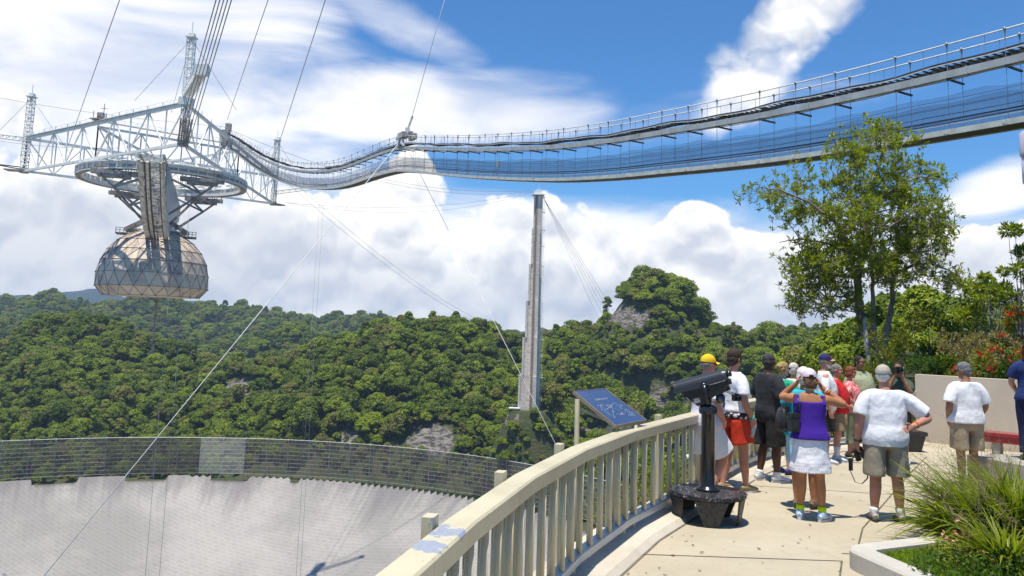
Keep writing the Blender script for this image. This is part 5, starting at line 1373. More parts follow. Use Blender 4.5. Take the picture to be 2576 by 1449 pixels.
def make_dome(root, c, r, ap, zb, W, AS, AD):
    rows = [(4, 86), (8, 70), (16, 53), (21, 37), (24, 21.5), (24, 6), (24, -9), (24, -27)]
    rows = [(8, 78), (13, 62), (18, 47), (22, 33), (24, 19.5), (24, 6), (24, -7.5), (24, -20)]
    pts = []; tri = []
    pts.append(V((0, 0, r)))
    start = [0]; cnt = [1]
    for i, (n, lat_) in enumerate(rows):
        start.append(len(pts)); cnt.append(n)
        off = .5 if i % 2 else 0
        rad = r * math.cos(math.radians(lat_)); z = r * math.sin(math.radians(lat_))
        if lat_ < -15: z = -r * .315; rad = r * .86
        elif lat_ < 0: z = -r * .15; rad = r * 1.0
        for k in range(n):
            a = 2 * PI * (k + off) / n + .1
            pts.append(V((rad * math.cos(a), rad * math.sin(a), z)))
    seam = set()
    for i in range(len(cnt) - 1):
        a0, n0, b0, n1 = start[i], cnt[i], start[i + 1], cnt[i + 1]
        if n0 == 1:
            for k in range(n1): tri.append((a0, b0 + k, b0 + (k + 1) % n1))
            continue
        angA = [math.atan2(pts[a0 + k].y, pts[a0 + k].x) for k in range(n0)]; angB = [math.atan2(pts[b0 + k].y, pts[b0 + k].x) for k in range(n1)]
        ua = np.unwrap(angA + [angA[0]]); ub = np.unwrap(angB + [angB[0]])
        j = int(np.argmin([abs(((x - ua[0] + PI) % (2 * PI)) - PI) for x in angB]))
        ia = 0; ib = 0
        bo = [(j + k) % n1 for k in range(n1 + 1)]
        base = ua[0] + (((angB[j] - ua[0] + PI) % (2 * PI)) - PI)
        def A(k): return ua[0] + (ua[k] - ua[0])
        def B(k):
            q = angB[bo[k]] if k < n1 else angB[bo[0]] + 2 * PI
            d = (q - base) % (2 * PI)
            if k == n1: d = 2 * PI
            if k == 0: d = 0
            return base + d
        while ia < n0 or ib < n1:
            if ib >= n1 or (ia < n0 and A(ia + 1) <= B(ib + 1) + 1e-9 and True):
                tri.append((a0 + ia % n0, b0 + bo[ib], a0 + (ia + 1) % n0)); ia += 1
            else:
                tri.append((a0 + ia % n0, b0 + bo[ib], b0 + bo[ib + 1])); ib += 1
    mt, g, b = newmat('dome_panels')
    tc = g.n('ShaderNodeTexCoord').outputs['Object']; geo = g.n('ShaderNodeNewGeometry')
    x, y, z = g.xyz(tc); ang = g.m('ARCTAN2', y, x)
    st = g.noise(g.comb(g.m('MULTIPLY', ang, 9), g.m('MULTIPLY', z, .10), 0), 1.0, 7, .65)
    bl = g.noise(tc, .16, 5, .6)
    col = g.mix(g.m('MULTIPLY', geo.outputs['Random Per Island'], .75), (.78, .64, .48), (.52, .415, .315))
    col = g.mix(g.ss(bl, .45, .66), col, (.31, .25, .235))
    tr = g.ss(g.m('ADD', g.m('MULTIPLY', g.m('SUBTRACT', st, .5), 2.2), g.mr(z, -4, 12, -.25, .42)), .1, .6)
    col = g.mix(g.m('MULTIPLY', tr, .65), col, (.22, .15, .11))
    lite = g.ss(g.noise(g.comb(g.m('MULTIPLY', ang, 6), g.m('MULTIPLY', z, .06), 3), 1.0, 5, .6), .55, .68)
    col = g.mix(g.m('MULTIPLY', lite, .6), col, (.72, .62, .48))
    g.set(b.inputs['Base Color'], col); b.inputs['Roughness'].default_value = .5
    vs = []; fs = []
    for t in tri:
        n = len(vs); vs += [pts[i] + c for i in t]; fs.append((n, n + 1, n + 2))
    mb = MB(); mb.add(vs, fs)
    # floor disc of the shell
    n = cnt[-1]; mb.add([pts[start[-1] + k] + c for k in range(n)], [tuple(range(n))])
    bm_me = mb
    im = wm(root).inverted(); mb.v = [tuple(im @ V(p)) for p in mb.v]
    me = mb.mesh('dome')
    d = mesh_obj('dome', me, mt, root)
    # shift the mesh so the material sees the dome's own centre
    lc = im @ c; me.transform(Matrix.Translation(-lc)); d.location = lc
    bm = bmesh.new(); bm.from_mesh(me)
    bmesh.ops.recalc_face_normals(bm, faces=bm.faces)
    bm.to_mesh(me); bm.free()
    for t in tri:
        for a, b_ in ((0, 1), (1, 2), (2, 0)): seam.add((min(t[a], t[b_]), max(t[a], t[b_])))
    mb = MB()
    for a, b_ in seam: mb.beam(c + pts[a] * 1.004, c + pts[b_] * 1.004, .08, .08)
    for p in pts: mb.ell(c + p * 1.005, (.17, .17, .17), None, 6, 4)
    mb.build('panel_seams', pm('seam_strip', (.30, .25, .20), (.20, .165, .135), .8, .7), d)
    # hanger saddles on both sides of the crown, with little galleries
    for sg in (-1, 1):
        mb = MB()
        base = c + V((0, 0, r * .93)) + AS * sg * 6.2
        t = base + V((0, 0, 3.2)) - AS * sg * 4.0
        for w in (-1.8, 1.8): mb.beam(base + AD * w + AS * sg * 1.2, t + AD * w, .9, .8); mb.beam(base + AD * w + AS * sg * 1.2, base + AD * w - AS * sg * 3.5, .5)
        mb.box(base + AS * sg * .3 + V((0, 0, -.9)), (5.6, 4.2, .3), rot=Matrix((AS, AD, V((0, 0, 1)))).transposed())
        for k in range(7):
            q = base + AS * (sg * .3 + (k - 3) * .9) + AD * 2.1 + V((0, 0, -.8)); mb.beam(q, q + V((0, 0, 1.2)), .12)
        for hh in (-.2, .4): mb.beam(base + AS * (sg * .3 - 2.8) + AD * 2.1 + V((0, 0, hh)), base + AS * (sg * .3 + 2.8) + AD * 2.1 + V((0, 0, hh)), .12)
        mb.build('dome_saddle', M_GREYST, d)
    mb = MB(); mb.lathe([(3.4, r * .95), (3.0, r + .5), (2.4, r + 1.6)], c, 20); mb.build('dome_collar', M_DARK, d)
PLAT = make_platform()
# ---------------------------------------------------------------- cables, tower and the suspended footbridge
def sag_line(a, b, sag, n=14):
    a = V(a); b = V(b)
    return [a.lerp(b, k / n) - V((0, 0, sag * 4 * (k / n) * (1 - k / n))) for k in range(n + 1)]

def cable(label, pts, r, mat=None, name='steel_cable', group=None, nseg=6):
    mb = MB(); mb.tube(pts, r, nseg)
    return mb.top(name, mat or M_CABLE, pts[0], label, 'cable', group)

def make_cables():
    root, L, N, R, up, C, ms = PLAT
    # five main cables from the near corner up to a tower behind the viewer
    e0 = N + V((0, 0, 3.5))
    o = (N - C); o.z = 0; o.normalize(); s = V((-o.y, o.x, 0))
    for k in range(5):
        a = N + s * (k - 2) * .6 + V((0, 0, .4))
        b = P(560 + k * 10, -60, 92)
        b2 = a + (b - a) * 1.06
        cable('main cable %s of the bundle rising from the platform\'s near corner' % ('at the left edge', 'next inside the left edge', 'in the middle', 'next inside the right edge', 'at the right edge')[k],
              [a, b2], .075, M_CABLE, 'main_cable', 'main cables rising over the platform')
    # upper stays leaving the frame at the top
    for (xa, ya, da), (xb, yb, db), r, lab in (
        ((172, 365, L.y), (322, -60, 120), .07, 'steel cable rising from the left part of the truss out of the picture'),
        ((572, 300, 196), (688, -40, 110), .06, 'thin steel cable rising from the truss beside the footbridge landing'),
        ((668, 465, R.y), (838, -60, 130), .075, 'steel cable rising from the right corner of the platform past its far mast')):
        cable(lab, [P(xa, ya, da), P(xb, yb, db)], r)
    # main cables towards the far tower on the left, out of the frame
    for k in range(2):
        a = L + V((0, 0, .3 + k * .6)); b = P(-130, 392 + k * 6, L.y + 30)
        cable('dark cable end leaving the left corner of the platform, %s of the pair' % ('lower', 'upper')[k], [a, b], .16, M_DARK, 'main_cable', 'cable pair at the left corner')
    for i, (p, q, r) in enumerate(((P(-60, 235, 215), P(560, 318, 198), .05), (P(-60, 345, 215), P(300, 372, 200), .05), (P(0, 318, 215), P(310, 298, 192), .0))):
        if r: cable(('thin wire strung across the top of the platform truss', 'thin wire crossing the left half of the platform truss')[i], sag_line(p, q, 1.0), r)
    # stage cables from the right corner to the concrete tower
    tt = TOWER_TOP
    for k, (x, y) in enumerate(((726, 511), (716, 509), (560, 318), (940, 446))):
        p = P(x, y, R.y + 2) if k != 2 else P(x, y, 200)
        lab = ('lowest grey cable from the platform\'s right corner to the concrete tower top', 'second lowest grey cable from the platform\'s right corner to the tower top',
               'thin grey wire from the footbridge landing to the concrete tower top', 'faint short grey wire coming in under the footbridge to the tower top')[k]
        cable(lab, sag_line(p, tt + V((-2, 0, .3 * k)), (5, 3.5, 7, 2)[k]), .05)
    # backstays of the tower
    for k in range(5):
        a = tt + V((2.0, 0, -1.5 - .0 * k)); b = P((1512, 1522, 1531, 1540, 1549)[k], (815, 805, 800, 796, 792)[k], 398)
        cable('backstay from the concrete tower to the rocky knob, %s' % ('nearest the tower', 'second from the tower', 'third from the tower', 'fourth from the tower', 'farthest from the tower')[k], [a, b], .05, M_CABLE, 'backstay', 'backstays of the concrete tower')
    # long ties down to the hills
    for k in range(2):
        cable('faint tie cable from the platform\'s right corner down to the wooded hill, %s' % ('lower', 'upper')[k], sag_line(P(700 + k * 20, 440, R.y), P(1200 + 10 * k, 812 - k * 4, 428), 4), .05, M_CABLE, 'tie_cable', 'tie cables to the wooded hill')
    # plumb cables to the bowl
    for k, (x, y, xb) in enumerate(((440, 560, 412), (477, 520, 440), (806, 470, 762), (816, 470, 778))):
        d = 190 if k < 2 else R.y + 2
        p = P(x, y, d)
        cable('hair-thin vertical cable dropping to the dish, %s' % ('left one below the dome', 'right one below the dome', 'left one under the right-hand boom', 'right one under the right-hand boom')[k], [p, V((p.x, p.y, float(dish_z(np.hypot(p.x - DISH_C[0], p.y - DISH_C[1])))))], .045, M_CABLE, 'plumb_cable')

def make_tower():
    global TOWER_TOP
    bx = P(1337, 1030, 297); bz = bx.z
    c = V((bx.x, bx.y, 0))
    m, g, b = newmat('tower_concrete')
    tc = g.n('ShaderNodeTexCoord').outputs['Object']; x, y, z = g.xyz(tc)
    n1 = g.noise(g.scalev(tc, (1, 1, .12)), .55, 7, .65); n2 = g.noise(tc, .7, 6, .7)
    col = g.mix(g.ss(n1, .35, .65), (.86, .77, .67), (.62, .545, .47))
    col = g.mix(g.m('MULTIPLY', g.ss(n2, .5, .72), .55), col, (.27, .25, .245))
    rst = g.m('SUBTRACT', 1.0, g.m('MULTIPLY', g.m('ABSOLUTE', g.m('ADD', x, g.m('MULTIPLY_ADD', n2, .5, .15))), 1.35), clamp=True)
    col = g.mix(g.m('MULTIPLY', g.ss(rst, 0, .8), .85), col, (.20, .12, .09))
    jz = g.m('FRACT', g.m('MULTIPLY', z, .36)); 
    col = g.mix(g.m('MULTIPLY', g.m('LESS_THAN', jz, .045), .35), col, (.16, .15, .14))
    g.set(b.inputs['Base Color'], col); b.inputs['Roughness'].default_value = .9
    root = thing('concrete_tower', 'tall grey stepped concrete tower streaked with rust standing before the forest', 'tower', (c.x, c.y, bz - 3))
    zs = [P(1345, y_, 297).z for y_ in (1045, 945, 850, 758, 665, 575, 493)]
    # cruciform shaft: core plus wings that get shorter at every step
    wl = [(5.1, 2.7), (4.1, 2.6), (3.2, 2.45), (2.5, 2.3), (1.85, 2.1), (1.35, 1.9)]
    for i in range(6):
        z0, z1 = zs[i] - (3 if i == 0 else 0), zs[i + 1]; l, r = wl[i]
        mb = MB(); h = z1 - z0; cz = (z0 + z1) / 2
        mb.box(c + V((0, 0, cz)), (2.0, 2.0, h))
        mb.box(c + V((-(l + 1.0) / 2, .2, cz)), (l - 1.0 + .0, 1.5, h)); mb.box(c + V((-(l) + .35, .2, cz)), (.7, 2.1, h - .02))
        mb.box(c + V(((r + 1.0) / 2, -.45, cz)), (r - 1.0, 1.7, h)); 
        mb.box(c + V((.35, -(l + 1.0) / 2, cz)), (1.9, l - 1.0, h)); mb.box(c + V((.1, (l + 1.0) / 2, cz)), (1.5, l - 1.0, h))
        sct = mb.build('shaft_stage', m, root)
        lc = wm(root).inverted() @ (c + V((0, 0, z0))); sct.data.transform(Matrix.Translation(-lc)); sct.location = lc
        lb = MB()
        for zz in (z0 + h * .5, z1 - .6):
            lb.box(c + V((r + .5, -.4, zz)), (1.1, 1.4, .12))
            for dx in (.05, 1.0): lb.beam(c + V((r + dx, -1.0, zz)), c + V((r + dx, -1.0, zz + 1.1)), .07)
            lb.beam(c + V((r, -1.0, zz + 1.1)), c + V((r + 1.05, -1.0, zz + 1.1)), .07)
        lb.beam(c + V((r + .25, -.6, z0)), c + V((r + .25, -.6, z1)), .08); lb.beam(c + V((r + .65, -.6, z0)), c + V((r + .65, -.6, z1)), .08)
        lb.build('ladder', M_WHITE, root)
    zt = zs[6]
    mb = MB(); mb.box(c + V((.2, 0, zt + .35)), (4.6, 4.6, .35)); mb.prism([c + V((-1.5, -1.2, zt + .5)), c + V((1.9, -1.2, zt + .5)), c + V((1.2, -1.2, zt + 2.2)), c + V((-.6, -1.2, zt + 2.2))], (0, 2.4, 0))
    for a in (-2, -1, 0, 1, 2): 
        mb.beam(c + V((a + .2, -2.2, zt + .5)), c + V((a + .2, -2.2, zt + 1.5)), .08); 
    mb.beam(c + V((-1.9, -2.2, zt + 1.5)), c + V((2.3, -2.2, zt + 1.5)), .08)
    mb.beam(c + V((.4, 0, zt + 2)), c + V((.4, 0, zt + 5)), .1)
    mb.build('saddle_head', M_WHITE, root)
    mb = MB(); mb.box(c + V((-6.2, -1, bz + .4)), (4.0, 3, .3))
    for k in range(5): mb.beam(c + V((-8 + k, -2.4, bz + .5)), c + V((-8 + k, -2.4, bz + 1.6)), .09)
    mb.beam(c + V((-8, -2.4, bz + 1.6)), c + V((-4, -2.4, bz + 1.6)), .09)
    mb.build('base_platform', M_WHITE, root)
    TOWER_TOP = c + V((0, 0, zt + 1.2))
make_tower()
make_cables()

# suspended footbridge: two bearer cables, a tray of slats, a box duct and a mesh-sided walkway
KB = 9000.0
BR = [(570, 326, 352), (600, 344, 378), (640, 372, 413), (680, 391, 434), (720, 404, 444), (760, 410, 448), (800, 409.5, 451), (840, 404, 451), (880, 392, 447), (920, 374, 440), (960, 357, 434), (1000, 343.5, 430.5), (1030, 341, 431.5),
      (1090, 342, 437), (1170, 341, 444.5), (1256, 337.5, 451), (1350, 331, 455.5), (1420, 324, 455.5), (1480, 315, 454), (1560, 302, 450), (1664, 281, 442.5), (1797, 255, 425), (1920, 229, 405), (2035, 202, 386), (2190, 163, 362), (2349, 121, 336), (2480, 86, 312), (2576, 60, 295), (2760, 6, 258), (2960, -56, 216)]
def bridge_h(x): return 262 - .1085 * (2576 - x)
def make_bridge():
    root = thing('suspended_footbridge', 'long mesh-sided suspended footbridge hanging from two cables across the sky', 'footbridge', P(1350, 430, KB / bridge_h(1350)))
    xs = np.array([b[0] for b in BR], float); yt = np.array([b[1] for b in BR], float); yb = np.array([b[2] + 0 for b in BR], float)
    # cable and deck heights as smooth curves along the bridge
    S = []
    for x in np.concatenate([np.arange(570, 1000, 6), np.arange(1000, 2960, 10)]):
        d = KB / bridge_h(x)
        S.append((x, d, np.interp(x, xs, yt)))
    # walkway bottom: directly below the cable, a constant height under it
    def smooth(y, n):
        k = np.ones(n) / n; p = np.pad(y, (n // 2, n // 2), 'edge'); return np.convolve(p, k, 'valid')[:len(y)]
    ax = np.array([s[0] for s in S]); top = smooth(np.array([s[2] for s in S]), 7)
    C3 = [P(x, y, KB / bridge_h(x)) for x, y in zip(ax, top)]
    Hh = KB / FPX
    n = len(C3)
    path = np.array([tuple(p) for p in C3])
    dirv = V(tuple(path[-1] - path[0])); dirv.z = 0; dirv.normalize(); side = V((dirv.y, -dirv.x, 0))
    if side.y < 0: side = -side                       # away from the viewer
    arc = np.concatenate([[0], np.cumsum(np.linalg.norm(np.diff(path, axis=0), axis=1))])
    tot = arc[-1]
    def at(s):
        return V((np.interp(s, arc, path[:, 0]), np.interp(s, arc, path[:, 1]), np.interp(s, arc, path[:, 2])))
    W = 1.25
    step = .9
    ss = np.arange(0, tot, step)
    PT = [at(s) for s in ss]
    pk = int(np.argmin([abs(project(np.array([p.x]), np.array([p.y]), np.array([p.z]))[0][0] - 1010) for p in PT])); spk = ss[pk]
    def drop(s):                                      # the walkway's gentle own waviness
        return 0
    for off, nm in ((0, 'near'), (W, 'far')):
        mb = MB(); mb.tube([p + side * off for p in PT], .042, 5); mb.build('bearer_cable', M_PALECABLE, root)
    f = Hh / 4.5
    M_BEAM = pm('galvanised_beam', (.66, .66, .58), (.52, .52, .46), 1.4, .6, c3=(.36, .19, .07), s3=.8, t3=(.63, .75))
    M_DUCT = pm('grey_duct', (.50, .51, .49), (.40, .41, .39), 1.0, .5, c3=(.16, .15, .15), s3=.5, t3=(.66, .74))
    M_TRAY = pm('dark_tray', (.055, .056, .058), (.035, .036, .038), 2, .6)
    # cable tray with slats (upper dark band)
    mb = MB()
    zt = [(-.92 + .06 * math.sin(s * .55) + .04 * math.sin(s * 1.3)) * f for s in ss]
    ptn = [p + side * .12 + V((0, 0, z)) for p, z in zip(PT, zt)]; ptf = [p + side * (W - .12) + V((0, 0, z + .04)) for p, z in zip(PT, zt)]
    mb.sweep(ptn, .04, .10); mb.sweep(ptf, .04, .22)
    for s in np.arange(0, tot, .38):
        k = s / step; i = min(int(k), len(ss) - 2); t = k - i
        a = ptn[i].lerp(ptn[i + 1], t); b = ptf[i].lerp(ptf[i + 1], t); mb.beam(a, b, .13, .03)
    for s in np.arange(0, tot, 1.6):
        i = min(int(s / step), len(ss) - 1); mb.beam(ptn[i] - V((0, 0, .07)), ptf[i] - V((0, 0, .07)), .08, .1)
    mb.build('cable_tray', M_TRAY, root)
    mb = MB(); mb.sweep([p - V((0, 0, .075)) - side * .02 for p in ptn], .03, .05); mb.build('tray_edge', M_PALECABLE, root)
    # box duct
    mb = MB(); pd = [p + side * .16 + V((0, 0, -1.50 * f)) for p in PT]; mb.sweep(pd, .34, .36); mb.build('box_duct', M_DUCT, root)
    for s in np.arange(1.5, tot, 3.0):
        i = int(s / step); mb = MB(); mb.beam(pd[i] + dirv * -.03, pd[i] + dirv * .03, .40, .42); mb.build('duct_flange', M_DUCT, root)
    mb = MB(); rw = [p - side * .02 + V((0, 0, (-1.78 - .05 * abs(math.sin(s * .7))) * f)) for p, s in zip(PT, ss)]; mb.tube(rw, .022, 4, False); mb.build('hanging_lead', M_DARK, root)
    # hangers
    hs = np.arange(.6, tot, 3.0)
    for j, s in enumerate(hs):
        i = min(int(s / step), len(ss) - 1)
        mb = MB()
        for off in (0, W):
            a = PT[i] + side * off
            mb.tube([a, a + V((0, 0, -4.42 * f))], .016, 4, False)
            mb.ell(a + V((0, 0, .02)), (.09, .09, .11), None, 6, 4); mb.tube([a, a + V((0, 0, -.5 * f))], [.05, .02], 5)
        hg = mb.build('hanger', M_CABLE, root)
        mb = MB(); mb.beam(PT[i] - side * .1 + V((0, 0, -1.74 * f)), PT[i] + side * (W + .1) + V((0, 0, -1.74 * f)), .09, .09); mb.build('cross_bearer', M_DARK, hg)
        q = PT[i] + V((0, 0, -4.36 * f)); mb = MB(); mb.box(q - side * .06 + V((0, 0, -.02)), (.18, .10, .22)); mb.box(q - side * .05 - dirv * .16, (.2, .06, .14)); mb.build('beam_bracket', M_PALECABLE, hg)
        mb = MB(); i2 = min(i + 1, len(ss) - 1)
        a = at(min(s + 1.5, tot)); mb.tube([a, a + V((0, 0, -.95 * f))], .014, 4, False); mb.tube([a + side * W, a + side * W + V((0, 0, -.95 * f))], .014, 4, False)
        if s + 1.5 < tot: mb.build('tray_hanger', M_CABLE, hg)
    # walkway: two side beams and a deck
    zb = -4.36 * f
    mb = MB()
    for off in (0, W): mb.sweep([p + side * off + V((0, 0, zb)) for p in PT], .09, .27)
    mb.build('side_beam', M_BEAM, root)
    mb = MB(); mb.sweep([p + side * W / 2 + V((0, 0, zb - .06)) for p in PT], W - .1, .05); mb.build('walkway_deck', M_DARK, root)
    # wires and pipes inside the mesh
    mb = MB()
    for off in (.03, W - .03):
        for z in (-2.75, -3.15, -3.5): mb.tube([p + side * off + V((0, 0, (z + .02 * math.sin(s * .9 + z)) * f)) for p, s in zip(PT, ss)], .011, 4, False)
    mb.build('rail_wire', M_DARK, root)
    mb = MB(); mb.tube([p + side * .1 + V((0, 0, -3.72 * f)) for p in PT], .04, 6); mb.tube([p + side * .2 + V((0, 0, -3.84 * f)) for p in PT], .028, 6); mb.build('black_pipe', M_DARK, root)
    mb = MB(); mb.tube([p + side * .08 + V((0, 0, -3.98 * f)) for p in PT], .02, 5); mb.build('white_pipe', M_PALECABLE, root)
    # chain-link sides
    mm, g, b = newmat('chain_link')
    at_ = g.n('ShaderNodeAttribute'); at_.attribute_name = 'st'
    n1 = g.noise(at_.outputs['Vector'], .7, 4, .6); n2 = g.noise(at_.outputs['Vector'], 14, 3, .6)
    g.set(b.inputs['Alpha'], g.m('ADD', g.mr(n1, .3, .7, .24, .34), g.m('MULTIPLY', g.m('SUBTRACT', n2, .5), .25))); b.inputs['Base Color'].default_value = (.035, .06, .12, 1); b.inputs['Roughness'].default_value = .6
    for off in (-.03, W + .03):
        vs = []; fs = []; st = []
        for i, p in enumerate(PT):
            hgt = (-2.62 + .05 * math.sin(ss[i] * 1.7) + (.10 if int(ss[i] / 9) % 2 else 0)) * f
            vs += [p + side * off + V((0, 0, zb + .1)), p + side * off + V((0, 0, hgt))]; st += [(ss[i], 0, 0), (ss[i], hgt - zb - .1, 0)]
        for i in range(len(PT) - 1): fs.append((2 * i, 2 * i + 2, 2 * i + 3, 2 * i + 1))
        mb = MB(); mb.add(vs, fs); o = mb.build('chain_link_side', mm, root)
        atr = o.data.attributes.new('st', 'FLOAT_VECTOR', 'POINT'); atr.data.foreach_set('vector', np.array(st, np.float32).ravel())
    # end frame where it lands on the platform, and a junction box on the mesh
    e = PT[0]; mb = MB(); mb.box(e + V((-.6, .6, -.6)), (2.2, 2.2, 1.6)); mb.box(e + V((.2, .6, 1.1)), (1.3, 1.2, 1.9)); mb.box(e + V((-.3, .6, -2.8)), (1.6, 1.9, 2.6)); mb.build('landing_frame', M_GREYST, root)
    p = P(1254, 413, KB / bridge_h(1254) - .1); mb = MB(); mb.box(p, (.34, .2, .55)); mb.beam(p + V((.1, 0, .3)), p + V((-.05, 0, 1.6)), .03); mb.beam(p - V((0, 0, .3)), p - V((0, 0, 1.0)), .03); mb.build('junction_box', M_DUCT, root)
    # saddle head held up by the cable from above
    p = PT[pk] + side * W / 2
    mb = MB(); mb.box(p + V((0, 0, .25)) , (2.6, .5, .5), rot=Matrix.Rotation(math.atan2(dirv.y, dirv.x), 3, 'Z')); mb.box(p + V((0, 0, .1)) - side * .75, (1.7, .5, .7), rot=Matrix.Rotation(math.atan2(dirv.y, dirv.x), 3, 'Z')); mb.box(p + V((0, 0, .1)) + side * .75, (1.7, .5, .7), rot=Matrix.Rotation(math.atan2(dirv.y, dirv.x), 3, 'Z'))
    for sg in (-1, 1):
        mb.beam(p - side * .8 + dirv * sg * .35 + V((0, 0, 0)), p - side * .8 + dirv * sg * .8 + V((0, 0, -1.4)), .3, .2)
        mb.beam(p + dirv * sg * 1.2 - side * .62 + V((0, 0, .2)), p + dirv * sg * 2.0 - side * .62 + V((0, 0, .0)), .22)
    mb.box(p + V((0, 0, .7)), (.5, .6, .9)); mb.beam(p + V((0, 0, .9)), p + V((.55, 0, 2.7)), .22)
    mb.build('saddle_head', pm('pale_saddle', (.62, .60, .56), (.48, .42, .40), .8, .55), root)
    d = p.y
    cable('pale cable rising from the footbridge saddle out of the top of the picture', [p + V((.4, 0, 2.2)), P(1132, -50, d - 6)], .04, M_PALECABLE, 'hanger_cable')
    q = p - side * .8 + V((-.4, 0, -1.1))
    gd = G(-60, 1630, RIM_Z + 4)
    cable('long pale guy cable slanting from the footbridge saddle down across the dish', [q, q + (P(110, 1449, 60) - q) * 1.12], .040, M_PALECABLE, 'guy_cable')
    q2 = P(1032, 388, d + .2)
    cable('pale guy cable slanting from under the footbridge down right to the hillside below the railing', [q2, q2 + (P(1405, 1132, d - 30) - q2) * 1.2], .028, M_PALECABLE, 'guy_cable')
make_bridge()
# ---------------------------------------------------------------- viewing terrace, railing and what stands on it
M_PAINT = pm('olive_cream_paint', (.50, .47, .31), (.44, .41, .27), 3, .42, bump=.12, bscale=40, fine=.06, c3=(.40, .36, .24), s3=2.2, t3=(.66, .8))
RAIL = [(-1.35, .3), (-.92, 1.6), (-.50, 2.98), (-.21, 4.3), (.14, 5.60), (.63, 6.98), (1.25, 8.33), (1.98, 9.6), (2.68, 10.8), (3.36, 12.0), (4.12, 13.15), (5.0, 14.25), (6.0, 15.2), (7.1, 15.95), (8.35, 16.6)]
RP = [V((x, y, 0)) for x, y in RAIL]

def path_at(pts, s):
    for i in range(len(pts) - 1):
        L = (pts[i + 1] - pts[i]).length
        if s <= L: return pts[i].lerp(pts[i + 1], s / L), (pts[i + 1] - pts[i]).normalized(), i
        s -= L
    return pts[-1].copy(), (pts[-1] - pts[-2]).normalized(), len(pts) - 2

def offset_path(pts, d):  # to the right (deck side) for d > 0
    out = []
    for i, p in enumerate(pts):
        t = (pts[min(i + 1, len(pts) - 1)] - pts[max(i - 1, 0)]).normalized()
        out.append(p + V((t.y, -t.x, 0)) * d)
    return out

def flat(mb, poly, z0, z1):
    mb.prism([V((p[0], p[1], z0)) for p in poly], (0, 0, z1 - z0))

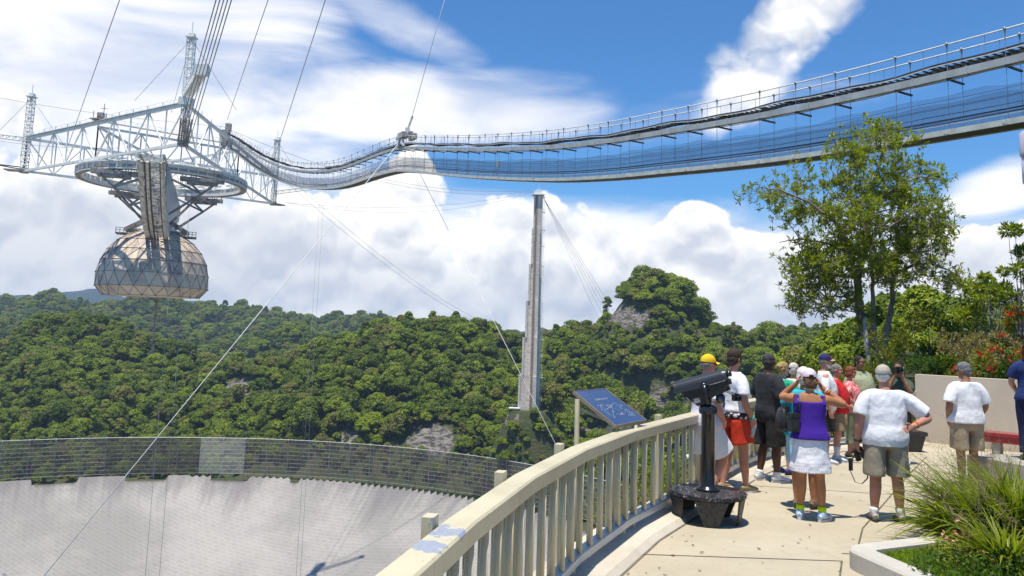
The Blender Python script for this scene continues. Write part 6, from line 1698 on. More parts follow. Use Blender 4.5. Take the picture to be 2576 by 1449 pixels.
def make_deck():
    m, g, b = newmat('terrace_concrete')
    tc = g.n('ShaderNodeTexCoord').outputs['Object']
    n1 = g.noise(tc, .6, 7, .62); n2 = g.noise(tc, 9, 6, .65); n3 = g.noise(tc, 90, 3, .6)
    col = g.mix(g.ss(n1, .32, .68), (.465, .405, .295), (.39, .335, .24))
    col = g.mix(g.m('MULTIPLY', g.ss(n2, .52, .72), .35), col, (.27, .235, .18))
    col = g.mix(1.0, col, g.mix(n3, (.78, .78, .78), (1.2, 1.2, 1.2)), 'MULTIPLY')
    big = g.noise(tc, .9, 8, .7); col = g.mix(g.m('MULTIPLY', g.ss(big, .56, .74), .45), col, (.24, .205, .155))
    sp = g.noise(tc, 26, 2, .5); col = g.mix(g.m('MULTIPLY', g.ss(sp, .70, .75), .5), col, (.16, .13, .10))
    g.set(b.inputs['Base Color'], col); b.inputs['Roughness'].default_value = .85
    bp = g.n('ShaderNodeBump'); bp.inputs['Strength'].default_value = .35; bp.inputs['Distance'].default_value = .01
    g.set(bp.inputs['Height'], g.noise(tc, 60, 5)); g.set(b.inputs['Normal'], bp.outputs[0])
    outer = offset_path(RP, -.32)
    wall0, wall1 = V((8.62, 16.6, 0)), V((13.2, 12.9, 0))
    poly = [V((-3, -4, 0)), V((-1.95, -.9, 0))] + outer + [V((8.6, 17.0, 0)), V((13.6, 13.2, 0)), V((16, 10, 0)), V((16, -4, 0))]
    mb = MB(); flat(mb, poly, -.5, 0)
    o = mb.build('terrace', m); tag(o, 'cream concrete viewing terrace beside the railing', None, None, 'structure')
    # kerb strip under the railing
    mk = pm('kerb_concrete', (.56, .50, .41), (.47, .415, .335), 1.2, .8, bump=.2, bscale=50, fine=.12, c3=(.27, .25, .22), s3=1.1, t3=(.58, .75))
    mb = MB()
    a = offset_path(RP, -.30); i1 = offset_path(RP, .27); i2 = offset_path(RP, .33)
    for k in range(len(RP) - 1):
        for p, q, z0, z1 in ((a, i1, .055, .055), (i1, i2, .055, .006)):
            mb.add([p[k] + V((0, 0, z0)), p[k + 1] + V((0, 0, z0)), q[k + 1] + V((0, 0, z1)), q[k] + V((0, 0, z1))], [(0, 1, 2, 3)])
        mb.add([a[k] + V((0, 0, -.45)), a[k + 1] + V((0, 0, -.45)), a[k + 1] + V((0, 0, .055)), a[k] + V((0, 0, .055))], [(0, 1, 2, 3)])
    tag(mb.build('kerb', mk), 'pale concrete kerb strip under the railing', None, None, 'structure')
    # joints
    md = pm('joint_dirt', (.16, .13, .09), (.09, .075, .055), 6, .95)
    mb = MB()
    def line(p, q, w=.017):
        d = (q - p).normalized(); s = V((-d.y, d.x, 0)) * w / 2
        mb.add([p - s + V((0, 0, .004)), p + s + V((0, 0, .004)), q + s + V((0, 0, .004)), q - s + V((0, 0, .004))], [(0, 1, 2, 3)])
    jp = offset_path(RP, .345)
    for k in range(len(jp) - 1): line(jp[k], jp[k + 1], .014)
    for (x0, y0), (x1, y1) in (((1583, 1394), (2118, 1412)), ((1895, 1222), (2330, 1250)), ((2040, 1160), (2400, 1172)), ((2113, 1449), (2118, 1412)), ((2150, 1410), (2170, 1330)), ((2170, 1330), (2290, 1190)), ((2290, 1190), (2330, 1150)), ((2118, 1393), (2340, 1398)), ((1990, 1175), (2010, 1166)), ((2205, 1310), (2360, 1322))):
        line(G(x0, y0), G(x1, y1))
    tag(mb.build('slab_joints', md), 'thin dark joints between the terrace slabs', None, None, 'structure')

    rn2 = np.random.default_rng(6); vs = []; qs = []
    for k in range(150):
        if k < 70: s_ = rn2.uniform(3, 17); p_, d_, i_ = path_at(RP, s_); c_ = p_ + V((d_.y, -d_.x, 0)) * rn2.uniform(.33, .75)
        else: c_ = G(rn2.uniform(1750, 2400), rn2.uniform(1150, 1440))
        a_ = rn2.uniform(0, 6.3); L_ = rn2.uniform(.010, .032); t_ = np.array([math.cos(a_), math.sin(a_), rn2.uniform(-.2, .2)]) * L_; s2_ = np.array([-math.sin(a_), math.cos(a_), rn2.uniform(-.3, .3)]) * L_ * .4
        c_ = np.array([c_.x, c_.y, .012]); j = len(vs); vs += [c_ - t_, c_ + s2_, c_ + t_, c_ - s2_]; qs.append((j, j + 1, j + 2, j + 3))
    ll = mesh_obj('leaf_litter', np_mesh('leaf_litter', np.array(vs), np.array(qs), [pm('dead_leaf', (.20, .13, .06), (.10, .06, .03), 30, .8)]))
    tag(ll, 'scattered small dead leaves on the terrace paving', None, None, 'stuff')
    # railing
    root = thing('railing', 'curving olive-cream metal railing with close balusters along the terrace edge', 'railing', RP[3])
    mt, g, b = newmat('rail_paint')
    tc = g.n('ShaderNodeTexCoord').outputs['Object']
    n1 = g.noise(tc, 2.5, 6, .6); n2 = g.noise(tc, 45, 4, .6)
    col = g.mix(g.ss(n1, .35, .68), (.58, .515, .345), (.50, .435, .28))
    col = g.mix(g.m('MULTIPLY', g.ss(n2, .5, .8), .25), col, (.36, .32, .20))
    def worn(px, py, rad):
        c = wm(root).inverted() @ G(px, py, 1.05)
        d = g.vm('DISTANCE', g.scalev(tc, (1, 1, 1)), tuple(c))
        n = g.noise(tc, 9, 6, .65)
        return g.ss(g.m('ADD', g.m('MULTIPLY', g.m('SUBTRACT', n, .5), .36), g.m('SUBTRACT', rad, d)), -.005, .012)
    w = g.m('MAXIMUM', worn(1118, 1340, .10), worn(1085, 1372, .085))
    col = g.mix(w, col, g.mix(g.noise(tc, 40, 4), (.20, .225, .30), (.40, .42, .46)))
    gr = g.noise(g.scalev(tc, (1, 1, .25)), 14, 6, .65); col = g.mix(g.m('MULTIPLY', g.ss(gr, .6, .74), .5), col, (.27, .22, .13))
    chip = g.noise(tc, 38, 3, .5); col = g.mix(g.m('MULTIPLY', g.ss(chip, .73, .76), .7), col, (.20, .17, .13))
    g.set(b.inputs['Base Color'], col); b.inputs['Roughness'].default_value = .4
    bp = g.n('ShaderNodeBump'); bp.inputs['Strength'].default_value = .15; bp.inputs['Distance'].default_value = .004
    g.set(bp.inputs['Height'], g.noise(tc, 55, 4)); g.set(b.inputs['Normal'], bp.outputs[0])
    def seg_sweep(mb, path, w, zc, h):
        for k in range(len(path) - 1):
            p, q = path[k], path[k + 1]
            n0 = offset_path(path, 1)[k] - path[k]; n1 = offset_path(path, 1)[k + 1] - path[k + 1]
            zz0, zz1 = zc - h / 2, zc + h / 2
            c = .012
            prof = [(-w / 2, zz0), (w / 2, zz0), (w / 2, zz1 - c), (w / 2 - c, zz1), (-w / 2 + c, zz1), (-w / 2, zz1 - c)]
            vs = [p + n0 * x + V((0, 0, z)) for x, z in prof] + [q + n1 * x + V((0, 0, z)) for x, z in prof]
            m_ = len(prof)
            fs = [(i, (i + 1) % m_, m_ + (i + 1) % m_, m_ + i) for i in range(m_)]
            if k == 0: fs.append(tuple(range(m_ - 1, -1, -1)))
            if k == len(path) - 2: fs.append(tuple(m_ + i for i in range(m_)))
            mb.add(vs, fs)
    mb = MB(); seg_sweep(mb, RP, .165, 1.0, .105); mb.build('top_rail', mt, root)
    mb = MB(); seg_sweep(mb, RP, .11, .155, .075); mb.build('bottom_rail', pm('bottom_rail_paint', (.44, .45, .43), (.36, .375, .39), 3, .28, fine=.08, c3=(.30, .33, .40), s3=3, t3=(.55, .7)), root)
    for k in range(1, len(RP)):
        d = (RP[k] - RP[k - 1]).normalized(); n = V((d.y, -d.x, 0))
        mb = MB(); rot = Matrix((d, n, V((0, 0, 1)))).transposed()
        mb.box(RP[k] - n * .125 + V((0, 0, .50)) - d * .16, (.10, .06, 1.19), rot=rot)
        mb.box(RP[k] - n * .0 + V((0, 0, .085)) - d * .16, (.07, .07, .07), rot=rot)
        mb.build('post', mt, root)
    tot = sum((RP[i + 1] - RP[i]).length for i in range(len(RP) - 1))
    sp = .275; s = 2.3; n_ = 0
    while s < tot - .05 and n_ < 99:
        p, d, i = path_at(RP, s); n = V((d.y, -d.x, 0)); rot = Matrix((d, n, V((0, 0, 1)))).transposed()
        mb = MB()
        mb.tube([p + n * .028 + V((0, 0, .19)), p + n * .028 + V((0, 0, .945))], .0245, 10)
        mb.box(p - n * .035 + d * .14 + V((0, 0, .567)), (.055, .02, .757), rot=rot)
        # scalloped bracket under the rail
        q = p - n * .02 + d * .03
        pr = [V((0, 0, .947))]
        for t in range(7):
            a = PI / 2 * t / 6
            pr.append(V((.075 - .062 * math.sin(a) if t else .075, 0, .945 - .16 * (1 - math.cos(a)))))
        pr = [V((.0, 0, .947)), V((.085, 0, .947))] + [V((.085 - .07 * math.sin(PI / 2 * t / 6), 0, .945 - .17 * (1 - math.cos(PI / 2 * t / 6)))) for t in range(1, 7)] + [V((0, 0, .775))]
        poly = [q + d * v.x + V((0, 0, v.z)) for v in pr]
        mb.prism(poly, n * .012); mb.prism([v + d * .14 for v in poly], n * .012)
        mb.build('baluster', mt, root)
        s += sp; n_ += 1

    # coin viewer on its round step
    c = V((2.28, 9.14, 0))
    blk = pm('black_gloss_paint', (.012, .012, .014), (.018, .018, .02), 3, .22, spec=.5, bump=.05)
    hoodm = pm('dark_grey_paint', (.035, .038, .05), (.03, .032, .04), 3, .38, fine=.1)
    mtread, g, b = newmat('tread_plate')
    tc = g.n('ShaderNodeTexCoord').outputs['Object']
    vo = g.n('ShaderNodeTexVoronoi'); g.set(vo.inputs['Vector'], tc); vo.inputs['Scale'].default_value = 30
    b.inputs['Base Color'].default_value = (.03, .028, .032, 1)
    wn = g.noise(tc, 18, 5, .6)
    g.set(b.inputs['Base Color'], g.mix(g.m('MULTIPLY', g.ss(vo.outputs['Distance'], .42, .22), g.ss(wn, .40, .56)), (.016, .015, .017), (.26, .25, .26)))  # bright dots stand for glints on the bumps, painted into the colour
    b.inputs['Roughness'].default_value = .32
    bp = g.n('ShaderNodeBump'); bp.inputs['Strength'].default_value = .9; bp.inputs['Distance'].default_value = .01
    g.set(bp.inputs['Height'], g.ss(vo.outputs['Distance'], .45, .1)); g.set(b.inputs['Normal'], bp.outputs[0])
    vw = thing('coin_viewer', 'black coin-operated viewer on a pole with a round step by the railing', 'viewer', c)
    mb = MB(); mb.lathe([(.40, .275), (.418, .285), (.418, .318), (.405, .325), (0, .325)], c, 40, False); mb.lathe([(.40, .272), (0, .272)], c, 40, False)
    mb.build('round_step', mtread, vw)
    for k in range(5):
        a = math.radians(-98 + 72 * k); d = V((math.cos(a), math.sin(a), 0)); t = V((-d.y, d.x, 0))
        mb = MB()
        poly = [c + d * .385 + t * .18 + V((0, 0, .272)), c + d * .385 - t * .18 + V((0, 0, .272)), c + d * .345 - t * .075 + V((0, 0, .0)), c + d * .345 + t * .075 + V((0, 0, .0))]
        mb.prism(poly, -d * .02); mb.build('step_leg', pm('pitted_black', (.03, .027, .024), (.06, .055, .05), 25, .5, bump=.4) if k == 0 else bpy.data.materials['pitted_black'], vw)
    mb = MB(); mb.lathe([(.125, .325), (.13, .335), (.125, .35), (.095, .365), (.083, .385), (.075, .40), (.075, 1.16), (.098, 1.165), (.102, 1.18), (.102, 1.235), (.09, 1.25), (.05, 1.27), (0, 1.275)], c, 28); mb.build('pole', blk, vw)
    ax = V((.83, -.42, .30)).normalized(); ax = V((.88, -.33, .315)).normalized()
    up0 = V((0, 0, 1)); sd = ax.cross(up0).normalized(); up = sd.cross(ax).normalized()
    hc = c + V((-.015, 0, 1.505))
    rot = Matrix((ax, sd, up)).transposed()
    mb = MB()
    # hood: rounded long shell
    prof = []
    for t in range(13):
        a = PI * t / 12; prof.append((.092 * math.cos(a), .085 * math.sin(a)))
    prof += [(-.092, -.045), (.092, -.045)]
    vs = []
    for xx, k in ((-.36, 1.1), (-.34, 1.08), (.20, .98), (.24, .9)):
        for y_, z_ in prof: vs.append(hc + ax * xx + sd * y_ * k + up * (z_ * k + .02))
    m_ = len(prof); fs = []
    for i in range(3):
        for k in range(m_): fs.append((i * m_ + k, i * m_ + (k + 1) % m_, (i + 1) * m_ + (k + 1) % m_, (i + 1) * m_ + k))
    fs += [tuple(range(m_)), tuple(3 * m_ + k for k in range(m_))]
    mb.add(vs, fs); mb.build('hood', hoodm, vw)
    mb = MB()
    poly = [hc + ax * x + up * z for x, z in ((-.30, -.03), (.22, -.03), (.22, -.10), (.15, -.15), (.02, -.165), (-.06, -.215), (-.17, -.215), (-.22, -.15))]
    mb.prism([p - sd * .075 for p in poly], sd * .15); mb.build('viewer_body', blk, vw)
    mb = MB()
    for s_ in (-1, 1):
        mb.lathe([(.03, 0), (.034, .05), (.026, .055), (.022, .02)], hc + ax * .235 + sd * s_ * .036 + up * .035, 14, True, ax)
    mb.box(hc + ax * .235 + up * -.05, (.05, .15, .06), rot=rot); mb.box(hc + ax * .20 + up * -.12, (.05, .12, .04), rot=rot)
    mb.build('eyepiece', blk, vw)
    mb = MB(); sdp = sd
    for s_ in (-1, 1):
        pts = [c + V((0, 0, 1.26)) + sdp * s_ * .03, c + V((0, 0, 1.30)) + sdp * s_ * .085, c + V((-.01, 0, 1.38)) + sdp * s_ * .10, hc + sdp * s_ * .10 - up * .02 - ax * .03]
        mb.tube(pts, [.03, .032, .026, .034], 8)
        mb.lathe([(.035, 0), (.035, .012), (0, .014)], hc + sdp * s_ * .11 - ax * .03 - up * .02, 12, True, sdp * s_)
    mb.build('yoke', blk, vw)
    mb = MB(); mb.box(hc - ax * .16 - up * .155 + sd * .0765, (.07, .004, .05), rot=rot); mb.build('coin_plate', pm('worn_plate', (.30, .30, .29), (.12, .12, .12), 30, .5), vw)
    mb = MB(); cc = hc + ax * .09 - up * .20; mb.ell(cc, (.055, .05, .06), None, 10, 8); mb.tube([cc + V((.0, -.05, .0)), cc + V((.03, -.055, -.05)), cc + V((.02, -.05, -.09))], .012, 6); mb.build('knob', pm('dull_chrome', (.12, .12, .13), (.05, .05, .06), 8, .3, .8), vw)

    # tilted information panel outside the railing
    BL, BR_, TL, TR = G(1549, 1072, 1.11), G(1627, 1057, 1.11), G(1443, 984.5, 1.42), G(1523, 978.5, 1.42)
    o = (BL + BR_ + TL + TR) / 4
    nn = ((BR_ - BL).cross(TL - BL)).normalized()
    if nn.z < 0: nn = -nn
    def onp(x, y):
        v = ray(x, y); c0 = V((0, 0, EYE)); return c0 + v * ((o - c0).dot(nn) / v.dot(nn))
    q4 = [onp(*p) for p in ((1549, 1072), (1627, 1057), (1523, 978.5), (1443, 984.5))]
    sg = thing('information_panel', 'tilted dark blue information panel with a white line drawing outside the railing', 'sign', (o.x, o.y, 0))
    mb = MB(); mb.prism([p - nn * .02 for p in q4], nn * .02)
    pan = mb.build('panel', pm('blue_sign_film', (.04, .07, .155), (.05, .085, .19), 1.2, .18, spec=.5, c3=(.07, .10, .17), s3=1.5, t3=(.5, .75)), sg)
    mb = MB()
    for a, b_ in zip(q4, q4[1:] + q4[:1]): mb.beam(a - nn * .012, b_ - nn * .012, .014, .034)
    mb.build('panel_frame', pm('tan_edge', (.33, .25, .18), (.22, .17, .12), 5, .5), sg)
    mb = MB()
    def zp(X, Y): return onp((2150 + X * 300 / 2557) / 1.4907, (1440 + Y * 170 / 1449) / 1.4907) + nn * .002
    def stroke(pts, w=.0045):
        for a, b_ in zip(pts, pts[1:]): mb.beam(zp(*a), zp(*b_), w * .55, .001, nn)
    rn = random.Random(4)
    for (xa, ya), (xb, yb), y2 in (((680, 492), (1070, 448), 0), ((715, 522), (1105, 478), 0)):   # two rows of tiny title lettering
        k = 0; n = 17
        for k in range(n):
            t0, t1 = k / n, (k + .7) / n
            if k in (8, 13): continue
            p0 = (xa + (xb - xa) * t0, ya + (yb - ya) * t0); p1 = (xa + (xb - xa) * t1, ya + (yb - ya) * t1)
            stroke([p0, p1], .011); 
    stroke([(1040, 835), (1215, 690), (1275, 608), (1570, 820)], .007); stroke([(1300, 612), (1500, 670), (1520, 780)]); stroke([(850, 670), (1040, 835)], .006); stroke([(860, 690), (930, 860)], .006); stroke([(870, 680), (1060, 690)], .003)
    stroke([(1000, 840), (1010, 890), (1100, 960), (1230, 1060), (1300, 1088), (1330, 1060), (1300, 1020)], .006); stroke([(1060, 880), (1150, 950), (1290, 1030)], .008); stroke([(1250, 820), (1270, 900), (1280, 1000)])
    stroke([(1310, 760), (1430, 840), (1520, 870), (1580, 930), (1610, 985)]); stroke([(1380, 950), (1450, 965)], .007); stroke([(1560, 980), (1640, 1000)], .007); stroke([(1490, 940), (1560, 930), (1520, 980), (1470, 1000)], .006)
    for cx_, cy_, rx, ry, n in ((1150, 710, 90, 45, 16), (1250, 750, 60, 40, 8), (1700, 880, 70, 60, 14), (1820, 980, 70, 60, 16), (900, 665, 25, 15, 4), (800, 695, 25, 12, 4), (1550, 680, 25, 15, 4), (1270, 900, 25, 15, 4), (1520, 950, 40, 25, 6)):
        for k in range(n):
            a = (cx_ + rn.uniform(-rx, rx), cy_ + rn.uniform(-ry, ry)); stroke([a, (a[0] + rn.uniform(-35, 35), a[1] + rn.uniform(-22, 22))], .006)
    stroke([(1680, 800), (1740, 880), (1800, 900), (1900, 930), (1960, 990), (1940, 1025), (1890, 1000)], .005)
    mb.build('white_print', pm('white_print', (.42, .45, .54), (.36, .39, .48), 5, .5), pan)
    mb = MB(); a = onp(1456, 998) - nn * .03; mb.tube([a, V((a.x + .02, a.y - .01, -1.2))], .026, 10); mb.build('leg', pm('dull_olive_post', (.27, .25, .175), (.22, .20, .14), 5, .6), sg)
    mb = MB(); a = onp(1600, 1063) - nn * .03; mb.tube([a, V((a.x - .02, a.y, -1.2))], .032, 10); mb.build('leg', M_PAINT, sg)
    mb = MB(); a = onp(1462, 1000) - nn * .12; mb.beam(a, onp(1565, 1062) - nn * .05, .03); mb.build('brace', M_PAINT, sg)

    # cream wall, red bench, plant tub, white panel
    m, g, b = newmat('cream_render')
    tc = g.n('ShaderNodeTexCoord').outputs['Object']; x, y, z = g.xyz(tc)
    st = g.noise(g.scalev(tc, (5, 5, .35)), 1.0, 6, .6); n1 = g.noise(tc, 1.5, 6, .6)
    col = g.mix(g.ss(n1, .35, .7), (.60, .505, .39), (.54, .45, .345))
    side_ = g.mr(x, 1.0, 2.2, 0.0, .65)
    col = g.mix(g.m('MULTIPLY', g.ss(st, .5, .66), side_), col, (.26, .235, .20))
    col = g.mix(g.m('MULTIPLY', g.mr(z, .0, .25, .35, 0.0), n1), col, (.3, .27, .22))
    g.set(b.inputs['Base Color'], col); b.inputs['Roughness'].default_value = .9
    wl = MB(); w0, w1 = G(2306, 1110), G(2576, 1140); dd = (w1 - w0).normalized(); nn2 = V((-dd.y, dd.x, 0)); w2 = w1 + dd * 2.6
    wl.prism([w0, w2, w2 + nn2 * .22, w0 + nn2 * .22], (0, 0, 1.37))
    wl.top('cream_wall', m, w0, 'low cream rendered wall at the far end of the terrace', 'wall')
    a = G(2470, 1086, .50); bn = thing('red_bench', 'glossy dark red bench standing before the cream wall', 'bench', (a.x, a.y, 0))
    red = pm('red_gloss', (.30, .012, .025), (.24, .01, .02), 3, .25, coat=.3)
    a2 = a + dd * 2.4; fr = -nn2
    mb = MB(); mb.prism([a + V((0, 0, -.05)), a2 + V((0, 0, -.05)), a2 - fr * .42 + V((0, 0, -.05)), a - fr * .42 + V((0, 0, -.05))], (0, 0, .05)); mb.prism([a + V((0, 0, -.17)) - fr * .02, a2 + V((0, 0, -.17)) - fr * .02, a2 + V((0, 0, -.17)) - fr * .08, a + V((0, 0, -.17)) - fr * .08], (0, 0, .115))
    mb.build('seat', red, bn)
    for k in range(3):
        p = a.lerp(a2, .08 + .42 * k) - fr * .2; mb = MB(); mb.box((p.x, p.y, .165), (.12, .3, .33), math.atan2(dd.y, dd.x)); mb.build('support', pm('bench_concrete', (.38, .35, .30), None, 6, .8) if k == 0 else bpy.data.materials['bench_concrete'], bn)
    p = G(2290, 1134); pot = thing('plant_tub', 'black tapered square plant tub on the terrace by the wall end', 'tub', p)
    mb = MB()
    def sq(h, z): return [p + V((sx * h, sy * h, z)) for sx, sy in ((-1, -1), (1, -1), (1, 1), (-1, 1))]
    for (h0, z0), (h1, z1) in (((.14, 0), (.20, .30)), ((.225, .30), (.225, .37))):
        mb.hexa(sq(h0, z0) + sq(h1, z1))
    mb.build('tub', pm('black_plastic', (.03, .03, .032), (.045, .045, .045), 4, .45), pot)
    mb = MB(); mb.box(p + V((0, 0, .372)), (.4, .4, .01)); mb.build('soil', pm('potting_soil', (.06, .04, .025), (.03, .02, .012), 20, .95), pot)
    q = [G(1722, 1150, .25), G(1756, 1168, .25), G(1790, 1162, .25), G(1752, 1143, .25)]
    mb = MB(); mb.prism(q, (0, 0, .03)); cq = sum(q, V()) / 4
    t = thing('white_board', 'white flat board on a post outside the railing behind the coin viewer', 'board', (cq.x, cq.y, -1)); mb.build('board', pm('white_board', (.78, .78, .76), (.7, .7, .68), 3, .5), t)
    mb = MB(); mb.tube([cq, V((cq.x, cq.y, -3))], .05, 8); mb.build('post', M_GREYST, t)
    # pale post showing at the right edge of the picture
    a = P(2572, 330, 13.5); b_ = P(2574.5, 466, 13.5)
    lp = thing('lamp_housing', 'pale lilac lamp housing hanging at the right edge of the picture', 'lamp', (a.x + .2, a.y, a.z + .2))
    mb = MB(); h = a.z - b_.z; mb.lathe([(.0, 0), (.16, .01), (.2, .06), (.205, h * .58)], (a.x + .2, a.y, b_.z), 20); mb.build('glass', pm('lilac_glass', (.55, .52, .62), (.50, .48, .58), 2, .25), lp)
    mb = MB(); mb.lathe([(.222, h * .58 - .02), (.225, h * .6), (.225, h * .97), (.2, h), (.03, h + .02), (.03, h + .5), (0, h + .5)], (a.x + .2, a.y, b_.z), 20); mb.build('cap', pm('lilac_metal', (.60, .56, .64), (.55, .52, .6), 2, .3), lp)
    mb = MB(); mb.tube([(a.x + .2, a.y, a.z + .5), (a.x + .9, a.y, a.z + .7), (a.x + 1.3, a.y, a.z + .3), (a.x + 1.4, a.y, 0)], .05, 8); mb.build('bracket_post', M_PAINT, lp)
make_deck()
# ---------------------------------------------------------------- planter, grasses, shrubs and the near trees
def leaf_blades(rng, base, dirs, L, W, name, mats, fold=.25, mi=None):
    """pointed six-cornered leaves: base points, directions, lengths, widths"""
    n = len(base)
    d = dirs / (np.linalg.norm(dirs, axis=1, keepdims=True) + 1e-9)
    r = rng.normal(0, 1, (n, 3)) + np.array([0, 0, 1.2]); r -= d * (r * d).sum(1, keepdims=True); r /= np.linalg.norm(r, axis=1, keepdims=True) + 1e-9
    s = np.cross(d, r); L = L[:, None]; W = W[:, None]
    v = np.empty((n, 4, 3))
    v[:, 0] = base; v[:, 1] = base + d * L * .5 + s * W * .5 + r * L * .04; v[:, 2] = base + d * L - r * L * .06; v[:, 3] = base + d * L * .5 - s * W * .5 + r * L * .04
    return np_mesh(name, v.reshape(-1, 3), np.arange(n * 4).reshape(n, 4), mats, mi)

LEAF_SETS = {
    'big': leaf_mat('glossy_leaves', (.06, .10, .011), (.31, .345, .03), transl=.42, rough=.32),
    'olive': leaf_mat('olive_leaves', (.09, .11, .018), (.30, .29, .045), transl=.35, rough=.5),
    'deep': leaf_mat('deep_leaves', (.02, .052, .010), (.085, .155, .022), transl=.3, rough=.4),
    'bright': leaf_mat('bright_leaves', (.10, .15, .014), (.34, .37, .04), transl=.4, rough=.45),
    'dry': leaf_mat('dry_leaves', (.14, .11, .05), (.30, .25, .12), transl=.3, rough=.7),
}
M_FLOWER = leaf_mat('red_flowers', (.50, .01, .03), (.75, .04, .06), transl=.3, rough=.5)
M_BARK2 = pm('grey_brown_bark', (.30, .25, .205), (.16, .13, .105), 9, .85, bump=.5, stretch=(1, 1, .2), c3=(.34, .31, .28), s3=4, t3=(.6, .75))
M_PALEBARK = pm('pale_bark', (.40, .37, .34), (.22, .20, .18), 9, .85, bump=.4, stretch=(1, 1, .3))

def limb(mb, pts, r0, r1, n=8, wob=.0, rng=None):
    pts = [V(p) for p in pts]; out = []
    for i in range(len(pts) - 1):
        for t in range(4):
            out.append(pts[i].lerp(pts[i + 1], t / 4))
    out.append(pts[-1])
    # round the corners
    for _ in range(3):
        out = [out[0]] + [(out[i - 1] + out[i] * 2 + out[i + 1]) / 4 for i in range(1, len(out) - 1)] + [out[-1]]
    if wob:
        for i in range(1, len(out) - 1): out[i] = out[i] + V(rng.normal(0, wob, 3))
    m = len(out) - 1
    mb.tube(out, [r0 + (r1 - r0) * i / m for i in range(m + 1)], n)
    return out

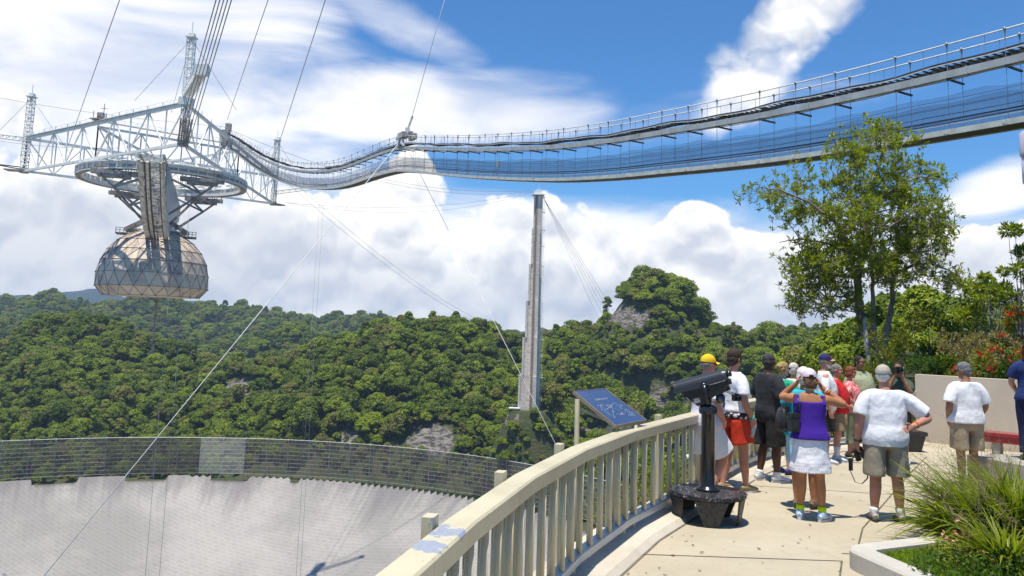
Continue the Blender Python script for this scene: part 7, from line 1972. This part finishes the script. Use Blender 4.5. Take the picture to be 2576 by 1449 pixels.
def hero_tree():
    rng = np.random.default_rng(17); D = 22.0
    pb = P(2228, 912, D)
    loc = V((pb.x, pb.y, float(terrain_h(pb.x, pb.y)) - .1))
    root = thing('broadleaf_tree', 'tall leafy tree with two leaning trunks rising behind the people', 'tree', loc)
    mb = MB(); stems = []
    def pp(x, y, dd=0.0): return P(x, y, D + dd)
    base = V((pb.x, pb.y, loc.z - .2))
    def stem(pts, r0, r1): stems.extend(limb(mb, pts, r0, r1, 10, .012, rng))
    stem([base, pp(2222, 895), pp(2200, 868), pp(2176, 838), pp(2163, 800), pp(2160, 750), pp(2156, 690, .1), pp(2166, 640, .1), pp(2180, 580, .0), pp(2190, 530, -.1), pp(2184, 480, 0), pp(2210, 430), pp(2222, 370, .2), pp(2228, 330, .2)], .155, .02)
    stem([pp(2226, 900), pp(2224, 870, .1), pp(2238, 800, .3), pp(2246, 750, .4), pp(2250, 690, .5), pp(2262, 620, .5), pp(2258, 560, .6), pp(2275, 480, .5)], .10, .018)
    stem([pp(2204, 870), pp(2196, 820, -.1), pp(2198, 740, -.3), pp(2194, 680, -.5), pp(2188, 640, -.6), pp(2200, 590, -.6)], .075, .02)
    stem([pp(2161, 740), pp(2148, 690, -.3), pp(2140, 630, -.6), pp(2120, 580, -.8), pp(2080, 540, -1.0), pp(2030, 505, -1.1), pp(1960, 478, -1.1), pp(1905, 470, -1.2)], .07, .012)
    stem([pp(2184, 560), pp(2150, 520, .6), pp(2120, 470, .9), pp(2090, 425, 1.0)], .05, .012)
    stem([pp(2192, 520), pp(2250, 470, -.6), pp(2320, 440, -.8), pp(2370, 455, -.9)], .05, .012)
    stem([pp(2250, 690, .5), pp(2310, 660, .2), pp(2370, 670, 0), pp(2420, 700, -.1)], .05, .01)
    stem([pp(2156, 700), pp(2100, 690, .6), pp(2050, 720, .8), pp(1990, 730, .8)], .045, .01)
    stem([pp(2160, 760), pp(2110, 740, -.6), pp(2070, 760, -.8), pp(2050, 800, -.8)], .04, .01)
    stem([pp(2150, 640, .1), pp(2080, 610, -.2), pp(2010, 600, -.3), pp(1960, 610, -.3)], .04, .01)
    blobs = [(2215, 345, 88, 42, 1.0), (2185, 425, 135, 62, 1.5), (2300, 475, 92, 62, 1.4), (2225, 540, 180, 78, 2.0), (2080, 560, 92, 80, 1.6), (1985, 490, 75, 45, .9), (1915, 478, 40, 28, .5), (2050, 450, 50, 38, .7), (1955, 555, 42, 22, .5),
             (2335, 590, 70, 75, 1.4), (2150, 670, 135, 70, 1.8), (2310, 675, 118, 55, 1.6), (2030, 690, 62, 70, 1.2), (2080, 765, 95, 42, 1.2), (2390, 712, 42, 26, .7), (2010, 770, 40, 30, .7), (2230, 640, 120, 60, 1.6), (2100, 390, 30, 45, .5)]
    area = np.array([b[2] * b[3] * (.6 + .4 * b[4]) for b in blobs]); area = area / area.sum()
    NC = 480; C = []
    for i in range(NC):
        b = blobs[rng.choice(len(blobs), p=area)]
        while True:
            q = rng.uniform(-1, 1, 3)
            if .16 < (q * q).sum() < 1: break
        C.append(pp(b[0] + q[0] * b[2], b[1] + q[1] * b[3], q[2] * b[4]))
    SA = np.array([tuple(s) for s in stems])
    Cn = np.array([tuple(c) for c in C])
    # secondary boughs feed clusters in neighbourhoods
    hubs = Cn[rng.choice(NC, 62, replace=False)]
    hubpts = []
    for h in hubs:
        d = np.linalg.norm(SA - h, axis=1) + np.maximum(0, SA[:, 2] - h[2] + .2) * 1.5
        a = V(SA[int(np.argmin(d))]); e = V(h)
        m = a.lerp(e, .5) + V(rng.normal(0, .08, 3)) + V((0, 0, -.08))
        hubpts += limb(mb, [a, m, e], .028, .008, 5, .01, rng)
    HA = np.concatenate([SA, np.array([tuple(p) for p in hubpts])])
    base_, dirs_, Ls, Ws = [], [], [], []
    for c in Cn:
        d = np.linalg.norm(HA - c, axis=1); a = V(HA[int(np.argmin(d))]); e = V(c)
        if (e - a).length > .05: mb.tube([a, a.lerp(e, .5) + V(rng.normal(0, .05, 3)), e], [.010, .008, .004], 4, False)
        out = (e - a).normalized() if (e - a).length > .05 else V((0, 0, 1))
        for k in range(rng.integers(6, 11)):
            tip = e + V(rng.normal(0, .16, 3)) + out * rng.uniform(-.1, .15)
            mb.tube([e - out * .05, tip], [.005, .003], 3, False)
            n = rng.integers(9, 14)
            dd = rng.normal(0, 1, (n, 3)) + np.array(tuple(out)) * .7 + np.array([0, 0, .35])
            base_.append(np.repeat(np.array([tuple(tip)]), n, 0) + rng.normal(0, .02, (n, 3))); dirs_.append(dd)
            Ls.append(rng.uniform(.08, .165, n)); Ws.append(rng.uniform(.026, .046, n))
    tr = mb.build('trunk', M_BARK2, root)
    me = leaf_blades(rng, np.concatenate(base_) - np.array(tuple(loc)), np.concatenate(dirs_), np.concatenate(Ls), np.concatenate(Ws), 'crown', [LEAF_SETS['big']])
    mesh_obj('crown', me, None, root)
    print('HERO', len(me.polygons))
    # pale slim trunk beside it
    t2 = thing('slim_tree', 'slim pale trunk leaning beside the tall leafy tree', 'tree', (P(2186, 925, 20.5).x, 20.5, P(2186, 925, 20.5).z - .3))
    mb = MB(); limb(mb, [P(2187, 935, 20.5), P(2184, 890, 20.5), P(2176, 840, 20.6), P(2178, 800, 20.8)], .075, .05, 8); mb.build('trunk', M_PALEBARK, t2)
    b2 = []; d2 = []
    for k in range(16):
        c = np.array(tuple(P(2178 + rng.normal(0, 16), 795 + rng.normal(0, 16), 20.8 + rng.normal(0, .3)))); b2.append(np.repeat(c[None], 9, 0)); d2.append(rng.normal(0, 1, (9, 3)))
    nb = 16 * 9
    me = leaf_blades(rng, np.concatenate(b2) - np.array(tuple(t2.location)), np.concatenate(d2), rng.uniform(.1, .18, nb), rng.uniform(.03, .05, nb), 'crown', [LEAF_SETS['big']]); mesh_obj('crown', me, None, t2)

def shrub(name, label, cat, px, py, d, w, h, kind, leaf=.13, n=2200, seed=0, flowers=0, group=None, twigs=8, aspect=2.4, open_=.0):
    """shrub filling a crown w wide and h high with its top near the given pixel row"""
    rng = np.random.default_rng(seed + 100)
    top = P(px, py, d); gz = float(terrain_h(top.x, top.y)); zc = top.z - h * .5
    loc = V((top.x, top.y, min(gz, top.z - h)))
    root = thing(name, label, cat, loc, 0, group)
    mb = MB(); B = []; Dd = []
    nc = max(8, int(n / 130))
    for i in range(nc):
        q = rng.normal(0, 1, 3); q /= np.linalg.norm(q); q *= rng.uniform(.35, 1.0) ** .6
        c = np.array([top.x + q[0] * w / 2, top.y + q[1] * w / 2, zc + q[2] * h / 2])
        cr = w * rng.uniform(.10, .2) * (1 - .3 * open_)
        k = int(n / nc); dv = rng.normal(0, 1, (k, 3)); dv /= np.linalg.norm(dv, axis=1, keepdims=True)
        B.append(c + dv * cr * rng.uniform(.3, 1.0, (k, 1)) * np.array([1, 1, .75])); Dd.append(dv + np.array([0, 0, .35]) + rng.normal(0, .4, (k, 3)))
        if i < twigs:
            mid = V((top.x + q[0] * w * .15, top.y + q[1] * w * .15, loc.z + (zc - loc.z) * .55))
            limb(mb, [V((loc.x + q[0] * .08 * w, loc.y + q[1] * .08 * w, loc.z - .2)), mid, V(c)], max(.015, w * .012), .006, 5, .02, rng)
    mb.build('stems', M_BARK2 if open_ < .5 else M_PALEBARK, root)
    B = np.concatenate(B); Dd = np.concatenate(Dd)
    me = leaf_blades(rng, B - np.array(tuple(loc)), Dd, leaf * rng.uniform(.6, 1.3, len(B)), leaf / aspect * rng.uniform(.8, 1.2, len(B)), 'foliage', [LEAF_SETS[kind]])
    mesh_obj('foliage', me, None, root)
    if flowers:
        FB = []; FD = []
        for i in range(flowers):
            c = B[rng.integers(len(B))] + np.array([0, -.05, .05]); k = 9
            FB.append(c + rng.normal(0, .03, (k, 3))); FD.append(rng.normal(0, 1, (k, 3)) + np.array([0, -.6, .3]))
        FB = np.concatenate(FB); FD = np.concatenate(FD)
        me = leaf_blades(rng, FB - np.array(tuple(loc)), FD, rng.uniform(.05, .09, len(FB)), rng.uniform(.04, .06, len(FB)), 'flowers', [M_FLOWER]); mesh_obj('flowers', me, None, root)
    return root

def near_trees():
    """mid-distance trees on the slope right of the deck, each from the forest kinds but leafier"""
    spec = [(2095, 838, 95, 9, 0), (2140, 812, 80, 9, 3), (2060, 850, 110, 9, 1), (2245, 742, 60, 8.5, 4), (2330, 735, 48, 7.5, 2), (2160, 800, 70, 9, 5), (2205, 775, 66, 8, 1), (2390, 765, 45, 6.5, 5), (2285, 790, 52, 7, 7), (2020, 868, 120, 9, 2), (1985, 880, 130, 9, 4), (2130, 860, 60, 6, 3), (2200, 850, 48, 5, 2), (2290, 850, 40, 5, 0), (2070, 905, 75, 7, 1)]
    words = ['dark round tree', 'mid green tree', 'broad bright green tree', 'tall narrow green tree', 'dark spreading tree', 'small green tree', '', 'flat-topped green tree']
    place = ['left of the big tree above the navy cap', 'just left of the big tree trunk, higher one', 'above the turquoise woman in the distance', 'right behind the two trunks of the big tree', 'showing its dome right of the big tree', 'behind the foot of the big tree trunk',
             'between the two trunks of the big tree', 'right of the big tree, lower one', 'between the big tree and the flowering slope', 'above the white-haired woman far off', 'above the man in black far off', 'just above the woman in coral', 'just above the man in olive shirt', 'just above the man with the pale cap', 'above the man in the red shirt']
    rng = np.random.default_rng(31)
    big = [crown_mesh('near_tree_a', 41, 4.0, 7.0, 34, .42, 150), crown_mesh('near_tree_b', 42, 3.6, 7.6, 30, .42, 150), crown_mesh('near_tree_c', 43, 4.4, 6.4, 36, .42, 150)]
    for k, (px, py, d, s, vv) in enumerate(spec):
        me = big[k % 3]
        top = P(px, py, d); gz = float(terrain_h(top.x, top.y))
        hh = s * .8
        o = thing('hillside_tree', words[vv] + ' ' + place[k], 'tree', (top.x, top.y, top.z - hh), rng.uniform(0, 6))
        k_ = hh / 7.2
        # crown and trunk apart, sharing the kind's mesh split by material
        for nm, part in (('crown', 0), ('trunk', 1)):
            c = mesh_obj(nm, split_part(me, part), None, o); c.scale = (k_, k_, k_)
        if top.z - hh > gz:
            mb = MB(); mb.tube([V((top.x, top.y, gz - .5)), V((top.x, top.y, top.z - hh * .5))], [.3 * k_, .2 * k_], 6); mb.build('lower_trunk', M_BARK, o, False)
_sp = {}
def split_part(me, part):
    if (me.name, part) in _sp: return _sp[(me.name, part)]
    n = len(me.polygons); mi = np.zeros(n, np.int32); me.polygons.foreach_get('material_index', mi)
    co = np.zeros(len(me.vertices) * 3, np.float32); me.vertices.foreach_get('co', co); co = co.reshape(-1, 3)
    q = np.zeros(n * 4, np.int32); me.loops.foreach_get('vertex_index', q); q = q.reshape(-1, 4)[mi == part]
    u, inv = np.unique(q, return_inverse=True)
    m2 = np_mesh(me.name + ('_crown' if part == 0 else '_trunk'), co[u], inv.reshape(q.shape), [me.materials[part]])
    _sp[(me.name, part)] = m2
    return m2

def planter():
    A = G(2115, 1421); A.z = 0
    e1 = (G(2395, 1380) - A); e1.z = 0; e1 = V((.905, .425, 0)); e2 = V((.22, -.975, 0))
    Bp = A + e1 * 7; Cp = A + e2 * 4.5; Dp = Bp + e2 * 6
    H, W = .17, .22
    mk = pm('planter_kerb', (.50, .47, .41), (.44, .41, .355), 2.5, .75, bump=.15, bscale=60, fine=.08)
    mb = MB()
    # rounded corner kerb as a swept box
    c = A + e1 * .26 + e2 * .26
    pts = [Cp + e1 * W / 2]
    arc = []
    for t in range(9):
        a = t / 8
        p0 = A + e2 * .24; p1 = A; p2 = A + e1 * .24
        arc.append(p0 * (1 - a) ** 2 + p1 * 2 * a * (1 - a) + p2 * a * a)
    outer = [Cp] + arc + [Bp]
    inner = offset_path(outer, W)
    k = len(outer); ch = .02
    out2 = offset_path(outer, ch)
    vs = []
    for i in range(k): vs += [outer[i], outer[i] + V((0, 0, H - ch)), out2[i] + V((0, 0, H)), inner[i] + V((0, 0, H)), inner[i] + V((0, 0, .02))]
    fs = []
    for i in range(k - 1):
        for j in range(4): fs.append((i * 5 + j, i * 5 + j + 1, (i + 1) * 5 + j + 1, (i + 1) * 5 + j))
    mb.add(vs, fs)
    mb.top('planter_kerb', mk, A, 'low cream concrete kerb round the planted bed', 'kerb')
    I0 = inner[4]
    mb = MB(); poly = [V((p.x, p.y, .115)) for p in inner] + [Dp + V((0, 0, .115))]
    mb.add(poly, [tuple(range(len(poly)))])
    ms, g, b = newmat('bed_soil')
    tc = g.n('ShaderNodeTexCoord').outputs['Object']
    n1 = g.noise(tc, 3, 6, .6); n2 = g.noise(tc, 40, 4, .6)
    col = g.mix(g.ss(n2, .4, .65), (.05, .025, .015), (.16, .06, .035)); g.set(b.inputs['Base Color'], g.mix(g.ss(n1, .5, .6), col, (.05, .045, .02))); b.inputs['Roughness'].default_value = .95
    o = mb.build('bed_soil', ms); tag(o, 'red-brown mulch of the planted bed', None, None, 'structure')
    # lawn blades in the corner of the bed
    rng = np.random.default_rng(3)
    n = 26000
    a = rng.uniform(.0, 1.25, n); b_ = rng.uniform(.0, 2.4, n)
    X = I0.x + e1.x * a * (1) + e2.x * b_; Y = I0.y + e1.y * a + e2.y * b_
    edge = .85 + .14 * np.sin(b_ * 5) + .10 * np.sin(b_ * 13) + b_ * .22
    kx = a < edge; X, Y = X[kx], Y[kx]; n = len(X)
    base = np.stack([X, Y, np.full(n, .11)], -1); dv = rng.normal(0, .45, (n, 3)); dv[:, 2] = 1
    ml = leaf_mat('lawn_blades', (.16, .25, .012), (.30, .40, .03), transl=.4)
    o = mesh_obj('lawn_grass', leaf_blades(rng, base, dv, rng.uniform(.03, .075, n), rng.uniform(.006, .010, n), 'lawn_grass', [ml]))
    tag(o, 'short bright green lawn grass in the corner of the planted bed', None, None, 'stuff')

def grass_clump(label, x, y, R, hgt, n, seed, lean=(-.5, .0), cols=('bright', 'big')):
    rng = np.random.default_rng(seed)
    root = thing('strap_leaf_clump', label, 'plant', (x, y, .1), 0, 'strap-leaved clumps in the bed')
    for ci, (kd, fr) in enumerate(((cols[0], .6), (cols[1], .4))):
        m = int(n * 1.25 * fr); vs = []; qs = []
        for i in range(m):
            a = rng.uniform(0, 2 * PI); r = R * math.sqrt(rng.uniform(0, 1)) * .35
            p = np.array([r * math.cos(a), r * math.sin(a), 0.0])
            out = np.array([math.cos(a) + lean[0] + rng.normal(0, .35), math.sin(a) + lean[1] + rng.normal(0, .35), 0]); out /= np.linalg.norm(out) + 1e-6
            L = hgt * rng.uniform(.65, 1.35); w = rng.uniform(.010, .022) if rng.random() < .6 else rng.uniform(.026, .045); el = rng.uniform(.45, 1.35); droop = rng.uniform(.4, 1.5)
            s = np.array([-out[1], out[0], 0]); s = s + np.array([0, 0, rng.normal(0, .5)]); s /= np.linalg.norm(s)
            k0 = len(vs); q = p.copy()
            for t in range(6):
                f = t / 5; wd = w * (1 - f ** 2.2) + .0015
                vs += [q - s * wd / 2, q + s * wd / 2]
                e = el - droop * f; q = q + (out * math.cos(e) + np.array([0, 0, math.sin(e)])) * L / 5
            for t in range(5): qs.append((k0 + 2 * t, k0 + 2 * t + 1, k0 + 2 * t + 3, k0 + 2 * t + 2))
        me = np_mesh('leaves', np.array(vs), np.array(qs), [LEAF_SETS[kd]])
        o = mesh_obj('leaves', me, None, root); o.location = (0, 0, 0)
    # thin flowering stalks
    mb = MB()
    for i in range(int(n * .07)):
        a = rng.uniform(0, 2 * PI); r = R * .3
        p = V((r * math.cos(a), r * math.sin(a), 0)); o = V((math.cos(a) * .35 + lean[0] * .6, math.sin(a) * .35 + lean[1], 1)).normalized(); L = hgt * rng.uniform(.9, 1.55)
        q1 = p + o * L * .6; q2 = p + o * L + V(rng.normal(0, .09, 3)); mb.tube([p, q1, q2], [.002, .0016, .001], 3, False)
        for t in range(8):
            c = q1.lerp(q2, rng.uniform(.2, 1)); e = c + V(rng.normal(0, .055, 3)); mb.tube([c, e], [.0012, .0009], 3, False); mb.box(e, (.004, .004, .008))
    mb.build('seed_stalks', pm('dry_stalk', (.34, .25, .15), (.20, .15, .085), 20, .8) if 'dry_stalk' not in bpy.data.materials else bpy.data.materials['dry_stalk'], root, True)

def bed_plants():
    for k, (px, py, R, h, n, lab) in enumerate(((2470, 1350, .55, .76, 430, 'big strap-leaved grass clump arching over the kerb of the bed'), (2560, 1360, .55, .82, 380, 'strap-leaved grass clump at the right edge behind the lilies'), (2400, 1352, .3, .5, 200, 'small low strap-leaved clump at the left end of the plants'),
                                                (2540, 1300, .5, .74, 300, 'tall grassy clump farthest back in the bed'), (2520, 1425, .35, .5, 240, 'low strap-leaved clump at the front right of the bed'))):
        p = G(px, py, .12); grass_clump(lab, p.x, p.y, R, h, n, 60 + k, (-.75, -.12))
    # low leafy ground plants with a few pink flowers
    rng = np.random.default_rng(9)
    for k, (px, py, lab) in enumerate(((2450, 1432, 'low green leafy plant by the red mulch'), (2520, 1448, 'low leafy plant with pink flowers at the bottom edge'), (2570, 1425, 'low dark leafy plant in the bottom right corner'), (2400, 1455, 'small sprawling plant on the red mulch'), (2480, 1390, 'dark leafy underplant beneath the grass clump'))):
        p = G(px, py, .12); root = thing('ground_plant', lab, 'plant', p)
        n = 520; a = rng.uniform(0, 2 * PI, n); r = np.sqrt(rng.uniform(0, 1, n)) * .34
        base = np.stack([r * np.cos(a), r * np.sin(a), rng.uniform(.0, .22, n) * (1 - r)], -1); dv = rng.normal(0, .8, (n, 3)); dv[:, 2] += .6
        mesh_obj('leaves', leaf_blades(rng, base, dv, rng.uniform(.03, .07, n), rng.uniform(.015, .03, n), 'leaves', [LEAF_SETS['deep' if k % 2 else 'olive']]), None, root)
        if k in (1,):
            n = 30; base = rng.normal(0, .10, (n, 3)) + np.array([-.25, .1, .2]); mf = leaf_mat('pink_flowers', (.6, .12, .16), (.75, .3, .3)); mesh_obj('flowers', leaf_blades(rng, base, rng.normal(0, 1, (n, 3)), rng.uniform(.03, .05, n), rng.uniform(.015, .025, n), 'flowers', [mf]), None, root)

def slope_plants():
    S = [  # name, label, px, py(top), depth, width, height, leaf set, leaf size, n, flowers, open
        ('shrub', 'yellow-green shrub with pale bare twigs behind the pale-capped man', 2265, 830, 19, 2.0, 1.6, 'olive', .10, 2600, 0, .8),
        ('shrub', 'dark ferny bush just behind the left end of the cream wall', 2300, 880, 17.8, 1.3, 1.1, 'deep', .09, 2400, 0, 0),
        ('shrub', 'feathery bright green bush behind the wall left of the grey-haired man', 2375, 885, 17.8, 1.2, .9, 'bright', .08, 2200, 0, 0),
        ('shrub', 'tall dark bush on the slope above the wall', 2395, 790, 22, 2.2, 1.9, 'deep', .11, 3000, 0, 0),
        ('shrub', 'olive bush with open twigs right of the big tree', 2330, 760, 24, 2.6, 2.4, 'olive', .12, 2800, 0, .8),
        ('shrub', 'round dark green bush above the grey-haired man', 2450, 770, 26, 3.0, 1.8, 'big', .12, 3200, 0, 0),
        ('shrub', 'brownish dry bush on the slope above the grey-haired man', 2440, 840, 19, 2.0, 1.0, 'dry', .10, 2000, 0, .6),
        ('flowering_shrub', 'red-flowered shrub right above the wall beside the woman in navy', 2520, 868, 17.5, 1.5, 1.0, 'olive', .07, 2400, 34, .3),
        ('flowering_shrub', 'red-flowered shrub high on the slope at the right edge', 2560, 775, 21, 1.6, .9, 'olive', .08, 1900, 36, .5),
        ('shrub', 'dry straw-coloured bush between the two red-flowered shrubs', 2490, 835, 19, 1.6, .9, 'dry', .09, 1700, 4, .6),
        ('shrub', 'yellow-green bush on the ridge left of the small right-hand tree', 2480, 690, 24, 1.7, 1.7, 'bright', .13, 2000, 0, .5),
        ('shrub', 'olive bush low behind the man in the olive shirt', 2130, 900, 21, 1.8, 1.6, 'olive', .11, 2400, 0, .3),
        ('shrub', 'green bush at the foot of the big tree', 2200, 905, 20, 1.6, 1.4, 'big', .11, 2200, 0, 0),
        ('shrub', 'dark green bush right of the trunk foot of the big tree', 2260, 900, 20.5, 1.4, 1.3, 'deep', .10, 2200, 0, 0),
        ('shrub', 'green bush on the slope left of the big tree foot', 2075, 945, 24, 2.2, 2.0, 'olive', .12, 2600, 0, 0),
        ('shrub', 'leafy bush far left on the near slope behind the railing', 2010, 985, 28, 2.4, 2.4, 'big', .12, 2600, 0, 0),
        ('shrub', 'dense bush above the red flowers on the ridge', 2530, 720, 25, 2.4, 1.8, 'big', .12, 2600, 0, 0),
        ('shrub', 'leafy bush behind the middle of the cream wall', 2440, 895, 17.2, 1.3, .9, 'olive', .09, 2000, 6, .3),
        ('shrub', 'low green bush behind the right end of the wall', 2560, 900, 16.6, 1.2, .8, 'deep', .09, 1800, 10, 0),
    ]
    for k, (nm, lab, px, py, d, w, h, kd, lf, n, fl, op) in enumerate(S):
        shrub(nm, lab, 'shrub', px, py, d, w, h, kd, lf, n, k, fl, None, 9, 2.4, op)
    r = shrub('sapling', 'yellow-green sapling reaching up at the right edge of the picture', 'tree', 2560, 552, 21, 1.7, 2.3, 'bright', .16, 1500, 77, 0, None, 10, 3.2, .9)
    shrub('sapling', 'smaller loose yellow-green sapling left of the one at the right edge', 'tree', 2500, 660, 22, 1.4, 1.5, 'bright', .15, 900, 78, 0, None, 8, 3.2, .9)
    # scrub under the terrace, seen between the balusters
    rng = np.random.default_rng(8)
    for k, (x, y, zt, w, lab, kd) in enumerate(((3.3, 16.5, -1.0, 2.6, 'scrub bush below the railing behind the yellow cap man', 'big'), (4.6, 18.5, -.6, 3.0, 'scrub bush below the railing behind the man in black', 'bright'), (6.0, 20, -.2, 2.8, 'scrub bush below the railing behind the turquoise woman', 'olive'),
            (4.2, 23, -2.4, 3.6, 'wide scrub bush lower on the bank behind the railing', 'olive'), (5.6, 26, -1.5, 4.0, 'pale scrub bush on the bank behind the man in black', 'big'), (2.6, 14.6, -1.7, 1.8, 'green scrub bush seen between the balusters beside the viewer', 'olive'))):
        pr = project(np.array([float(x)]), np.array([float(y)]), np.array([float(zt)]))
        shrub('scrub_bush', lab, 'shrub', pr[0][0], pr[1][0], y, w, 2.0, kd, .12, 2600, 200 + k)
hero_tree(); near_trees(); planter(); bed_plants(); slope_plants()
